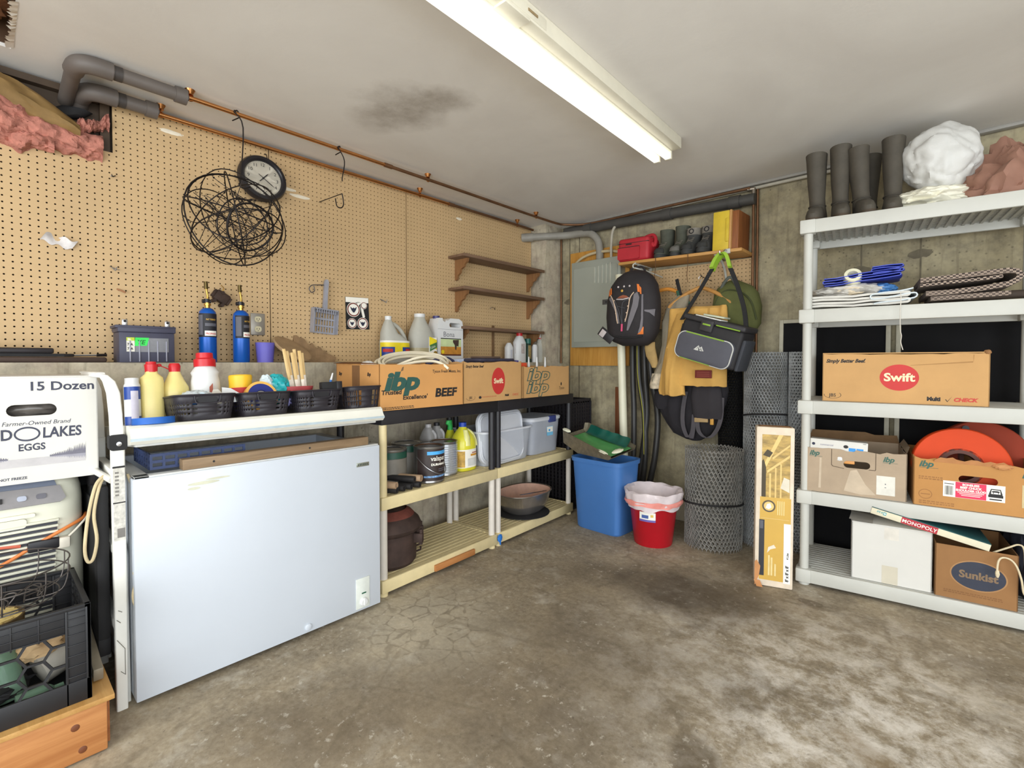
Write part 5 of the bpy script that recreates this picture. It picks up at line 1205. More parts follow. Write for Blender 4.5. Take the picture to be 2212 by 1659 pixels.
for (u, d, lab) in ((.56, .315, 'light grey oil jug at the back of the middle shelf'), (.64, .33, 'grey oil jug with a lighter handle, right of the other grey jug')):
    t = thing('oil_jug', lab, 'jug', up(u, d, .483), RZU, 'grey jugs behind the paint cans')
    GJ = M('grey_jug', (164, 160, 156), .4)
    b = B(); b.loft([(0, 0, 0, .036, .055), (0, 0, .19, .036, .055), (0, 0, .235, .026, .032), (0, -.004, .255, .018, .018)], GJ, n=24, p=3); b.obj('body', t)
    b = B(); b.lathe([(0, .254), (.018, .254), (.018, .274), (0, .275)], BLK if u > .6 else M('grey_cap', (196, 192, 190), .4), 16, c=(0, -.004, 0)); b.tube(spline([(.01, -.03, .235), (.014, -.05, .21), (.012, -.052, .17)], 4), .008, M('grey_cap', (196, 192, 190), .4), 8); b.obj('cap_and_handle', t)
# plastic totes on the corner unit
U2 = Matrix.Translation((UX, UY, 0)) @ Matrix.Rotation(R(93.3), 4, 'Z')
def up2(u, d, z): v = U2 @ Vector((u, d, z)); return (v.x, v.y, v.z)
CLR = M('clear_tote', (224, 228, 236), .22, var=.02, alpha=0.42)
CLR2 = M('frosted_lid', (232, 234, 240), .35, var=.02, alpha=0.80)
t = thing('storage_tote', 'clear plastic tote with a dome lid leaning inside, behind the joint of the units', 'tote', up2(-.055, .055, .483), RZU)
b = B()
def tub(w, d, h, k=.88):
    out = [(w / 2, d / 2, z, w / 2 * (k + (1 - k) * z / h), d / 2 * (k + (1 - k) * z / h)) for z in (0, h * .5, h)]
    inn = [(w / 2, d / 2, z, (w / 2 - .003) * (k + (1 - k) * z / h), (d / 2 - .003) * (k + (1 - k) * z / h)) for z in (h, h * .5, .004)]
    return out + inn
b.loft(tub(.50, .33, .215), CLR, n=48, p=7, cap=(True, True)); b.obj('tub', t)
b = B(); b.loft([(.25, .165, .205, .256, .171), (.25, .165, .217, .258, .173), (.25, .165, .217, .248, .163), (.25, .165, .205, .246, .161)], CLR2, n=48, p=7, cap=(False, False)); b.obj('rim', t)
def big_lid(lab, u, d, z, w, h, tilt, yaw):
    t = thing('tote_lid', lab, 'lid', up2(u, d, z), rot=(R(tilt), 0, R(93.3 + yaw)), group='loose tote lids')
    b = B()
    def ring(k, y): return [Vector((p[0], y, p[1])) for p in rrect(w * k, h * k, .07 * k, 8, 0, h / 2)]
    b.add(g_rings([ring(1, .0), ring(1.0, -.018), ring(.94, -.022), ring(.90, -.012), ring(.86, -.012), ring(.84, -.016), ring(.5, -.018)]), CLR2)
    b.obj('lid', t)
    b = B(); P = rrect(w * .9, h * .9, .06, 8, 0, h / 2); b.tube([(x, -.022, z_) for x, z_ in P], .005, CLR2, 6, True); b.obj('raised_rib', t)
big_lid('large translucent tote lid standing in the clear tote, left of the pair', .105, .10, .490, .32, .325, -6, -4)
big_lid('large translucent tote lid standing in front, right of the pair', .190, .075, .490, .335, .325, -4, 6)
t = thing('storage_tote', 'grey clear tote with a blue latch and sticker at the right of the middle shelf', 'tote', up2(.43, .07, .483), RZU)
b = B(); b.loft(tub(.37, .27, .235, .9), M('grey_clear_tote', (186, 190, 200), .28, var=.04, alpha=.70), n=48, p=7); b.obj('tub', t)
b = B(); b.loft([(.185, .135, .232, .190, .140), (.185, .135, .25, .194, .144), (.185, .135, .258, .186, .136)], CLR2, n=48, p=7); b.obj('lid', t)
b = B(); b.box(.20, .285, -.012, .004, .215, .262, M('latch_blue', (52, 62, 120), .4), .006); b.obj('latch', t)
b = B(); b.rect(.185, .262, .12, .185, M('blue_picture', (120, 190, 226), .4), y=-.0035, mx=Matrix.Rotation(R(-2), 4, 'X')); b.rect(.188, .259, .145, .182, WHI, y=-.0045, mx=Matrix.Rotation(R(-2), 4, 'X')); b.patch(ell(.012, .008, 16, .215, .158), M('sky_blue'), y=-.0055, mx=Matrix.Rotation(R(-2), 4, 'X')); b.obj('sticker', t)
# black crates behind, in the corner
def lattice_crate(lab, x, y, z, w, d, h):
    t = thing('lattice_crate', lab, 'crate', (x, y, z), LW, 'black lattice crates in the corner')
    for nm, L, fr in (('side_panel', w, lambda u, q: (u, 0, q)), ('side_panel', w, lambda u, q: (u, d, q)), ('end_panel', d, lambda u, q: (0, u, q)), ('end_panel', d, lambda u, q: (w, u, q))):
        b = B()
        def bar(u0, u1, z0, z1, th=.004):
            p0, p1 = Vector(fr(u0, z0)), Vector(fr(u1, z1)); lo = [min(p0[i], p1[i]) - th for i in range(3)]; hi = [max(p0[i], p1[i]) + th for i in range(3)]
            b.box(lo[0], hi[0], lo[1], hi[1], z0, z1, BLK)
        bar(0, L, 0, .03); bar(0, L, h - .03, h)
        n_ = max(4, int(L / .032))
        for i in range(n_ + 1): bar(L * i / n_ - .006, L * i / n_ + .006, .02, h - .02)
        m_ = int(h / .028)
        for j in range(1, m_): bar(0, L, h * j / m_ - .003, h * j / m_ + .003, .003)
        b.obj(nm, t)
    b = B(); b.box(0, w, 0, d, .0, .008, BLK); b.obj('base', t)
lattice_crate('black lattice crate standing on the floor in the corner, lower of two', -2.17, 3.03, 0, .26, .38, .42)
lattice_crate('black lattice crate stacked on the other one in the corner, upper of two', -2.17, 3.03, .423, .26, .38, .42)

# ------------------------------------------------------------------ meat boxes along the top of the units
def bars(b, x0, x1, z0, n, h, gap, mat, seed=1, y=-.0005):
    rng = random.Random(seed)
    for k in range(n):
        x = x0
        while x < x1 - .004:
            w = rng.uniform(.004, .014); b.rect(x, min(x1, x + w), z0 - k * gap, z0 - k * gap + h, mat, y); x += w + .003
t = carton('beef_box', 'orange cardboard box lettered BEEF on top of the shelving, nearest the freezer', 'box', (-1.998, 1.262, .8985), LW + 1.5, .535, .385, .222, CARD2, lid=False, inner=CARDI, torn=.004, left_slot=(.20, .150, .05, .03))
b = B(); b.text('ibp', .026, .098, .118, GRN, bold=.0062, shear=.22, sx=1.42, space=.98)
b.text('Trusted', .010, .076, .030, INK, bold=.0009, shear=.08, sx=1.2); b.text("Excellence'", .132, .048, .030, INK, bold=.0009, shear=.12, sx=1.15); b.text('BEEF', .335, .052, .060, INK, bold=.0026, shear=.12, sx=1.22)
b.text('Tyson Fresh Meats, Inc.', .520, .176, .0215, INK, align='RIGHT', shear=.1, bold=.0003, sx=.98); bars(b, .01, .20, .012, 2, .0035, .007, INK, 4)
b.obj('printed_lettering', part(t, 'front_panel'))
b = B(); b.patch([(.12, .185), (.136, .19), (.14, .21), (.13, .205)], CARDI); b.obj('tear', t)
sm = Matrix.Rotation(R(-90), 4, 'Z')              # the end wall facing -x
b = B(); b.text('ibp', -.10, .165, .024, INK, shear=.2, bold=.001, mx=sm, y=-.0006); b.text('ibp', -.36, .165, .024, INK, shear=.2, bold=.001, mx=sm, y=-.0006); b.rect(-.11, -.04, .03, .10, M('old_label', (176, 150, 112), .8), mx=sm); b.rect(-.235, -.165, .11, .215, M('end_flap', (136, 96, 58), .85), y=-.0003, mx=sm); b.rect(-.203, -.197, 0, .12, M('corrugation_line', (120, 84, 50)), y=-.0004, mx=sm); b.obj('end_printing', t)
b = B(); b.add(([Vector((0, 0, .222)), Vector((0, .385, .222)), Vector((-.02, .385, .226)), Vector((-.03, .20, .232)), Vector((-.018, .0, .226))], [[0, 1, 2, 3, 4]]), CARDD); tag(b.obj('flap', t), 'bent-over flap')
t = carton('red_oval_box', 'cardboard box with a red oval emblem, middle of three on the shelving', 'box', (-2.020, 1.806, .8985), LW + 3, .515, .36, .236, CARD, lid=False, inner=CARDI, torn=.010)
b = B(); b.patch(ell(.060, .080, 40, .295, .118), REDI); b.text('Swift', .295, .105, .042, M('cream_ink', (240, 222, 180), .7), y=-.001, align='CENTER', bold=.0014, sx=1.0)
b.text('Simply Better Beef', .018, .200, .020, INK, shear=.3, bold=.0006, sx=.95); b.text('JBS', .058, .024, .019, INK, align='CENTER', bold=.0002)
ro, ri = ell(.036, .016, 28, .058, .030), ell(.034, .0145, 28, .058, .030)
for i in range(16): k = (i + 14) % 28; b.patch([ro[k], ro[(k + 1) % 28], ri[(k + 1) % 28], ri[k]], INK)
b.patch(ell(.012, .008, 10, .135, .028), INK); bars(b, .15, .28, .026, 1, .006, .01, M('faded_red_ink', (190, 120, 80)), 7)
b.text('Multi', .355, .024, .018, INK, bold=.001); b.text('CHECK', .425, .024, .018, M('faded_red_ink2', (206, 110, 76)), bold=.0006, shear=.2); b.obj('printed_lettering', part(t, 'front_panel'))
t = carton('outline_logo_box', 'cardboard box with doubled outline lettering, rightmost of the three on the shelving top', 'box', (-2.050, 2.345, .8985), LW + 3, .53, .34, .205, CARD, lid=False, inner=CARDI, torn=.008)
b = B()
b.text('ibp', .035, .114, .112, GRN, shear=.22, sx=1.8, outline=.0022, bold=.004); b.text('ibp', .030, .032, .108, GRN, shear=.22, sx=1.8, outline=.0022, bold=.004); b.text('Tyson', .40, .04, .03, INK, shear=.2, sx=.9); b.patch(ell(.008, .012, 10, .43, .078), INK); b.obj('printed_lettering', part(t, 'front_panel'))
# contents of the boxes
t = thing('cable_coil', 'coil of cream plastic hose lying in the beef box', 'hose', (-2.20, 1.60, 1.066), LW)
b = B(); HO = M('cream_hose', (232, 222, 196), .5, var=.05)
for k in range(5):
    rr = .155 + .018 * (k % 3); a0 = k * 1.3
    b.tube([(rr * 1.25 * math.cos(a0 + 2 * PI * i / 40), -.02 + rr * .55 * math.sin(a0 + 2 * PI * i / 40), .045 + .050 * math.sin(a0 + 2 * PI * i / 40 + .3) + .006 * k) for i in range(40)], .0075, HO, 8, True)
b.tube(spline([(-.19, -.06, .03), (-.08, -.12, .062), (.02, -.15, .068), (.06, -.185, .05), (.075, -.208, .028)], 6), .0072, HO, 8)
b.tube(spline([(-.17, -.04, .03), (-.05, -.10, .085), (.08, -.10, .09), (.17, -.09, .05), (.21, -.08, .0)], 6), .0072, HO, 8); b.obj('hose', t)
def in_box(name, lab, cat, x, y, z, fn, group=None, rot=None, rz=LW + 3):
    t = thing(name, lab, cat, (x, y, z), rz, group, rot=rot); fn(t); return t
def nozzle(t):
    b = B(); b.cyl((0, 0, 0), (0, 0, .045), .018, WHP, n=14); b.cyl((0, 0, .045), (0, 0, .055), .013, WHP, .009, 14); b.cyl((0, 0, .055), (0, 0, .125), .009, WHP, .003, 14); b.obj('nozzle', t)
for (y, lab) in ((2.49, 'white caulk nozzle sticking out of the rightmost box, left of three'), (2.575, 'white caulk nozzle sticking out of the rightmost box, middle of three'), (2.665, 'white caulk nozzle sticking out of the rightmost box, right of three')):
    in_box('caulk_tube', lab, 'caulk tube', -2.13, y, 1.04, nozzle, 'caulk tubes in the box')
def fn(t):
    b = B(); b.box(-.03, .03, -.03, .03, 0, .03, M('orange_red', (222, 84, 50), .5), .004); b.box(-.03, .03, -.03, .03, -.08, 0, BLK, .004); b.obj('block', t)
in_box('orange_topped_box', 'small orange-topped black block left of the caulk nozzles', 'box', -2.14, 2.42, 1.095, fn)
def fn(t):
    b = B(); b.box(-.16, .16, -.07, .07, 0, .022, M('dark_bundle', (52, 50, 66), .6, var=.3), .009); b.box(-.12, .05, -.05, .05, .022, .034, M('brown_bundle', (92, 72, 60), .8), .006); b.obj('strap', t)
in_box('tool_bundle', 'dark blue and black tool bundle lying on top of the middle box', 'tools', -2.13, 2.12, 1.130, fn)
def fn(t):
    b = B(); b.box(-.11, .12, -.05, .05, 0, .032, M('pale_blue_pack', (196, 206, 226), .4), .004, mx=Matrix.Rotation(R(-3), 4, 'Y')); b.obj('pack', t)
    b = B(); b.patch(ell(.012, .008, 12, .06, .016), INKB, y=-.0512); b.obj('emblem', t)
in_box('pale_pack', 'pale blue and white pack on top of the middle box in front of the pegboard', 'pack', -2.24, 2.02, 1.120, fn)
def fn(t):
    b = B(); b.tube(spline([(-.16, 0, 0), (-.08, -.01, .03), (0, 0, .034), (.06, .0, .01)], 5), .012, M('dark_blue_hose', (58, 62, 96), .5), 10); b.obj('hose', t)
in_box('dark_hose', 'dark blue hose end between the white jug and the middle box', 'hose', -2.22, 1.86, 1.115, fn)
def fn(t):
    b = B(); b.lathe([(0, 0), (.016, 0), (.016, .11), (0, .112)], M('purple_marker', (70, 60, 130), .5), 14); b.obj('marker', t)
in_box('marker', 'purple-blue marker standing at the joint of the two right boxes', 'marker', -2.12, 2.352, 1.03, fn)
b = B(); b.add(g_blob(.03, .03, .018, 2, .5, 2.5, 3), WHP); tag(b.obj('crumpled_bag', loc=(-2.16, 1.30, 1.118)), 'bit of white crumpled bag at the left of the beef box', 'bag')
# ------------------------------------------------------------------ back wall: panel board, electric panel, pipes
t = thing('plywood_board', 'yellow plywood board behind the electric panel on the back wall', 'board', (-2.475, YB - .028, 1.10))
b = B(); b.box(0, .56, 0, .018, 0, .955, PLY, .001); b.obj('board', t)
t = thing('electric_panel', 'grey electric panel with a closed door on the plywood board', 'electric panel', (-2.395, 3.345, 1.250))
EP = M('panel_grey', (164, 168, 156), .5, .2, var=.04, scale=3)
b = B(); b.box(.012, .448, .018, .104, .012, .688, EP, .004); b.obj('box', t)
b = B(); b.box(0, .46, 0, .016, 0, .70, EP, .004); b.prism(rrect(.405, .60, .012, 4, .232, .345), -.006, .002, EP); b.obj('cover', t)
b = B()
for k in range(5): b.prism(rrect(.012, .125 + .01 * k, .0055, 4, .235 + k * .036, .575), -.012, -.004, M('rib_grey', (186, 190, 178), .35, .2))
b.obj('pressed_ribs', t)
b = B(); b.box(.305, .395, -.009, -.004, .332, .372, M('panel_latch', (92, 92, 92), .4, .3), .002); b.box(.335, .345, -.013, -.008, .345, .358, INK, .001); b.obj('latch', t)
b = B(); b.tube(spline([(-.0, .06, .705), (.08, .05, .745), (.2, .045, .765), (.34, .05, .76), (.46, .06, .73)], 6), .011, M('beige_cable', (196, 180, 144), .6), 8)
tag(b.obj('cable', loc=(-2.395, 3.345, 1.250)), 'beige cable arched over the top of the electric panel', 'cable')
t = thing('conduit', 'fat grey plastic conduit bending down into the electric panel', 'conduit', (0, 0, 0))
CG = M('conduit_grey', (146, 142, 132), .55, var=.12, scale=10)
b = B(); b.tube(spline([(-2.72, 3.16, 2.185), (-2.60, 3.24, 2.188), (-2.46, 3.36, 2.195), (-2.32, 3.395, 2.195), (-2.235, 3.398, 2.175), (-2.175, 3.398, 2.115), (-2.155, 3.398, 2.03), (-2.155, 3.398, 1.955)], 6), .030, CG, 18); b.obj('bent_pipe', t)
b = B(); b.cyl((-2.76, 3.135, 2.184), (-2.68, 3.19, 2.186), .036, CG, n=18); b.obj('collar', t)
t = thing('waste_pipe', 'long dark waste pipe sloping along the top of the back wall', 'pipe', (0, 0, 0))
WPM = M('waste_pipe_dark', (72, 70, 66), .6, var=.15, scale=8)
b = B(); b.cyl((-2.50, 3.405, 2.235), (-.99, 3.405, 2.185), .036, WPM, n=20); b.obj('pipe', t)
for x in (-2.30, -1.62, -1.15):
    b = B(); b.cyl((x, 3.405, 2.235 - (x + 2.5) * .0331), (x + .07, 3.405, 2.2327 - (x + 2.5) * .0331), .042, WPM, n=20); b.obj('coupling', t)
t = thing('pvc_conduit', 'thin pale conduit running along the back wall below the ceiling and bending down', 'conduit', (0, 0, 0))
b = B(); b.tube(spline([(-.15, 3.43, 2.262), (-.8, 3.43, 2.262), (-1.5, 3.43, 2.262), (-1.86, 3.425, 2.260), (-1.97, 3.42, 2.235), (-2.02, 3.38, 2.17), (-2.025, 3.36, 2.06), (-2.025, 3.36, 1.95)], 6), .0105, M('pale_conduit', (178, 172, 156), .5), 12); b.obj('pipe', t)
def vpipe(name, lab, x, y, z0, z1, elbow=False):
    t = thing(name, lab, 'pipe', (x, y, z0)); b = B(); b.cyl((0, 0, 0), (0, 0, z1 - z0), .0085, OLDCOP, n=12); b.obj('pipe', t)
    if elbow: b = B(); b.cyl((0, 0, z1 - z0 - .03), (0, 0, z1 - z0 + .012), .0125, M('solder_grey', (150, 140, 126), .4, .8), n=12); b.cyl((.004, 0, z1 - z0 + .006), (-.035, -.01, z1 - z0 + .006), .0125, M('solder_grey'), n=12); b.obj('elbow', t)
    return t
vpipe('copper_pipe', 'vertical copper pipe in the corner left of the electric panel', -2.575, 3.445, 1.12, 2.25)
vpipe('copper_pipe', 'vertical copper pipe right of the coats and the shoe shelf', -1.003, 3.415, .55, 2.248, True)
vpipe('copper_pipe', 'second vertical copper pipe, tight against the one right of the shoe shelf', -.985, 3.44, .55, 2.27)
t = thing('pvc_pipe', 'white upright plastic pipe in the corner behind the blue bin', 'pipe', (-1.872, 3.33, 0), rot=(0, R(-2.0), 0))
b = B(); b.cyl((0, 0, 0), (0, 0, 1.80), .030, M('ivory_pvc', (236, 232, 204), .4, var=.03), n=20); b.obj('pipe', t)
t = thing('wood_lath', 'reddish brown wood strip leaning on the back wall left of the white pipe', 'wood strip', (-2.035, 3.445, 0))
b = B(); b.box(0, .05, 0, .02, .0, .93, wood('red_brown_wood', (108, 62, 32), (140, 84, 46), 2), .002); b.obj('lath', t)
HB = M('black_hose', (46, 44, 42), .45, var=.15)
for k, (x, top, bot, mid) in enumerate(((-1.835, 1.40, -1.83, .03), (-1.775, 1.42, -1.745, .055), (-1.72, 1.32, -1.775, .02), (-1.665, 1.25, -1.69, .05))):
    b = B(); b.tube(spline([(x, 3.36 - .02 * k, top), (x + .012, 3.34 - .015 * k, 1.05), (x + mid, 3.33, .75), ((x + bot) / 2 + mid, 3.32, .45), (bot + .01, 3.33, .2), (bot, 3.34, .012)], 6), .022, HB, 12)
    if k == 1: b.tube(spline([(x + .001, 3.36 - .042, top), (x + .012, 3.34 - .037, 1.05), (x + mid, 3.308, .75), ((x + bot) / 2 + mid, 3.298, .45)], 6), .003, M('yellow_stripe', (170, 166, 60), .6), 6)
    tag(b.obj('black_hose'), ('leftmost black hose hanging beside the white upright pipe', 'black hose with a yellow stripe, second in the hanging bundle', 'third black hose in the hanging bundle', 'rightmost black hose under the backpack')[k], 'hose', 'black hoses by the white pipe')

# ------------------------------------------------------------------ shoe shelf
t = thing('shoe_shelf', 'pine shelf board on the back wall holding the boots and red bag', 'shelf', (-1.872, 3.205, 1.845), rot=(0, R(1.6), 0))
b = B(); b.box(0, .865, 0, .25, 0, .020, wood('shelf_pine', (186, 132, 66), (212, 162, 96), 0), .002); b.obj('board', t)
for u in (.135, .70):
    b = B(); WB = M('bracket_white', (186, 186, 176), .5); b.box(u - .012, u + .012, .02, .245, -.006, 0, WB, .001); b.box(u - .012, u + .012, .24, .246, -.17, 0, WB, .001)
    b.tube(spline([(u, .05, -.006), (u, .13, -.03), (u, .19, -.075), (u, .235, -.15)], 5), .008, WB, 8); b.obj('bracket', t)
SHZ = lambda x: 1.845 + .0204 - (x + 1.872) * math.tan(R(1.6))
def on_shelf(name, lab, cat, x, y=3.215, rz=0, group=None): return thing(name, lab, cat, (x, y, SHZ(x) + .001), group=group, rot=(0, R(1.6), R(rz)))
t = on_shelf('lunch_bag', 'red insulated lunch bag at the left end of the shoe shelf', 'bag', -1.885, 3.21)
LR = M('red_nylon', (178, 38, 48), .6, var=.08, bump=.15, bscale=120)
b = B(); b.add(g_box(.245, .18, .168, .022, 3, (.125, .09, .085)), LR); b.obj('bag_body', t)
b = B(); b.box(.004, .246, -.001, .18, .128, .133, M('black_zip', (40, 30, 34), .6), .002); b.prism(rrect(.175, .09, .012, 4, .095, .058), -.010, .004, LR); b.box(.01, .182, -.012, -.006, .098, .102, M('black_zip')); b.box(.07, .115, -.004, .0, .118, .126, M('black_zip')); b.obj('pocket_and_zip', t)
b = B(); b.tube(spline([(.245, .06, .12), (.262, .06, .10), (.262, .08, .15), (.235, .09, .185), (.18, .09, .178)], 5), .013, LR, 10); b.box(.10, .16, .085, .1, .168, .19, M('olive_clip', (92, 88, 60)), .004); b.obj('strap', t)
def boot(lab, x, cat, nm, body, sole, h, y=3.335, rz=0, tongue=None, group=None):
    t = on_shelf(nm, lab, cat, x, y, rz, group)
    b = B(); b.loft([(0, -.01, .022, .046, .115), (0, -.008, .05, .047, .110), (0, .0, .075, .044, .09), (0, .022, .10, .042, .066), (0, .035, .13, .043, .056), (0, .036, h * .75, .046, .054), (0, .034, h, .050, .056), (0, .034, h - .006, .042, .048), (0, .034, h - .06, .038, .044)], body, n=28, p=2.3, fold=.006, freq=12); b.obj('upper', t)
    b = B(); b.loft([(0, -.01, 0, .047, .118), (0, -.01, .020, .049, .120), (0, -.01, .026, .048, .118)], sole, n=28, p=2.4); b.obj('sole', t)
    b = B(); b.loft([(0, -.10, .035, .038, .022), (0, -.096, .06, .034, .020), (0, -.088, .072, .026, .014)], tongue or sole, n=20); b.obj('toe_cap', t)
    b = B()
    for k in range(5): b.tube([(-.022, -.055 + .014 * k, .088 + .013 * k), (.022, -.052 + .014 * k, .094 + .013 * k)], .0025, M('lace', (120, 112, 100), .8), 6)
    b.obj('laces', t)
    return t
BT = M('boot_olive', (76, 78, 66), .8, var=.2, scale=25, bump=.3); SL = M('rubber_sole', (52, 52, 50), .75); TC = M('toe_grey', (104, 102, 96), .7)
boot('dark olive high boot next to the red lunch bag on the shoe shelf', -1.570, 'boot', 'work_boot', BT, SL, .215, group='pair of dark olive boots', tongue=SL)
boot('dark olive high boot, right one of the pair, before the two-tone shoes', -1.455, 'boot', 'work_boot', BT, SL, .225, group='pair of dark olive boots', tongue=TC)
SHG = M('shoe_grey', (122, 116, 106), .8, var=.2, scale=30)
for x, lab in ((-1.365, 'grey two-tone shoe standing between the olive boots and the other grey shoe'), (-1.262, 'grey two-tone shoe right beside the yellow wooden box')):
    t = boot(lab, x, 'shoe', 'hiking_shoe', M('shoe_dark', (64, 64, 62), .8, var=.15), SL, .185, y=3.315, group='pair of grey hiking shoes', tongue=SL)
    b = B(); b.loft([(0, .036, .145, .048, .058), (0, .036, .19, .051, .060), (0, .036, .185, .043, .05)], SHG, n=24, p=2.3, cap=(False, False)); b.lathe([(.012, -.002), (.018, 0), (.012, .003)], INK, 14, mx=Matrix.Translation((0, -.024, .168)) @ Matrix.Rotation(R(90), 4, 'X'), closed=True); tag(b.obj('light_collar', t), 'light grey collar')
t = on_shelf('wooden_box', 'old wooden box with a yellow front at the right end of the shoe shelf', 'box', -1.192, 3.225, -2)
b = B(); b.box(0, .150, .022, .215, 0, .245, wood('brown_box_wood', (126, 70, 28), (164, 100, 48), 2), .004); b.obj('case', t)
b = B(); b.box(-.004, .098, 0, .024, .0, .248, M('yellow_board', (214, 184, 52), .6, var=.1, scale=12), .005); b.box(.076, .100, -.006, .024, .05, .2, M('yellow_board'), .006); b.obj('yellow_front', t)
b = B(); b.box(.098, .112, .002, .04, 0, .25, wood('pale_edge', (190, 140, 80), (214, 170, 110), 2), .003); b.obj('pale_edge_strip', t)
for (x, lab) in ((-1.575, 'thin brown twine hanging from the shelf edge left of the wooden hanger'), (-1.345, 'thin brown twine hanging from the shelf edge above the hanger hook')):
    b = B(); b.tube(spline([(0, 0, .02), (.002, -.004, -.05), (-.004, -.002, -.12), (.002, 0, -.17)], 4), .0022, M('brown_twine', (96, 66, 40), .9), 5); tag(b.obj('twine', loc=(x, 3.198, SHZ(x) - .02)), lab, 'twine')

# ------------------------------------------------------------------ hanging things
def surf(rows, p):
    """front surface of a loft: returns y for (x, z)"""
    def f(x, z):
        rs = rows
        if z <= rs[0][2]: a = b_ = rs[0]; k = 0
        elif z >= rs[-1][2]: a = b_ = rs[-1]; k = 0
        else:
            i = next(i for i in range(len(rs) - 1) if rs[i][2] <= z <= rs[i + 1][2]); a, b_ = rs[i], rs[i + 1]; k = (z - a[2]) / max(1e-6, b_[2] - a[2])
        cx, cy, rx, ry = (a[j] + (b_[j] - a[j]) * k for j in (0, 1, 3, 4))
        q = min(1, abs(x - cx) / rx); return cy - ry * (1 - q ** p) ** (1 / p)
    return f
def strip(b, A, Bp, mat, f, off=.004, nv=4):
    n = len(A) - 1
    def fn(u, v):
        i = min(n - 1, int(u * n + 1e-6)); k = u * n - i
        a = Vector(A[i]).lerp(Vector(A[i + 1]), k); c = Vector(Bp[i]).lerp(Vector(Bp[i + 1]), k); q = a.lerp(c, v)
        return (q.x, f(q.x, q.y) - off, q.y)
    b.add(g_grid(fn, n * 4, nv), mat)
def conf(pts, f, off=.006): return [(x, f(x, z) - off, z) for x, z in pts]
t = thing('backpack', 'black backpack with grey and orange panels hanging under the shoe shelf', 'backpack', (-1.690, 3.10, 1.245), 6)
NYL = M('black_nylon', (40, 36, 38), .75, var=.15, bump=.15, bscale=150); GRF = M('grey_fabric', (116, 112, 116), .8, var=.08); ORG = M('orange_fabric', (226, 122, 52), .75, var=.06); PIP = M('pale_piping', (214, 186, 160), .7)
rows = [(.005, .02, .0, .09, .05), (.0, .01, .03, .145, .085), (0, 0, .09, .180, .11), (0, 0, .2, .190, .115), (0, .005, .32, .188, .11), (0, .012, .42, .165, .095), (0, .02, .48, .125, .078), (.005, .03, .515, .075, .055), (.005, .04, .53, .03, .03)]
b = B(); b.loft(rows, NYL, n=44, p=2.5, fold=.008, freq=9); b.obj('main_body', t)
f = surf(rows, 2.5)
b = B()
strip(b, [(-.150, .33), (-.125, .30), (-.095, .25), (-.072, .20), (-.060, .15)], [(-.128, .345), (-.100, .31), (-.078, .26), (-.060, .21), (-.052, .15)], GRF, f)
strip(b, [(.045, .345), (.012 + .03, .29), (.028, .23), (.012, .17), (-.0, .10)], [(.068, .36), (.085, .32), (.078, .26), (.05, .18), (.012, .10)], GRF, f)
strip(b, [(.098, .34), (.10, .25), (.10, .18), (.090, .12), (.075, .075)], [(.108, .34), (.112, .25), (.113, .18), (.108, .12), (.100, .075)], GRF, f)
strip(b, [(.118, .235), (.15, .235), (.178, .24)], [(.12, .225), (.15, .215), (.175, .19)], GRF, f)
tag(b.obj('grey_panels', t), 'grey fabric panels')
b = B()
strip(b, [(-.165, .39), (-.150, .345)], [(-.150, .40), (-.135, .35)], ORG, f, .006); strip(b, [(-.146, .402), (-.132, .352)], [(-.132, .405), (-.124, .36)], ORG, f, .006)
strip(b, [(.060, .415), (.070, .36)], [(.076, .41), (.085, .355)], ORG, f, .006); strip(b, [(.079, .40), (.088, .345)], [(.092, .385), (.097, .34)], ORG, f, .006)
strip(b, [(.070, .072), (.096, .09), (.112, .122)], [(.110, .072), (.113, .085), (.116, .120)], ORG, f, .006)
tag(b.obj('orange_accents', t), 'orange fabric accents')
b = B()
b.tube(spline(conf([(-.135, .352), (-.105, .31), (-.085, .25), (-.072, .185), (-.065, .15)], f), 4), .0035, PIP, 6); b.tube(spline(conf([(.045, .358), (.022, .32), (.012, .25), (.0, .19), (-.010, .16)], f), 4), .0035, PIP, 6)
for k in range(4):
    for s_, x0 in ((-1, -.095), (1, .018)): b.lathe([(0, 0), (.005, .002), (0, .006)], PIP, 8, mx=Matrix.Translation((x0 + (.008 * k if s_ < 0 else -.008 * k), f(x0, .31 - .045 * k) - .008, .31 - .045 * k)) @ Matrix.Rotation(R(90), 4, 'X'))
b.obj('piping', t)
b = B()
CRD = M('elastic_cord', (74, 74, 78), .6)
b.tube(spline(conf([(-.09, .31), (-.06, .25), (-.04, .19), (-.03, .14)], f, .010), 4), .0028, CRD, 5); b.tube(spline(conf([(.015, .31), (-.028, .29), (-.03, .2), (-.028, .14)], f, .010), 4), .0028, CRD, 5); b.tube(spline(conf([(-.07, .27), (-.01, .25)], f, .010), 4), .0028, CRD, 5); b.obj('elastic_cord', t)
b = B(); b.cyl((-.032, f(-.03, .13) - .012, .095), (-.030, f(-.03, .15) - .012, .145), .007, M('pink_toggle', (206, 70, 110), .5), n=10); b.obj('toggle', t)
b = B(); strip(b, [(-.075, .325), (-.030, .322), (.012, .325)], [(-.055, .338), (-.03, .345), (-.005, .338)], M('rust_badge', (150, 84, 58), .7), f, .006); strip(b, [(-.082, .315), (-.03, .310), (.018, .318)], [(-.078, .322), (-.03, .318), (.014, .325)], M('silver_trim', (190, 180, 178), .5), f, .006)
for x in (-.075, -.03, .010): b.lathe([(0, 0), (.007, .002), (0, .004)], M('silver_trim'), 10, mx=Matrix.Translation((x, f(x, .405) - .003, .405)) @ Matrix.Rotation(R(90), 4, 'X'))
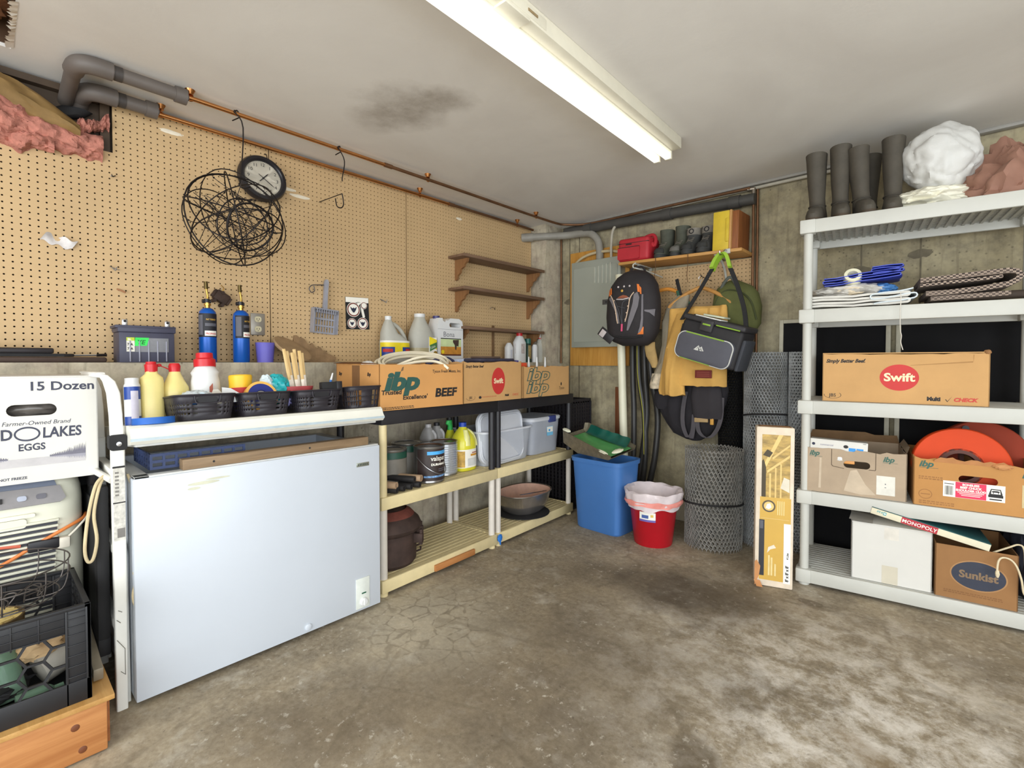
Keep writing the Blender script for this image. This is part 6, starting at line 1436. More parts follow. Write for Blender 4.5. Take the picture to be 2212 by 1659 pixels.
b.lathe([(0, 0), (.009, .002), (0, .004)], M('gold_stud', (206, 160, 60), .5), 10, mx=Matrix.Translation((-.042, f(-.04, .375) - .003, .375)) @ Matrix.Rotation(R(90), 4, 'X')); b.obj('badges', t)
b = B(); b.tube(spline(conf([(-.165, .11), (-.12, .075), (-.05, .055), (.03, .05), (.10, .06)], f, .002), 5), .006, BLK2, 8); b.obj('bottom_seam', t)
b = B(); b.box(-.062, .062, -.002, .002, -.034, .034, BLK, .002, mx=Matrix.Translation((-.172, -.07, .075)) @ Matrix.Rotation(R(38), 4, 'Y')); b.box(-.05, -.01, -.004, -.001, -.03, .02, M('silver_trim'), .001, mx=Matrix.Translation((-.172, -.07, .075)) @ Matrix.Rotation(R(38), 4, 'Y')); b.tube([(-.15, -.07, .12), (-.15, -.08, .19)], .004, BLK2, 6); b.obj('hang_tag', t)
b = B(); b.tube(spline([(-.045, .05, .49), (-.04, .06, .545), (.0, .07, .56), (.05, .06, .545), (.07, .05, .49)], 5), .008, NYL, 8); b.obj('grab_loop', t)
b = B(); b.tube(spline([(-.02, .07, .59), (-.03, .05, .575), (-.028, .05, .555), (.0, .05, .545), (.04, .12, .53), (.09, .26, .50)], 5), .005, M('bracket_white'), 8); tag(b.obj('coat_hook', loc=(-1.690, 3.10, 1.245)), 'pale metal hook the black backpack hangs from', 'hook')
# gloves / tan cloth below the pack
b = B(); b.loft([(.02, 0, 0, .012, .010), (.015, 0, .03, .030, .018), (0, 0, .08, .044, .024), (-.008, 0, .14, .042, .022), (-.004, 0, .18, .034, .02)], M('tan_canvas_glove', (186, 156, 102), .9, var=.15, bump=.3), n=24, fold=.02, freq=14)
tag(b.obj('work_glove', loc=(-1.60, 3.20, 1.09)), 'tan cloth glove hanging below the black backpack', 'glove')
# coats
TANC = M('tan_canvas', (206, 160, 84), .9, var=.10, scale=8, bump=.35, bscale=160); GRYC = M('grey_canvas', (150, 140, 120), .9, var=.12, scale=9, bump=.3, bscale=120); DKC = M('dark_cloth', (36, 33, 37), .9, var=.15, bump=.3, bscale=90); OLV = M('olive_canvas', (92, 96, 52), .85, var=.12, bump=.25, bscale=120)
def bent(rows, mat, b=None, fold=.036, freq=12, seed=0, n=56, p=2.2):
    """cloth: a flat bundle with deep vertical folds"""
    g = g_loft(rows, n=n, p=p); V = []
    for v in g[0]:
        d = noise.noise(Vector((v.x * freq + seed, v.z * 1.6, seed))) * fold + noise.noise(Vector((v.x * freq * 2.3, v.z * 3.0, seed + 5))) * fold * .45
        V.append(Vector((v.x + .25 * d, v.y + d, v.z + .3 * noise.noise(Vector((v.x * 22, v.y * 22, seed))) * fold * (1 if v.z < rows[0][2] + .02 else .3))))
    b = b or B(); return b.add((V, g[1]), mat)
t = thing('canvas_trousers', 'tan canvas work clothes folded over the wooden hanger, with a red patch', 'work clothes', (-1.265, 3.175, 0))
bent([(-.035, .0, .975, .222, .045), (-.035, 0, 1.0, .222, .048), (-.02, 0, 1.15, .205, .048), (-.005, 0, 1.30, .192, .045), (.0, 0, 1.42, .186, .040), (.0, 0, 1.475, .184, .034), (.0, 0, 1.49, .180, .016)], TANC, seed=2).obj('front_half', t)
b = bent([(-.155, -.05, .91, .085, .040), (-.16, -.05, .935, .085, .042), (-.160, -.05, 1.08, .075, .040), (-.140, -.05, 1.22, .060, .036), (-.105, -.045, 1.36, .050, .03), (-.09, -.04, 1.45, .045, .022)], TANC, seed=9, freq=16); b.obj('hanging_leg', t)
b = B(); b.box(.015, .120, -.078, -.070, 1.028, 1.078, M('dark_red_patch', (112, 40, 32), .8), .002, mx=Matrix.Rotation(R(0), 4, 'Y'))
for k in range(3): b.box(.028, .107, -.0795, -.077, 1.039 + k * .012, 1.043 + k * .012, M('patch_thread', (140, 70, 56), .8))
tag(b.obj('brand_patch', t), 'dark red label patch')
t = thing('wooden_hanger', 'wooden clothes hanger carrying the tan work clothes on the small pegboard', 'hanger', (-1.275, 3.235, 1.49))
HW = wood('hanger_wood', (176, 122, 56), (208, 156, 88), 0)
b = B(); b.tube(spline([(-.205, -.02, .012), (-.19, -.02, .030), (-.10, -.01, .092), (-.02, 0, .128), (.0, 0, .132), (.02, 0, .128), (.10, -.01, .092), (.19, -.02, .030), (.205, -.02, .012)], 5), .0125, HW, 10); b.obj('shoulders', t)
b = B(); b.tube(spline([(0, 0, .13), (0, 0, .17), (.012, .01, .195), (0, .02, .215), (-.016, .02, .205), (-.018, .02, .192)], 5), .0022, STEEL, 6); b.obj('hook', t)
b = B(); b.tube(spline([(0, .205, .20), (-.0, .10, .205), (-.0, .02, .208), (0, .01, .222)], 4), .0022, BLKW, 6); tag(b.obj('peg_hook', loc=(-1.275, 3.235, 1.49)), 'black peg hook holding the wooden hanger', 'hook')
t = thing('canvas_jacket', 'grey canvas jacket with speckled cuff hanging behind the tan clothes', 'jacket', (-1.480, 3.22, 0))
bent([(-.055, -.03, .985, .050, .042), (-.05, -.03, 1.02, .058, .045), (-.02, -.02, 1.12, .050, .042), (.0, 0, 1.25, .055, .045), (.02, 0, 1.4, .07, .05), (.05, .02, 1.53, .075, .045), (.09, .03, 1.58, .05, .03)], GRYC, seed=4, freq=14).obj('sleeve', t)
b = bent([(-.055, -.035, .945, .062, .046), (-.055, -.035, .97, .066, .05), (-.05, -.03, 1.05, .056, .046)], M('speckled_cuff', (198, 184, 160), .9, var=.35, scale=30, bump=.4), seed=6, fold=.016); tag(b.obj('cuff', t), 'pale speckled cuff')
t = thing('coat_hanger', 'orange-brown wooden hanger half hidden behind the black backpack', 'hanger', (-1.50, 3.30, 1.565))
b = B(); b.tube(spline([(-.10, 0, .075), (-.03, 0, .08), (.03, 0, .06), (.075, -.01, .02)], 5), .013, wood('orange_hanger', (206, 130, 44), (230, 160, 70), 0), 10); b.obj('shoulder', t)
b = B(); b.box(-.012, .012, -.014, -.006, -.07, .05, BLK2, .003, mx=Matrix.Translation((.06, -.02, .09)) @ Matrix.Rotation(R(-14), 4, 'Y')); tag(b.obj('buckle_strap', t), 'black strap')
b = B(); b.tube(spline([(-.03, 0, .06), (-.01, -.01, .0), (.03, -.01, -.035), (.055, 0, -.02)], 5), .011, M('dark_green_cord', (52, 92, 70), .8), 8); tag(b.obj('green_cord', loc=(-1.415, 3.27, 1.56)), 'dark green cord hanging beside the orange-brown hanger', 'cord')
t = thing('dark_bag', 'dark cloth bag with dangling straps hanging below the coats', 'bag', (-1.33, 3.29, 0))
bent([(.0, .0, .60, .05, .03), (-.01, 0, .64, .12, .05), (-.02, 0, .70, .17, .06), (-.03, 0, .78, .215, .065), (-.02, 0, .86, .235, .065), (0, 0, .95, .225, .06), (.0, 0, 1.05, .20, .05)], DKC, seed=12, fold=.03).obj('bag_body', t)
b = bent([(.115, -.06, .76, .095, .035), (.115, -.06, .80, .10, .04), (.105, -.06, .90, .10, .04), (.10, -.05, .98, .09, .03)], M('charcoal_cloth', (50, 46, 49), .9, var=.1), seed=15, fold=.01); b.obj('front_pocket', t)
b = B(); b.box(.075, .165, -.090, -.075, .728, .758, M('tan_strip', (178, 150, 106), .8), .004, mx=Matrix.Rotation(R(-3), 4, 'Y')); b.box(.140, .162, -.092, -.075, .722, .765, M('amber_strip', (214, 160, 70), .6), .004); b.obj('tan_label', t)
b = B()
for P in ([(-.03, -.07, .93), (-.045, -.08, .80), (-.04, -.085, .70), (-.01, -.08, .625), (.02, -.08, .66), (.03, -.075, .76)], [(.05, -.075, .74), (.07, -.09, .67), (.12, -.09, .635), (.17, -.085, .67), (.20, -.07, .76), (.205, -.06, .90)], [(.03, -.075, .78), (.028, -.085, .68), (.018, -.085, .62)]):
    pts = spline(P, 6); b.add(g_rings([[Vector(q) + Vector(o) for o in ((-.014, .002, 0), (.014, .002, 0), (.014, -.002, 0), (-.014, -.002, 0))] for q in pts]), M('strap_grey', (78, 74, 78), .8))
b.obj('straps', t)
b = bent([(-.215, -.03, .80, .03, .03), (-.2, -.03, .84, .075, .04), (-.19, -.03, .90, .08, .045), (-.18, -.02, .96, .06, .04)], DKC, seed=21, fold=.02); b.obj('cuff_end', t)
# cooler
t = thing('cooler_bag', 'black and grey cooler bag hanging tilted by its lime strap', 'cooler', (-1.352, 3.010, 1.185), rot=(0, R(16.5), R(-4)))
CB = M('cooler_black', (38, 36, 38), .7, var=.12, bump=.12, bscale=140); CG2 = M('cooler_grey', (82, 82, 90), .7, var=.06, bump=.1, bscale=140); LIME = M('lime_trim', (140, 178, 60), .6)
b = B(); b.add(g_box(.385, .19, .235, .02, 3, (.1925, .095, .1175)), CB); b.obj('main_body', t)
b = B(); b.add(g_box(.395, .20, .034, .012, 3, (.1925, .092, .248)), M('lid_black', (52, 50, 52), .6)); b.box(.03, .13, .055, .15, .262, .27, M('lid_black'), .003); b.obj('lid', t)
b = B(); pr = rrect(.355, .165, .045, 8, .19, .078); 
def ring(k, y): return [Vector(((x - .19) * k + .19, y, (z - .078) * k + .078)) for x, z in pr]
b.add(g_rings([ring(1, .01), ring(1, -.022), ring(.96, -.036), ring(.80, -.044)]), CG2); fp = b.obj('front_pocket', t)
b = B(); SLV = M('reflective_piping', (206, 206, 200), .35)
P = [(x, -.030, z) for x, z in rrect(.352, .162, .045, 8, .19, .078)]; b.tube(P, .0042, SLV, 6, True); tag(b.obj('reflective_piping', fp), 'silver reflective piping')
b = B(); b.tube([(.06 + .022 * k, -.034, .1585) for k in range(12)], .0045, LIME, 6); b.tube([(.06 + .022 * k, -.033, -.003) for k in range(10)], .0035, LIME, 6); b.tube([(.22 + .016 * k, -.010, .236) for k in range(10)], .004, LIME, 6); b.obj('lime_trim', t)
b = B(); b.box(.125, .205, -.020, .0, .185, .255, M('lid_black'), .006); b.box(.140, .190, -.0225, -.019, .222, .232, LIME, .001); b.obj('latch', t)
b = B(); b.patch([(.14, .065), (.165, .098), (.176, .084), (.186, .096), (.205, .070), (.196, .068), (.184, .084), (.178, .074), (.165, .088), (.152, .066)], SLV, y=-.0452); b.patch([(.150, .064), (.166, .084), (.172, .066)], SLV, y=-.0452); b.patch([(.176, .068), (.184, .078), (.193, .066)], SLV, y=-.0452); b.obj('mountain_emblem', fp)
b = B(); b.box(-.012, .004, .02, .17, .03, .2, CB, .008); b.obj('side_pocket', t)
b = B(); b.box(.382, .405, .02, .17, .0, .19, M('mesh_pocket', (60, 62, 68), .8), .01); b.obj('side_pocket', t)
t = thing('cooler_strap', 'black carrying strap with a lime shoulder pad rising from the cooler bag to the shelf', 'strap', (0, 0, 0))
def flat(b, P, w, mat, th=.004, k=6):
    pts = spline(P, k); b.add(g_rings([[Vector(q) + Vector(o) for o in ((-w, th, 0), (w, th, 0), (w, -th, 0), (-w, -th, 0))] for q in pts]), mat)
b = B(); flat(b, [(-1.335, 3.09, 1.405), (-1.30, 3.10, 1.47), (-1.22, 3.11, 1.60), (-1.155, 3.12, 1.715)], .013, BLK2); flat(b, [(-1.045, 3.12, 1.705), (-1.005, 3.12, 1.60), (-.96, 3.11, 1.45), (-.945, 3.10, 1.33), (-.955, 3.10, 1.26)], .013, BLK2); b.obj('webbing', t)
b = B(); pts = spline([(-1.155, 3.12, 1.712), (-1.13, 3.12, 1.765), (-1.095, 3.12, 1.795), (-1.065, 3.12, 1.775), (-1.045, 3.12, 1.703)], 7)
b.add(g_rings([[Vector(q) + Vector(o) for o in ((-.010, .022, -.012), (.010, .022, -.012), (.012, -.022, .012), (-.010, -.022, .012))] for q in pts]), M('lime_pad', (152, 190, 52), .6)); tag(b.obj('shoulder_pad', t), 'lime green shoulder pad')
b = B(); b.tube(spline([(-1.095, 3.205, 1.836), (-1.095, 3.16, 1.83), (-1.095, 3.12, 1.80), (-1.095, 3.085, 1.79), (-1.095, 3.075, 1.81)], 4), .004, STEEL, 6); b.box(-1.115, -1.075, 3.20, 3.215, 1.815, 1.845, M('white_hook_plate', (206, 204, 196), .5), .003); tag(b.obj('strap_hook'), 'white hook under the shoe shelf that carries the cooler strap', 'hook')
t = thing('envelope', 'pale folded papers lying on top of the cooler bag', 'papers', (-1.225, 3.03, 1.412), rot=(0, R(16.5), R(-4)))
b = B(); b.box(0, .165, .0, .10, .008, .018, M('white_paper', (232, 230, 220), .8), .002); b.obj('white_card', t)
b = B(); b.box(.035, .17, .03, .12, .018, .030, M('pale_green_paper', (196, 200, 176), .8, var=.08), .004, mx=Matrix.Rotation(R(-3), 4, 'Y')); b.obj('folded_paper', t)
t = thing('olive_backpack', 'olive green canvas backpack hanging behind the cooler strap', 'backpack', (-1.055, 3.285, 1.33), -4)
rows = [(0, .0, 0, .12, .06), (0, 0, .04, .148, .085), (0, 0, .15, .150, .09), (-.005, 0, .23, .135, .082), (-.02, .01, .28, .105, .065), (-.03, .015, .31, .06, .045), (-.03, .02, .325, .03, .03)]
b = B(); b.loft(rows, OLV, n=44, p=2.4, fold=.012, freq=10); b.obj('main_body', t)
fo = surf(rows, 2.4); b = B(); b.tube(spline([(x, fo(x, z) - .004, z) for x, z in ((-.13, .10), (-.10, .20), (-.04, .255), (.05, .235), (.11, .17), (.135, .06))], 6), .005, M('olive_seam', (66, 72, 40), .8), 7); b.obj('flap_seam', t)
b = B(); b.tube(spline([(-.10, -.03, .235), (-.075, -.05, .29), (-.04, -.05, .335), (-.02, -.04, .335), (.015, -.05, .275), (.02, -.04, .235)], 5), .010, M('olive_strap', (88, 92, 84), .8), 8); b.obj('grab_handle', t)

# ------------------------------------------------------------------ floor items along the back wall
t = thing('recycling_bin', 'tall blue plastic bin at the end of the shelving with a paint tray on top', 'bin', (-1.765, 2.865, 0), -3)
BBL = M('bin_blue', (66, 114, 176), .42, var=.04, scale=4)
b = B(); H_ = .485
rows = [(0, 0, 0, .165, .105), (0, 0, .01, .172, .112), (0, 0, H_ - .03, .196, .140), (0, 0, H_ - .028, .204, .148), (0, 0, H_, .206, .150), (0, 0, H_, .194, .138), (0, 0, H_ - .05, .190, .134), (0, 0, .02, .166, .106)]
b.loft(rows, BBL, n=56, p=6); b.obj('bin', t)
t = thing('paint_tray', 'used metal paint tray smeared with green paint lying tilted on the blue bin', 'paint tray', (-1.835, 2.87, .568), rot=(R(9), R(13.5), R(-8)))
TRM = M('dirty_steel', (134, 124, 104), .5, .6, var=.25, scale=30); GPT = M('green_paint', (84, 160, 92), .35, var=.12, scale=14); DGP = M('dark_green_paint', (22, 82, 70), .3, var=.2); WPT = M('white_paint_crust', (228, 226, 200), .6)
b = B(); LL, WW = .225, .135
rows_ = []
for (x, hw, zb, zt) in ((-LL, .85, .0, .050), (-LL + .02, .97, -.04, .052), (-.06, 1, -.062, .05), (.08, 1, -.03, .045), (LL - .015, 1, -.002, .038), (LL, .97, .012, .036)):
    rows_.append([Vector((x, -WW * hw, zt)), Vector((x, -WW * hw * .92, zb)), Vector((x, WW * hw * .92, zb)), Vector((x, WW * hw, zt)), Vector((x, WW * hw * .96, zt)), Vector((x, WW * hw * .88, zb + .004)), Vector((x, -WW * hw * .88, zb + .004)), Vector((x, -WW * hw * .96, zt))])
b.add(g_rings(rows_), TRM); b.obj('tray', t)
b = B(); b.add(g_grid(lambda u, v: (-.20 + .41 * u, -.105 + .21 * v, (-.012 if u < .5 else -.012) + .030 * u + .004 * noise.noise(Vector((u * 6, v * 6, 1)))), 20, 12), GPT); tag(b.obj('green_paint', t), 'bright green paint coating')
b = B(); b.add(g_grid(lambda u, v: (-.17 + .36 * u, .06 + (.055 + .03 * noise.noise(Vector((u * 5, 3, 0)))) * v, .004 + .022 * u + .05 * v * v), 20, 8), DGP); tag(b.obj('dark_paint', t), 'dark green paint at the back')
b = B(); b.add(g_blob(.035, .018, .010, 3, .5, 3, 3), WPT, Matrix.Translation((-.20, -.10, .052))); b.add(g_blob(.02, .05, .008, 7, .6, 3, 3), WPT, Matrix.Translation((.205, -.03, .035))); b.add(g_blob(.04, .012, .007, 8, .6, 3, 3), WPT, Matrix.Translation((.16, -.125, .037))); tag(b.obj('dried_white_paint', t), 'dried white paint crust')
t = thing('waste_basket', 'small red wastebasket with a white bag liner in front of the blue bin', 'wastebasket', (-1.405, 2.845, 0))
RB = M('basket_red', (176, 18, 32), .35, var=.05)
b = B(); b.lathe([(0, .004), (.108, .004), (.112, 0), (.116, .006), (.148, .285), (.152, .29), (.148, .293), (.142, .285), (.110, .012), (0, .012)], RB, 40); b.obj('basket', t)
LIN = M('bin_liner', (232, 218, 218), .45, var=.10, scale=12, bump=.4, bscale=30, alpha=.92)
b = B(); rows = []
def lr(r, z, amp, sd): return [Vector(((r + amp * noise.noise(Vector((math.cos(2 * PI * i / 64) * 3, math.sin(2 * PI * i / 64) * 3, sd)))) * math.cos(2 * PI * i / 64), (r + amp * noise.noise(Vector((math.cos(2 * PI * i / 64) * 3, math.sin(2 * PI * i / 64) * 3, sd)))) * math.sin(2 * PI * i / 64), z + amp * 1.1 * noise.noise(Vector((math.cos(2 * PI * i / 64) * 2.5, math.sin(2 * PI * i / 64) * 2.5, sd + 9))))) for i in range(64)]
b.add(g_rings([lr(.160, .235, .018, 1), lr(.168, .262, .014, 2), lr(.172, .295, .016, 3), lr(.180, .325, .016, 4), lr(.172, .338, .012, 5), lr(.150, .325, .012, 6), lr(.128, .28, .010, 7), lr(.112, .23, .012, 8), lr(.075, .19, .02, 9), lr(.02, .185, .01, 10)], False, True), LIN); b.obj('bag_liner', t)
b = B(); b.add(g_rings([lr(.171, .252, .014, 2), lr(.1735, .272, .014, 2.6), lr(.1745, .290, .015, 3)], False, False), M('pink_drawstring', (236, 150, 138), .5)); tag(b.obj('drawstring', t), 'pink drawstring band')
b = B(); b.wrap(.1412, -98, -58, .165, .222, WHI, n=8); b.wrap(.1416, -98, -58, .165, .178, M('purple_print', (110, 96, 170), .5), n=8); b.wrap(.1416, -92, -75, .185, .205, M('blue_print', (70, 96, 160), .5), n=5); b.wrap(.1418, -70, -63, .195, .21, M('gold_print', (220, 190, 90), .5), n=3); b.obj('sticker', t)
b = B(); b.add(g_blob(.05, .04, .025, 2, .4, 2.4, 3), M('crumpled_tissue', (236, 230, 230), .8, bump=.4), Matrix.Translation((.01, -.02, .225))); b.obj('rubbish', t)

def wire_roll(name, lab, x, y, z0, r, h, cell, layers, mat, lean=(0, 0), th=.0010, band=None, seed=1, oval=1.0):
    t = thing(name, lab, 'wire roll', (x, y, z0), rot=(R(lean[0]), R(lean[1]), 0), group='rolls of wire mesh')
    V, Fc = [], []; rng = random.Random(seed)
    def seg(a, c):
        d = (c - a); 
        if d.length < 1e-6: return
        d.normalize(); u = d.orthogonal().normalized() * th; w = d.cross(u); o = len(V)
        for q in (a, c):
            for k in range(3):
                an = 2 * PI * k / 3; V.append(q + u * math.cos(an) + w * math.sin(an))
        Fc.extend([[o, o + 1, o + 4, o + 3], [o + 1, o + 2, o + 5, o + 4], [o + 2, o, o + 3, o + 5]])
    for L in range(layers):
        rr = r * (1 - .085 * L) ; ph = rng.uniform(0, 6)
        nc = max(6, int(2 * PI * rr / cell)); nc += nc % 2; nz = int(h / (cell * 1.0)); dz = h / nz
        def P(a, z):
            ang = 2 * PI * a / nc + ph; k = rr * (1 + .035 * noise.noise(Vector((math.cos(ang) * 2 + L, math.sin(ang) * 2, z * 4))))
            return Vector((k * math.cos(ang), k * oval * math.sin(ang), min(h, max(0.0, z))))
        for j in range(nz):
            z = j * dz
            for i in range(nc):
                o = .5 if j % 2 else 0
                seg(P(i + o, z), P(i + o, z + dz * .45)); seg(P(i + o, z + dz * .45), P(i + o + .5, z + dz)); seg(P(i + o, z + dz * .45), P(i + o - .5, z + dz))
    b = B(); b.add((V, Fc), mat); b.obj('mesh', t)
    for bz in band or []:
        b = B(); b.tube([((r * 1.03) * math.cos(2 * PI * i / 40), (r * 1.03) * oval * math.sin(2 * PI * i / 40), bz + .02 * math.cos(2 * PI * i / 40 + 1)) for i in range(40)], .006, BLK2, 6, True); tag(b.obj('tie_band', t), 'black tie band')
    return t
GW = M('dull_wire', (176, 174, 168), .5, .25, var=.3); GALV2 = M('bright_galvanised', (196, 198, 198), .45, .25, var=.3)
wire_roll('wire_roll', 'short roll of chicken wire with a black band, nearest the red wastebasket', -1.115, 3.06, 0, .165, .60, .024, 5, GW, band=[.265], seed=3, th=.0017)
wire_roll('wire_roll', 'tall roll of galvanised wire mesh behind the long yellow box', -.885, 3.285, 0, .120, 1.19, .018, 4, GALV2, band=[.80], seed=5, th=.0014)
wire_roll('wire_roll', 'narrow tall roll of wire mesh beside the white shelf post', -.705, 3.285, 0, .050, 1.19, .018, 3, GALV2, seed=8, th=.0014)
wire_roll('netting_roll', 'black plastic netting roll leaning in the dark behind the coats', -1.105, 3.365, 0, .075, 1.12, .018, 3, M('black_netting', (22, 22, 22), .7), lean=(0, -1), seed=9, th=.0022)
t = thing('pale_board', 'pale board lying on the floor by the back wall behind the wire roll', 'board', (-1.50, 3.36, 0))
b = B(); b.box(0, .62, 0, .05, .0, .14, M('pale_painted_board', (188, 176, 152), .7), .004); b.obj('board', t)
t = thing('black_strip', 'black rubber strip on the floor behind the red wastebasket', 'strip', (-1.35, 3.18, 0))
b = B(); b.box(0, .2, 0, .10, 0, .05, BLK2, .008); b.obj('strip', t)
# long yellow flat-pack box
t = thing('long_flat_box', 'long upright yellow product carton with a worn white edge beside the white shelf', 'carton', (-.752, 2.640, .0), rot=(R(-2.5), R(.4), R(19)))
WEDGE = M('worn_white_card', (222, 206, 184), .85, var=.12, scale=14)
b = B(); b.add(g_box(.170, .125, .80, .006, 2, (.085, .0625, .403)), WEDGE); b.obj('carton', t)
b = B(); OC = M('ochre_print', (206, 164, 70), .5, var=.06, scale=5); PH = M('attic_photo', (176, 144, 74), .5, var=.5, scale=16, stretch=(1, 1, 3)); 
b.rect(.020, .158, .035, .45, OC); b.rect(.026, .152, .450, .765, PH, y=-.0006)
BEAM = M('beam_print', (226, 190, 116), .5)
for P in ([(.03, .60), (.045, .60), (.12, .765), (.10, .765)], [(.06, .45), (.068, .45), (.068, .57), (.06, .57)], [(.085, .45), (.092, .45), (.092, .60), (.085, .60)], [(.108, .45), (.115, .45), (.115, .62), (.108, .62)], [(.05, .57), (.15, .655), (.15, .668), (.05, .583)], [(.075, .64), (.15, .71), (.15, .72), (.072, .65)]): b.patch(P, BEAM, y=-.0010)
b.patch([(.03, .66), (.05, .69), (.075, .675), (.06, .65)], M('dark_shape', (70, 58, 36), .6), y=-.0012); b.patch([(.026, .45), (.045, .45), (.045, .60), (.034, .64), (.026, .63)], M('dark_shape'), y=-.0011); b.patch([(.11, .50), (.15, .48), (.15, .545), (.125, .555)], M('white_bundle', (222, 212, 190), .6), y=-.0013)
b.patch(ell(.030, .030, 28, .060, .405), M('emblem_ring', (86, 74, 52), .5), y=-.0010); b.patch(ell(.0225, .0225, 28, .060, .405), M('beam_print'), y=-.0014); b.patch([(.046, .395), (.06, .39), (.072, .40), (.066, .42), (.052, .415)], WHI, y=-.0018)
for k in range(4): b.rect(.098 + k * .009, .102 + k * .009, .365, .435, M('pale_print', (228, 204, 140), .5), y=-.0010)
b.rect(.018, .042, .055, .335, M('black_print', (42, 42, 46), .5), y=-.0010); b.rect(.021, .036, .29, .33, M('grey_ink'), y=-.0014); b.rect(.128, .158, .030, .325, WHI, y=-.0010)
b.text("8' x 8' x 8'", .150, .040, .019, INK, y=-.0015, rot=90, bold=.0008, sx=1.0); b.text('4 Lite', .150, .150, .014, INK, y=-.0015, rot=90, bold=.0004)
for x_, z0, z1 in ((.060, .06, .16), (.072, .06, .15), (.088, .06, .12)): b.rect(x_, x_ + .008, z0, z1, M('pale_print'), y=-.0012)
b.patch([(.055, .17), (.07, .19), (.095, .20), (.085, .215), (.06, .20)], M('white_bundle'), y=-.0012); b.rect(.026, .152, .343, .3445, M('pale_print'), y=-.0014)
b.obj('printed_face', t)
b = B(); b.patch([(.0, .0), (.02, .05), (.026, .10), (.010, .13), (.0, .12)], M('torn_card', (196, 138, 88), .85), y=-.0022); b.add(g_grid(lambda u, v: (-.004 + .028 * u + .012 * v, -.004 - .030 * v * v - .004 * u, .03 - .022 * v), 6, 6), M('torn_card')); tag(b.obj('torn_corner', t), 'torn brown cardboard corner')
b = B(); b.box(.012, .158, .012, .11, .803, .805, CARDI); b.box(.02, .15, .03, .09, .8045, .8065, CARDD); b.obj('open_top', t)
# ------------------------------------------------------------------ white five-tier shelf unit on the right
WSH = M('shelf_white', (194, 193, 184), .5, var=.05, scale=5)
t = thing('storage_shelves', 'tall white plastic five-tier shelf unit against the back wall at the right', 'shelving', (-.597, 2.80, 0), SH)
SW, SD = .925, .455
TIERS = (.082, .482, .936, 1.392, 1.838)
for z in TIERS:
    b = B(); deck(b, SW, SD, z, .066, WSH, nx=27, ny=13, bw=.020, sunk=.004)
    for (u, v) in ((.028, .028), (SW - .028, .028), (.028, SD - .028), (SW - .028, SD - .028)): b.box(u - .034, u + .034, v - .034, v + .034, z - .067, z + .001, WSH, .006)
    b.obj('shelf', t)
for (u, v) in ((.030, .030), (SW - .030, .030), (.030, SD - .030), (SW - .030, SD - .030)):
    b = B(); b.cyl((u, v, 0), (u, v, .02), .024, WSH, n=20); b.obj('foot', t)
    for za, zb in zip(TIERS[:-1], TIERS[1:]):
        b = B(); b.cyl((u, v, za - .002), (u, v, zb - .06), .0205, WSH, n=20); b.obj('post', t)
    b = B(); b.cyl((u, v, .012), (u, v, .03), .0205, WSH, n=20); b.obj('post_end', t)
def sh(name, lab, cat, u, d, z, rz=0.0, group=None, tip=None):
    return thing(name, lab, cat, shelf_pt(u, d, z), SH + rz, group, rot=(tip[0], tip[1], R(SH + rz)) if tip else None)
# framed black panels behind the shelf
for x0, lab in ((-.845, 'pale-framed black panel behind the left half of the white shelves'), (-.262, 'pale-framed black panel behind the right half of the white shelves')):
    t = thing('framed_panel', lab, 'panel', (x0, 3.392, 0), rot=(R(-1.5), 0, 0))
    b = B(); b.box(.02, .54, .010, .020, .02, 1.375, M('black_screen', (9, 8, 10), .95, var=.3)); b.obj('panel', t)
    b = B(); PF = M('pale_frame', (196, 190, 168), .6)
    for (a, c, e, g) in ((0, .022, 0, 1.395), (.538, .560, 0, 1.395), (.022, .538, 0, .022), (.022, .538, 1.373, 1.395)): b.box(a, c, 0, .024, e, g, PF, .002)
    b.obj('frame', t)
# top tier: boots, bag, cloth
RUB = M('rubber_boot', (74, 68, 58), .75, var=.2, scale=14, bump=.15)
def rubber_boot(lab, u, d, rz, h=.375, lean=0.0):
    t = sh('rubber_boot', lab, 'boot', u, d, 1.839, rz, 'rubber boots on top of the white shelves', tip=(R(0), R(lean)))
    b = B(); b.loft([(0, 0, .012, .042, .05), (0, -.01, .03, .043, .06), (0, -.005, .07, .040, .054), (0, .0, .105, .036, .048), (0, 0, .14, .036, .048), (0, 0, .22, .041, .055), (0, 0, h - .03, .045, .060), (0, -.004, h, .047, .064), (0, -.004, h - .004, .041, .058), (0, 0, h - .12, .036, .05)], RUB, n=30, p=2.1, fold=.006, freq=10); b.obj('shaft', t)
    b = B(); b.loft([(0, -.045, .010, .040, .10), (0, -.050, .035, .041, .098), (0, -.045, .06, .036, .085), (0, -.02, .085, .030, .055)], RUB, n=30, p=2.3); b.obj('foot', t)
    b = B(); b.loft([(0, -.045, 0, .042, .102), (0, -.045, .014, .044, .105)], M('boot_sole', (70, 58, 44), .8, var=.3), n=30, p=2.4); b.obj('sole', t)
    b = B(); b.tube([(.0375 * math.cos(2 * PI * i / 28), -.001 + .0495 * math.sin(2 * PI * i / 28), .100) for i in range(28)], .0035, RUB, 6, True); b.obj('ankle_ridge', t)
for (lab, u, d, rz, h, ln) in (('leftmost black rubber boot on top of the white shelves', .060, .17, -6, .365, -1), ('second black rubber boot from the left on top of the white shelves', .158, .165, 4, .378, 0), ('third black rubber boot from the left, leaning slightly left', .252, .16, 10, .35, -4), ('black rubber boot standing at the back between the others on the shelf top', .275, .35, 0, .365, 2), ('rightmost black rubber boot, next to the white bag', .372, .19, -4, .375, 0)):
    rubber_boot(lab, u, d, rz, h, ln)
t = sh('plastic_bag', 'big crumpled white plastic bag on top of the white shelves', 'bag', .535, .20, 1.839)
WB2 = M('white_bag_film', (212, 211, 206), .5, var=.05, scale=4, bump=.6, bscale=14)
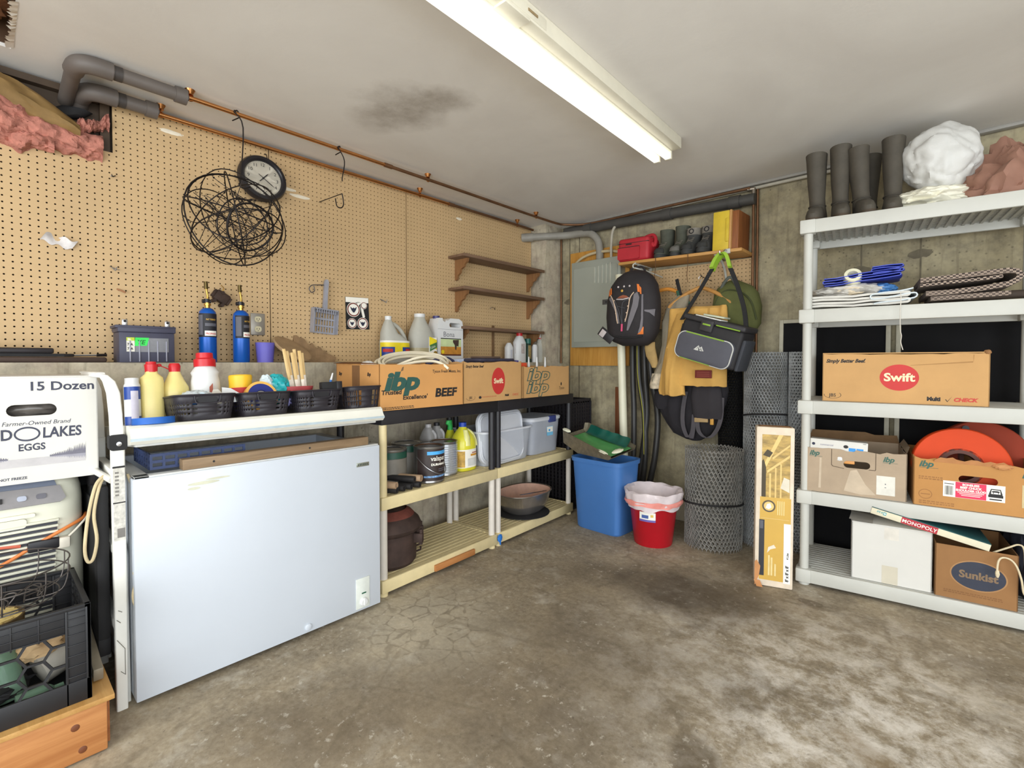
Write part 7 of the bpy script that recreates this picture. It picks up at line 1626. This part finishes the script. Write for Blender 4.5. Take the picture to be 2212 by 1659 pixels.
b = B(); g = g_blob(.152, .135, .172, 6, .16, 1.25, 5); V = [v * (1 + crumple(v, 7.5, .075, 2) + crumple(v, 17, .022, 5)) + noise.noise_vector(v * 8) * .012 for v in g[0]]; b.add((V, g[1]), WB2, Matrix.Translation((.015, .01, .245))); b.obj('bag_top', t)
b = B(); g = g_blob(.165, .13, .062, 9, .35, 2.2, 5, flat=-.04); V = [v + noise.noise_vector(v * 15) * .012 for v in g[0]]; V = [Vector((v.x, v.y, max(v.z, -.045))) for v in V]; b.add((V, g[1]), M('cream_bag_film', (232, 228, 208), .5, var=.05, bump=.35, bscale=20), Matrix.Translation((-.02, -.01, .046))); tag(b.obj('bag_base', t), 'creamy lower bag')
t = sh('brown_cloth', 'dusty pink-brown crumpled cloth at the right end of the shelf top', 'cloth', .785, .22, 1.839)
BC = M('pink_brown_cloth', (150, 110, 92), .8, var=.07, scale=5, bump=.15)
b = B(); g = g_blob(.215, .20, .22, 4, .55, 1.35, 5, flat=-.02)
V = []
for v in g[0]:
    q = v * (1 + crumple(v, 8, .16, 3) + crumple(v, 18, .05, 6)) + noise.noise_vector(v * 7) * .022
    V.append(Vector((q.x, q.y, max(q.z, 0.001))))
b.add((V, g[1]), BC, Matrix.Translation((.02, 0, 0.001)) @ Matrix.Diagonal((1, 1, 1.28, 1))); b.obj('cloth', t)
# second tier: folded sheets
def fold_path(x0, x1, z0, n, gap, r0=.0):
    P = []
    for k in range(n):
        z = z0 + k * gap; a, c = (x0, x1) if k % 2 == 0 else (x1, x0)
        P += [(a + (c - a) * i / 6, z + .10 * gap * math.sin(i)) for i in range(7)]
        if k < n - 1:
            s = 1 if k % 2 == 0 else -1
            P += [(c + s * gap * .5 * math.sin(PI * j / 4), z + gap * .5 * (1 - math.cos(PI * j / 4))) for j in range(1, 4)]
    return P
def folded(name, lab, cat, u, d, z, w, dep, n, gap, th, mat, rz=0, wav=.012, seed=1, tip=None, part='sheet'):
    t = sh(name, lab, cat, u, d, z, rz, tip=tip); b = B(); b.add(g_ribbon(fold_path(0, w, th / 2 + .001, n, gap), th, 0, dep, wav, seed), mat); b.obj(part, t); return t
folded('folded_tarp', 'folded pale grey tarp at the bottom of the pile on the second shelf', 'tarp', .020, .045, 1.402, .40, .32, 4, .0150, .0105, M('pale_tarp', (202, 198, 188), .55, var=.08), wav=.016, seed=3)
t = sh('plastic_sheet', 'folded clear plastic sheeting with a blue corner on the second shelf', 'sheeting', .03, .06, 1.463); b = B(); b.add(g_blob(.165, .13, .038, 3, .4, 1.8, 5), M('hazy_film', (196, 192, 184), .3, var=.12, scale=10, bump=.3, bscale=25), Matrix.Translation((.175, .13, .022))); b.obj('sheeting', t)
b = B(); b.add(g_blob(.055, .05, .030, 5, .5, 2, 4), M('light_blue_film', (74, 128, 184), .4, var=.1), Matrix.Translation((.305, .09, .020))); b.add(g_blob(.06, .03, .02, 7, .4, 2, 4), M('pale_card_label', (220, 204, 176), .6, var=.2), Matrix.Translation((.18, .03, .018))); b.obj('blue_corner', t)
folded('folded_cloth', 'folded silver-white tarp edge at the right of the tarp pile', 'tarp', .30, .04, 1.404, .155, .28, 3, .022, .006, M('silver_tarp', (196, 204, 206), .4, var=.08), wav=.012, seed=8, rz=2, tip=(0, R(-7)))
t = folded('folded_tarp', 'folded bright blue tarp on top of the pile on the second shelf', 'tarp', .100, .07, 1.508, .30, .24, 4, .012, .004, M('blue_tarp', (34, 58, 178), .4, var=.12), wav=.014, seed=5, tip=(0, R(-5)))
b = B(); b.add(g_ribbon(fold_path(.20, .31, .03, 4, .010), .004, .0, .2, .022, 12), M('blue_tarp')); b.obj('loose_corner', t)
t = sh('plastic_roll', 'cream roll of plastic standing on the blue tarp', 'roll', .215, .10, 1.548, tip=(R(64), R(6)))
b = B(); b.lathe([(.022, -.045), (.036, -.045), (.039, 0), (.036, .025), (.022, .025)], M('cream_film_roll', (230, 226, 196), .5), 32, closed=True); b.obj('roll', t)
b = B(); b.tube(spline([(-.02, 0, .0), (-.075, .01, -.04), (-.11, 0, -.06)], 4), .012, M('hazy_film'), 8); b.obj('loose_end', t)
RUGM = newmat('woven_rug', .95); _t = NT(RUGM)
_ck = _t.node('ShaderNodeTexChecker', {'Vector': _t.mapping(scale=(1, 1, 1.35)), 'Color1': lin((186, 166, 148)), 'Color2': lin((50, 42, 40)), 'Scale': 100.0})
_n = _t.noise(60, 3); _t.color(_t.mix(_t.math('MULTIPLY', _n, .5), _ck.outputs['Color'], lin((70, 58, 54)))); _t.bump(_t.noise(150, 2), .5, .004)
t = sh('folded_rug', 'folded brown and cream woven rug at the right of the second shelf', 'rug', .470, .05, 1.404)
path = [(.02, .035 + 0.002), (.10, .038), (.20, .045), (.29, .058), (.315, .072), (.325, .090), (.315, .108), (.29, .114), (.2, .110), (.1, .104), (.0, .098)]
b = B(); b.add(g_ribbon([(p[0], p[1]) for p in path], .022, 0, .30, .004, 4), RUGM); b.add(g_ribbon([(.04, .014), (.16, .016), (.30, .020)], .020, .01, .30, .004, 9), RUGM); b.add(g_ribbon([(.0, .076), (.1, .082), (.2, .088), (.27, .093)], .014, .005, .30, .004, 6), RUGM); b.obj('rug', t)
t = sh('rug_tube', 'dark rolled edge lying beneath the folded rug', 'roll', .62, .08, 1.420); b = B(); b.cyl((0, 0, 0), (.20, .02, 0), .018, M('dark_brown_roll', (66, 54, 44), .8), n=16); b.obj('roll', t)
b = B(); b.tube(spline([(0, -.006, .03), (.002, -.016, .0), (0, -.018, -.06), (.001, -.018, -.14), (.006, -.018, -.17), (.004, -.018, -.20), (.012, -.018, -.235)], 5), .0018, M('white_string', (214, 208, 196), .8), 5); tag(b.obj('string', loc=shelf_pt(.395, .0, 1.42), rz=SH), 'thin white string hanging down over the second shelf edge', 'string')
# third tier
t = carton('red_oval_box', 'wide closed cardboard box with a red oval on the white shelves', 'box', shelf_pt(.098, .035, .9375), SH - .5, .606, .36, .232, CARD, lid=True, torn=.005)
b = B(); b.patch(ell(.072, .061, 44, .300, .120), REDI); b.text('Swift', .300, .104, .052, M('cream_ink'), y=-.001, align='CENTER', bold=.0016, sx=1.1)
b.text('Simply Better Beef.', .014, .190, .024, INK, shear=.35, bold=.0009, sx=.85); b.text('JBS', .043, .022, .022, INK, align='CENTER', bold=.0003)
ro, ri = ell(.036, .017, 28, .043, .030), ell(.034, .0155, 28, .043, .030)
for i in range(18): k = (i + 13) % 28; b.patch([ro[k], ro[(k + 1) % 28], ri[(k + 1) % 28], ri[k]], INK)
b.text('Multi', .400, .018, .024, INK, bold=.0014, sx=.95); b.patch([(.462, .026), (.466, .026), (.470, .018), (.486, .040), (.470, .014)], INK); b.text('CHECK', .490, .018, .022, M('check_red', (198, 70, 58), .7), bold=.0012, shear=.25, sx=1.05); b.obj('printed_lettering', part(t, 'front_panel'))
b = B(); b.patch([(.34, .178), (.552, .196), (.552, .190), (.34, .176)], M('crease', (168, 126, 78), .9), y=-.0003); b.patch([(.553, .19), (.556, .225), (.552, .225)], M('crease'), y=-.0003); b.add(g_blob(.012, .01, .01, 2, .5, 3, 3), CARDD, Matrix.Translation((.598, .004, .236))); b.obj('creases', t)
# fourth tier: two meat boxes
t = carton('worn_box', 'greyed worn cardboard box with a hand hole on the fourth shelf', 'box', shelf_pt(.028, .012, .4835), SH + 1.0, .405, .37, .222, CARDG, slot=(.215, .150, .105, .034), lid=False, inner=CARDI, torn=.012)
LG = M('logo_green', (58, 96, 84), .7); b = B(); b.text('ibp', .020, .182, .034, LG, bold=.0012, shear=.3); b.text('ibp', .315, .178, .034, LG, bold=.0012, shear=.3); b.rect(.02, .075, .176, .1775, LG); b.rect(.315, .37, .172, .1735, LG)
b.rect(.292, .362, .020, .110, M('white_label', (222, 218, 206), .8), y=-.0006); b.rect(.324, .328, .070, .075, M('grey_ink'), y=-.001); b.rect(.323, .329, .055, .058, M('grey_ink'), y=-.001)
SC2 = M('scuffed_card', (196, 178, 154), .9, var=.1)
b.patch([(.165, .02), (.19, .12), (.215, .128), (.25, .06), (.29, .015), (.23, .01)], SC2, y=-.0003); b.patch([(.06, .02), (.064, .17), (.072, .17), (.07, .02)], SC2, y=-.0003)
fl = [(.112, .218), (.112, .140), (.118, .133), (.165, .126), (.165, .129), (.120, .136), (.115, .142), (.115, .218)]; b.patch(fl, M('slot_line', (96, 80, 64), .9)); b.patch([(.290, .215), (.290, .135), (.287, .130), (.262, .130), (.262, .133), (.286, .133), (.287, .137), (.287, .215)], M('slot_line')); b.obj('printed_lettering', part(t, 'front_panel'))
b = B(); rng = random.Random(4)
V = [Vector((0 + .37 * 0, 0, 0))]
b.add(([Vector((.0, .0, .222)), Vector((-.012, .02, .235)), Vector((-.014, .34, .238)), Vector((0, .37, .222))], [[0, 1, 2, 3]]), CARDG)
b.add(([Vector((.0, .366, .22)), Vector((.405, .366, .22)), Vector((.395, .362, .262)), Vector((.30, .36, .258)), Vector((.26, .36, .27)), Vector((.02, .36, .268))], [[0, 1, 2, 3, 4, 5]]), CARDI); b.add(([Vector((.405, .02, .22)), Vector((.405, .366, .22)), Vector((.42, .34, .25)), Vector((.416, .20, .255)), Vector((.424, .12, .24)), Vector((.418, .05, .25))], [[0, 1, 2, 3, 4, 5]]), CARDG); tag(b.obj('flap', t), 'ragged flaps')
t = sh('light_bulb_carton', 'white and blue slim carton lying in the worn grey box', 'carton', .050, .016, .696, 1, tip=(R(-4), R(2.0)))
b = B(); b.box(0, .235, 0, .13, 0, .052, WCARD, .002); b.obj('carton', t)
b = B(); SB = M('bright_blue_print', (30, 140, 214), .5); b.rect(.160, .218, .006, .022, SB, y=-.0006); b.rect(.188, .190, .006, .022, WHI, y=-.001); b.patch(ell(.007, .007, 16, .014, .026), INKB, y=-.0006); b.patch(ell(.010, .008, 16, .148, .026), INK, y=-.0006); b.text('commercial', .042, .022, .013, M('lilac_ink', (116, 112, 140), .6), sx=.9); b.rect(.215, .228, .046, .048, INK, y=-.0006); b.obj('printing', t)
b = B(); b.add(g_blob(.022, .018, .018, 3, .3, 2, 3), WHP, Matrix.Translation((.0, 0, 0))); b.box(.015, .06, -.008, .010, -.022, -.004, M('orange_tube', (214, 150, 80), .5), .004); tag(b.obj('small_bits', loc=shelf_pt(.175, .03, .655), rz=SH), 'small white and orange bits at the hand hole of the worn box', 'hardware')
t = carton('beef_chuck_box', 'brown cardboard box with a red and white label on the right of the fourth shelf', 'box', shelf_pt(.455, .010, .4835), SH, .40, .37, .220, M('tan_brown_card', (186, 134, 76), .85, var=.07, scale=5, bump=.08), slot=(.215, .135, .125, .032), lid=False, inner=CARDI, torn=.016)
b = B(); b.text('ibp', .018, .176, .038, LG, bold=.0014, shear=.3, sx=1.05); b.text('ibp', .348, .165, .036, LG, bold=.0014, shear=.3); b.rect(.018, .085, .170, .1715, LG)
b.rect(.102, .300, .052, .122, WHI, y=-.0006); b.rect(.143, .242, .053, .121, M('crimson_label', (222, 50, 86), .6), y=-.0010)
for k, (s, sz) in enumerate((('BONELESS', .0125), ('BEEF CHUCK', .0125), ('SHOULDER CLOD', .0125))): b.text(s, .1925, .107 - k * .0125, sz, WHI, y=-.0014, align='CENTER', bold=.0006, sx=.95)
for k in range(3): b.rect(.150 + .006 * k, .235 - .006 * k, .076 - k * .0065, .0785 - k * .0065, WHI, y=-.0014)
rng = random.Random(8); x = .108
while x < .136:
    w = rng.uniform(.0006, .002); b.rect(x, x + w, .06, .100, INK, y=-.0010); x += w + rng.uniform(.0006, .0016)
b.rect(.106, .138, .108, .111, INK, y=-.001)
b.patch([(.252, .07), (.29, .07), (.292, .085), (.286, .106), (.256, .106), (.25, .085)], INK, y=-.0010); b.patch([(.256, .085), (.286, .085), (.284, .102), (.258, .102)], WHI, y=-.0014); b.patch([(.260, .092), (.282, .092), (.283, .097), (.276, .099), (.262, .098), (.258, .095)], INK, y=-.0018); b.rect(.263, .265, .086, .093, INK, y=-.0018); b.rect(.278, .280, .086, .093, INK, y=-.0018); b.rect(.248, .294, .070, .081, INK, y=-.0016); b.rect(.252, .290, .059, .064, INK, y=-.0012)
b.patch(ell(.024, .022, 24, .042, .052), M('faint_stamp', (156, 108, 62), .8)); b.patch(ell(.021, .019, 24, .042, .052), M('tan_brown_card'), y=-.0007); b.rect(.026, .058, .050, .054, M('faint_stamp'), y=-.0009)
bars(b, .018, .10, .128, 2, .005, .009, M('faint_stamp'), 3); bars(b, .02, .14, .018, 2, .005, .009, M('faint_stamp'), 5); b.rect(.350, .399, .04, .135, M('beige_label', (206, 186, 140), .8), y=-.0008); b.obj('printed_lettering', part(t, 'front_panel'))
b = B(); rng = random.Random(14)
P = [(.07 + .24 * i / 12, .214 + rng.uniform(-.004, .016)) for i in range(13)]
b.add(([Vector((x, -.001, .20)) for x, z in P] + [Vector((x, -.012 + rng.uniform(-.008, .002), z)) for x, z in P], [[i, i + 1, i + 14, i + 13] for i in range(12)]), M('torn_card')); b.add(g_blob(.03, .012, .012, 5, .6, 3, 3), M('torn_card'), Matrix.Translation((.29, -.008, .205))); tag(b.obj('torn_edge', t), 'torn ragged top edge')
for k, (u, d, z, col, lab) in enumerate(((.625, .125, .655, M('orange_reel', (214, 66, 6), .7, var=.04), 'front bright orange round cord reel standing in the brown box'), (.715, .265, .680, M('dark_orange_reel', (150, 50, 18), .75, var=.05), 'rear darker orange round cord reel behind the bright one'))):
    t = sh('cord_reel', lab, 'reel', u, d, z, 0, 'orange cord reels', tip=(R(-6), 0)); mx = Matrix.Rotation(R(90), 4, 'X'); r = .168
    for y in (-.03, .035):
        b = B(); b.lathe([(.075, -.004), (r - .012, -.004), (r, -.010), (r + .004, 0), (r, .006), (r - .012, .004), (.075, .004)], col, 56, mx=Matrix.Translation((0, y, 0)) @ mx, closed=True); b.obj('flange', t)
    b = B(); b.lathe([(.060, -.034), (.082, -.034), (.082, .034), (.060, .034)], M('reel_core', (90, 44, 28), .6), 40, mx=mx, closed=True); b.obj('core', t)
    b = B(); b.cyl((-.055 if k else .0, -.045, .135 if k else -.11), (-.055 if k else .0, -.028, .135 if k else -.11), .013, BLK, n=14); b.obj('crank_knob', t)
# bottom tier
t = carton('white_box', 'plain white cardboard box on the bottom shelf of the white unit', 'box', shelf_pt(.228, .028, .0835), SH + .5, .300, .30, .270, WCARD, lid=True)
b = B(); TP = M('clear_parcel_tape', (206, 198, 178), .3, var=.04); b.rect(.118, .178, .0, .085, TP); b.obj('tape', part(t, 'front_panel'))
b = B(); b.rect(.125, .18, .210, .267, M('faint_tape', (218, 212, 200), .35)); b.obj('upper_tape', part(t, 'front_panel'))
b = B(); b.add(([Vector((-.012, -.01, .286)), Vector((.08, -.014, .279)), Vector((.09, .12, .284)), Vector((.0, .14, .290))], [[0, 1, 2, 3]]), M('grey_flap', (176, 170, 160), .8)); tag(b.obj('flap', t), 'greyish lifted flap')
t = carton('fruit_box', 'brown fruit box with a dark blue oval emblem on the bottom shelf', 'box', shelf_pt(.536, .018, .0835), SH - 1, .265, .36, .235, CARDD, lid=False, inner=CARDI)
b = B(); b.patch(ell(.092, .066, 44, .142, .118), M('oval_rim', (170, 128, 84), .8)); b.patch(ell(.087, .061, 44, .142, .118), M('oval_navy', (52, 56, 70), .7), y=-.0008); b.text('Sunkist', .142, .104, .044, M('tan_letters', (136, 112, 86), .8), y=-.0012, align='CENTER', bold=.0016, sx=.98); bars(b, .03, .22, .034, 2, .004, .008, M('faint_print2', (128, 88, 52), .8), 4); b.obj('printed_emblem', part(t, 'front_panel'))
t = sh('board_game_box', 'flat board game box lettered MONOPOLY lying slanted over the bottom boxes', 'game box', .298, -.004, .4160, 0, tip=(0, R(12.8)))
b = B(); b.box(0, .42, 0, .26, 0, .030, M('game_box_cream', (222, 214, 186), .7, var=.06), .002); b.box(.0, .42, .0, .26, .0295, .033, M('game_box_top', (40, 84, 84), .6, var=.3, scale=6), .001); b.obj('box', t)
b = B(); b.rect(.115, .245, .001, .030, M('game_red', (178, 40, 52), .6), y=-.0006); b.text('MONOPOLY', .180, .0075, .0215, WHI, y=-.0012, align='CENTER', bold=.0004, sx=1.0, space=1.05)
b.rect(.046, .058, .010, .024, M('teal_square', (70, 160, 164), .6), y=-.0006); b.rect(.048, .056, .014, .020, WHI, y=-.001); bars(b, .022, .044, .02, 2, .003, .005, M('teal_square'), 2); b.obj('printed_edge', t)
t = sh('dark_bag', 'dark navy bundle at the right of the bottom shelf beside the fruit box', 'bundle', .86, .25, .084); b = B(); g = g_blob(.055, .16, .19, 5, .4, 2, 4, flat=-.17); b.add(g, M('navy_cloth', (34, 36, 48), .8), Matrix.Translation((0, 0, .171))); b.obj('bundle', t)
t = sh('twine', 'cream twine looped over the right corner of the fruit box', 'twine', .760, .0, .30); b = B()
b.tube(spline([(-.055, .04, -.005), (.01, .025, .045), (.040, .02, .065), (.055, .01, .05), (.056, -.012, -.03), (.066, -.014, -.12), (.068, -.014, -.135), (.052, -.014, -.125), (.044, -.014, -.07), (.030, -.012, -.02), (.012, -.010, .005), (-.012, -.014, .010), (-.026, -.020, -.005), (-.030, -.021, -.045), (-.028, -.021, -.075)], 6), .0036, M('cream_twine', (222, 206, 172), .9, bump=.4, bscale=300), 7); b.add(g_blob(.007, .006, .016, 3, .5, 3, 3), M('cream_twine'), Matrix.Translation((-.029, -.020, -.060))); b.obj('twine', t)
# ------------------------------------------------------------------ ceiling light
t = thing('fluorescent_light', 'long two-tube fluorescent light fixture on the ceiling', 'ceiling light', (-1.085, .06, ZC), rot=(0, 0, R(1.75)))
FX = M('fixture_white', (226, 220, 200), .45, var=.04)
b = B(); b.box(-.02, .078, 0, 2.42, -.058, 0, FX, .004); b.obj('housing', t)
b = B(); b.box(.070, .0795, .9, 1.25, -.050, -.012, FX, .002); b.box(.03, .081, 1.04, 1.16, -.066, -.055, FX, .002); b.obj('joint_plate', t)
for y in (1.03, 1.15):
    b = B(); b.box(.078, .082, y, y + .05, -.034, -.026, M('slot_brown', (150, 128, 92), .6)); b.obj('knockout_slot', t)
TUBE = newmat('lit_fluorescent_tube', .3, 0, (250, 248, 236)); _b = TUBE.node_tree.nodes['Principled BSDF']; _b.inputs['Emission Color'].default_value = (1.0, .975, .90, 1); _b.inputs['Emission Strength'].default_value = 1.0
for x in (-.055, .008):
    b = B(); b.cyl((x, .03, -.082), (x, 2.40, -.082), .0195, TUBE, n=24); o = b.obj('tube', t)
    for y in (.012, 2.40):
        b = B(); b.box(x - .014, x + .022, y, y + .018, -.102, -.05, FX, .004); b.obj('lamp_holder', t)
b = B(); b.box(-.075, .03, .0, 2.41, -.062, -.056, FX, .002); b.obj('reflector', t)
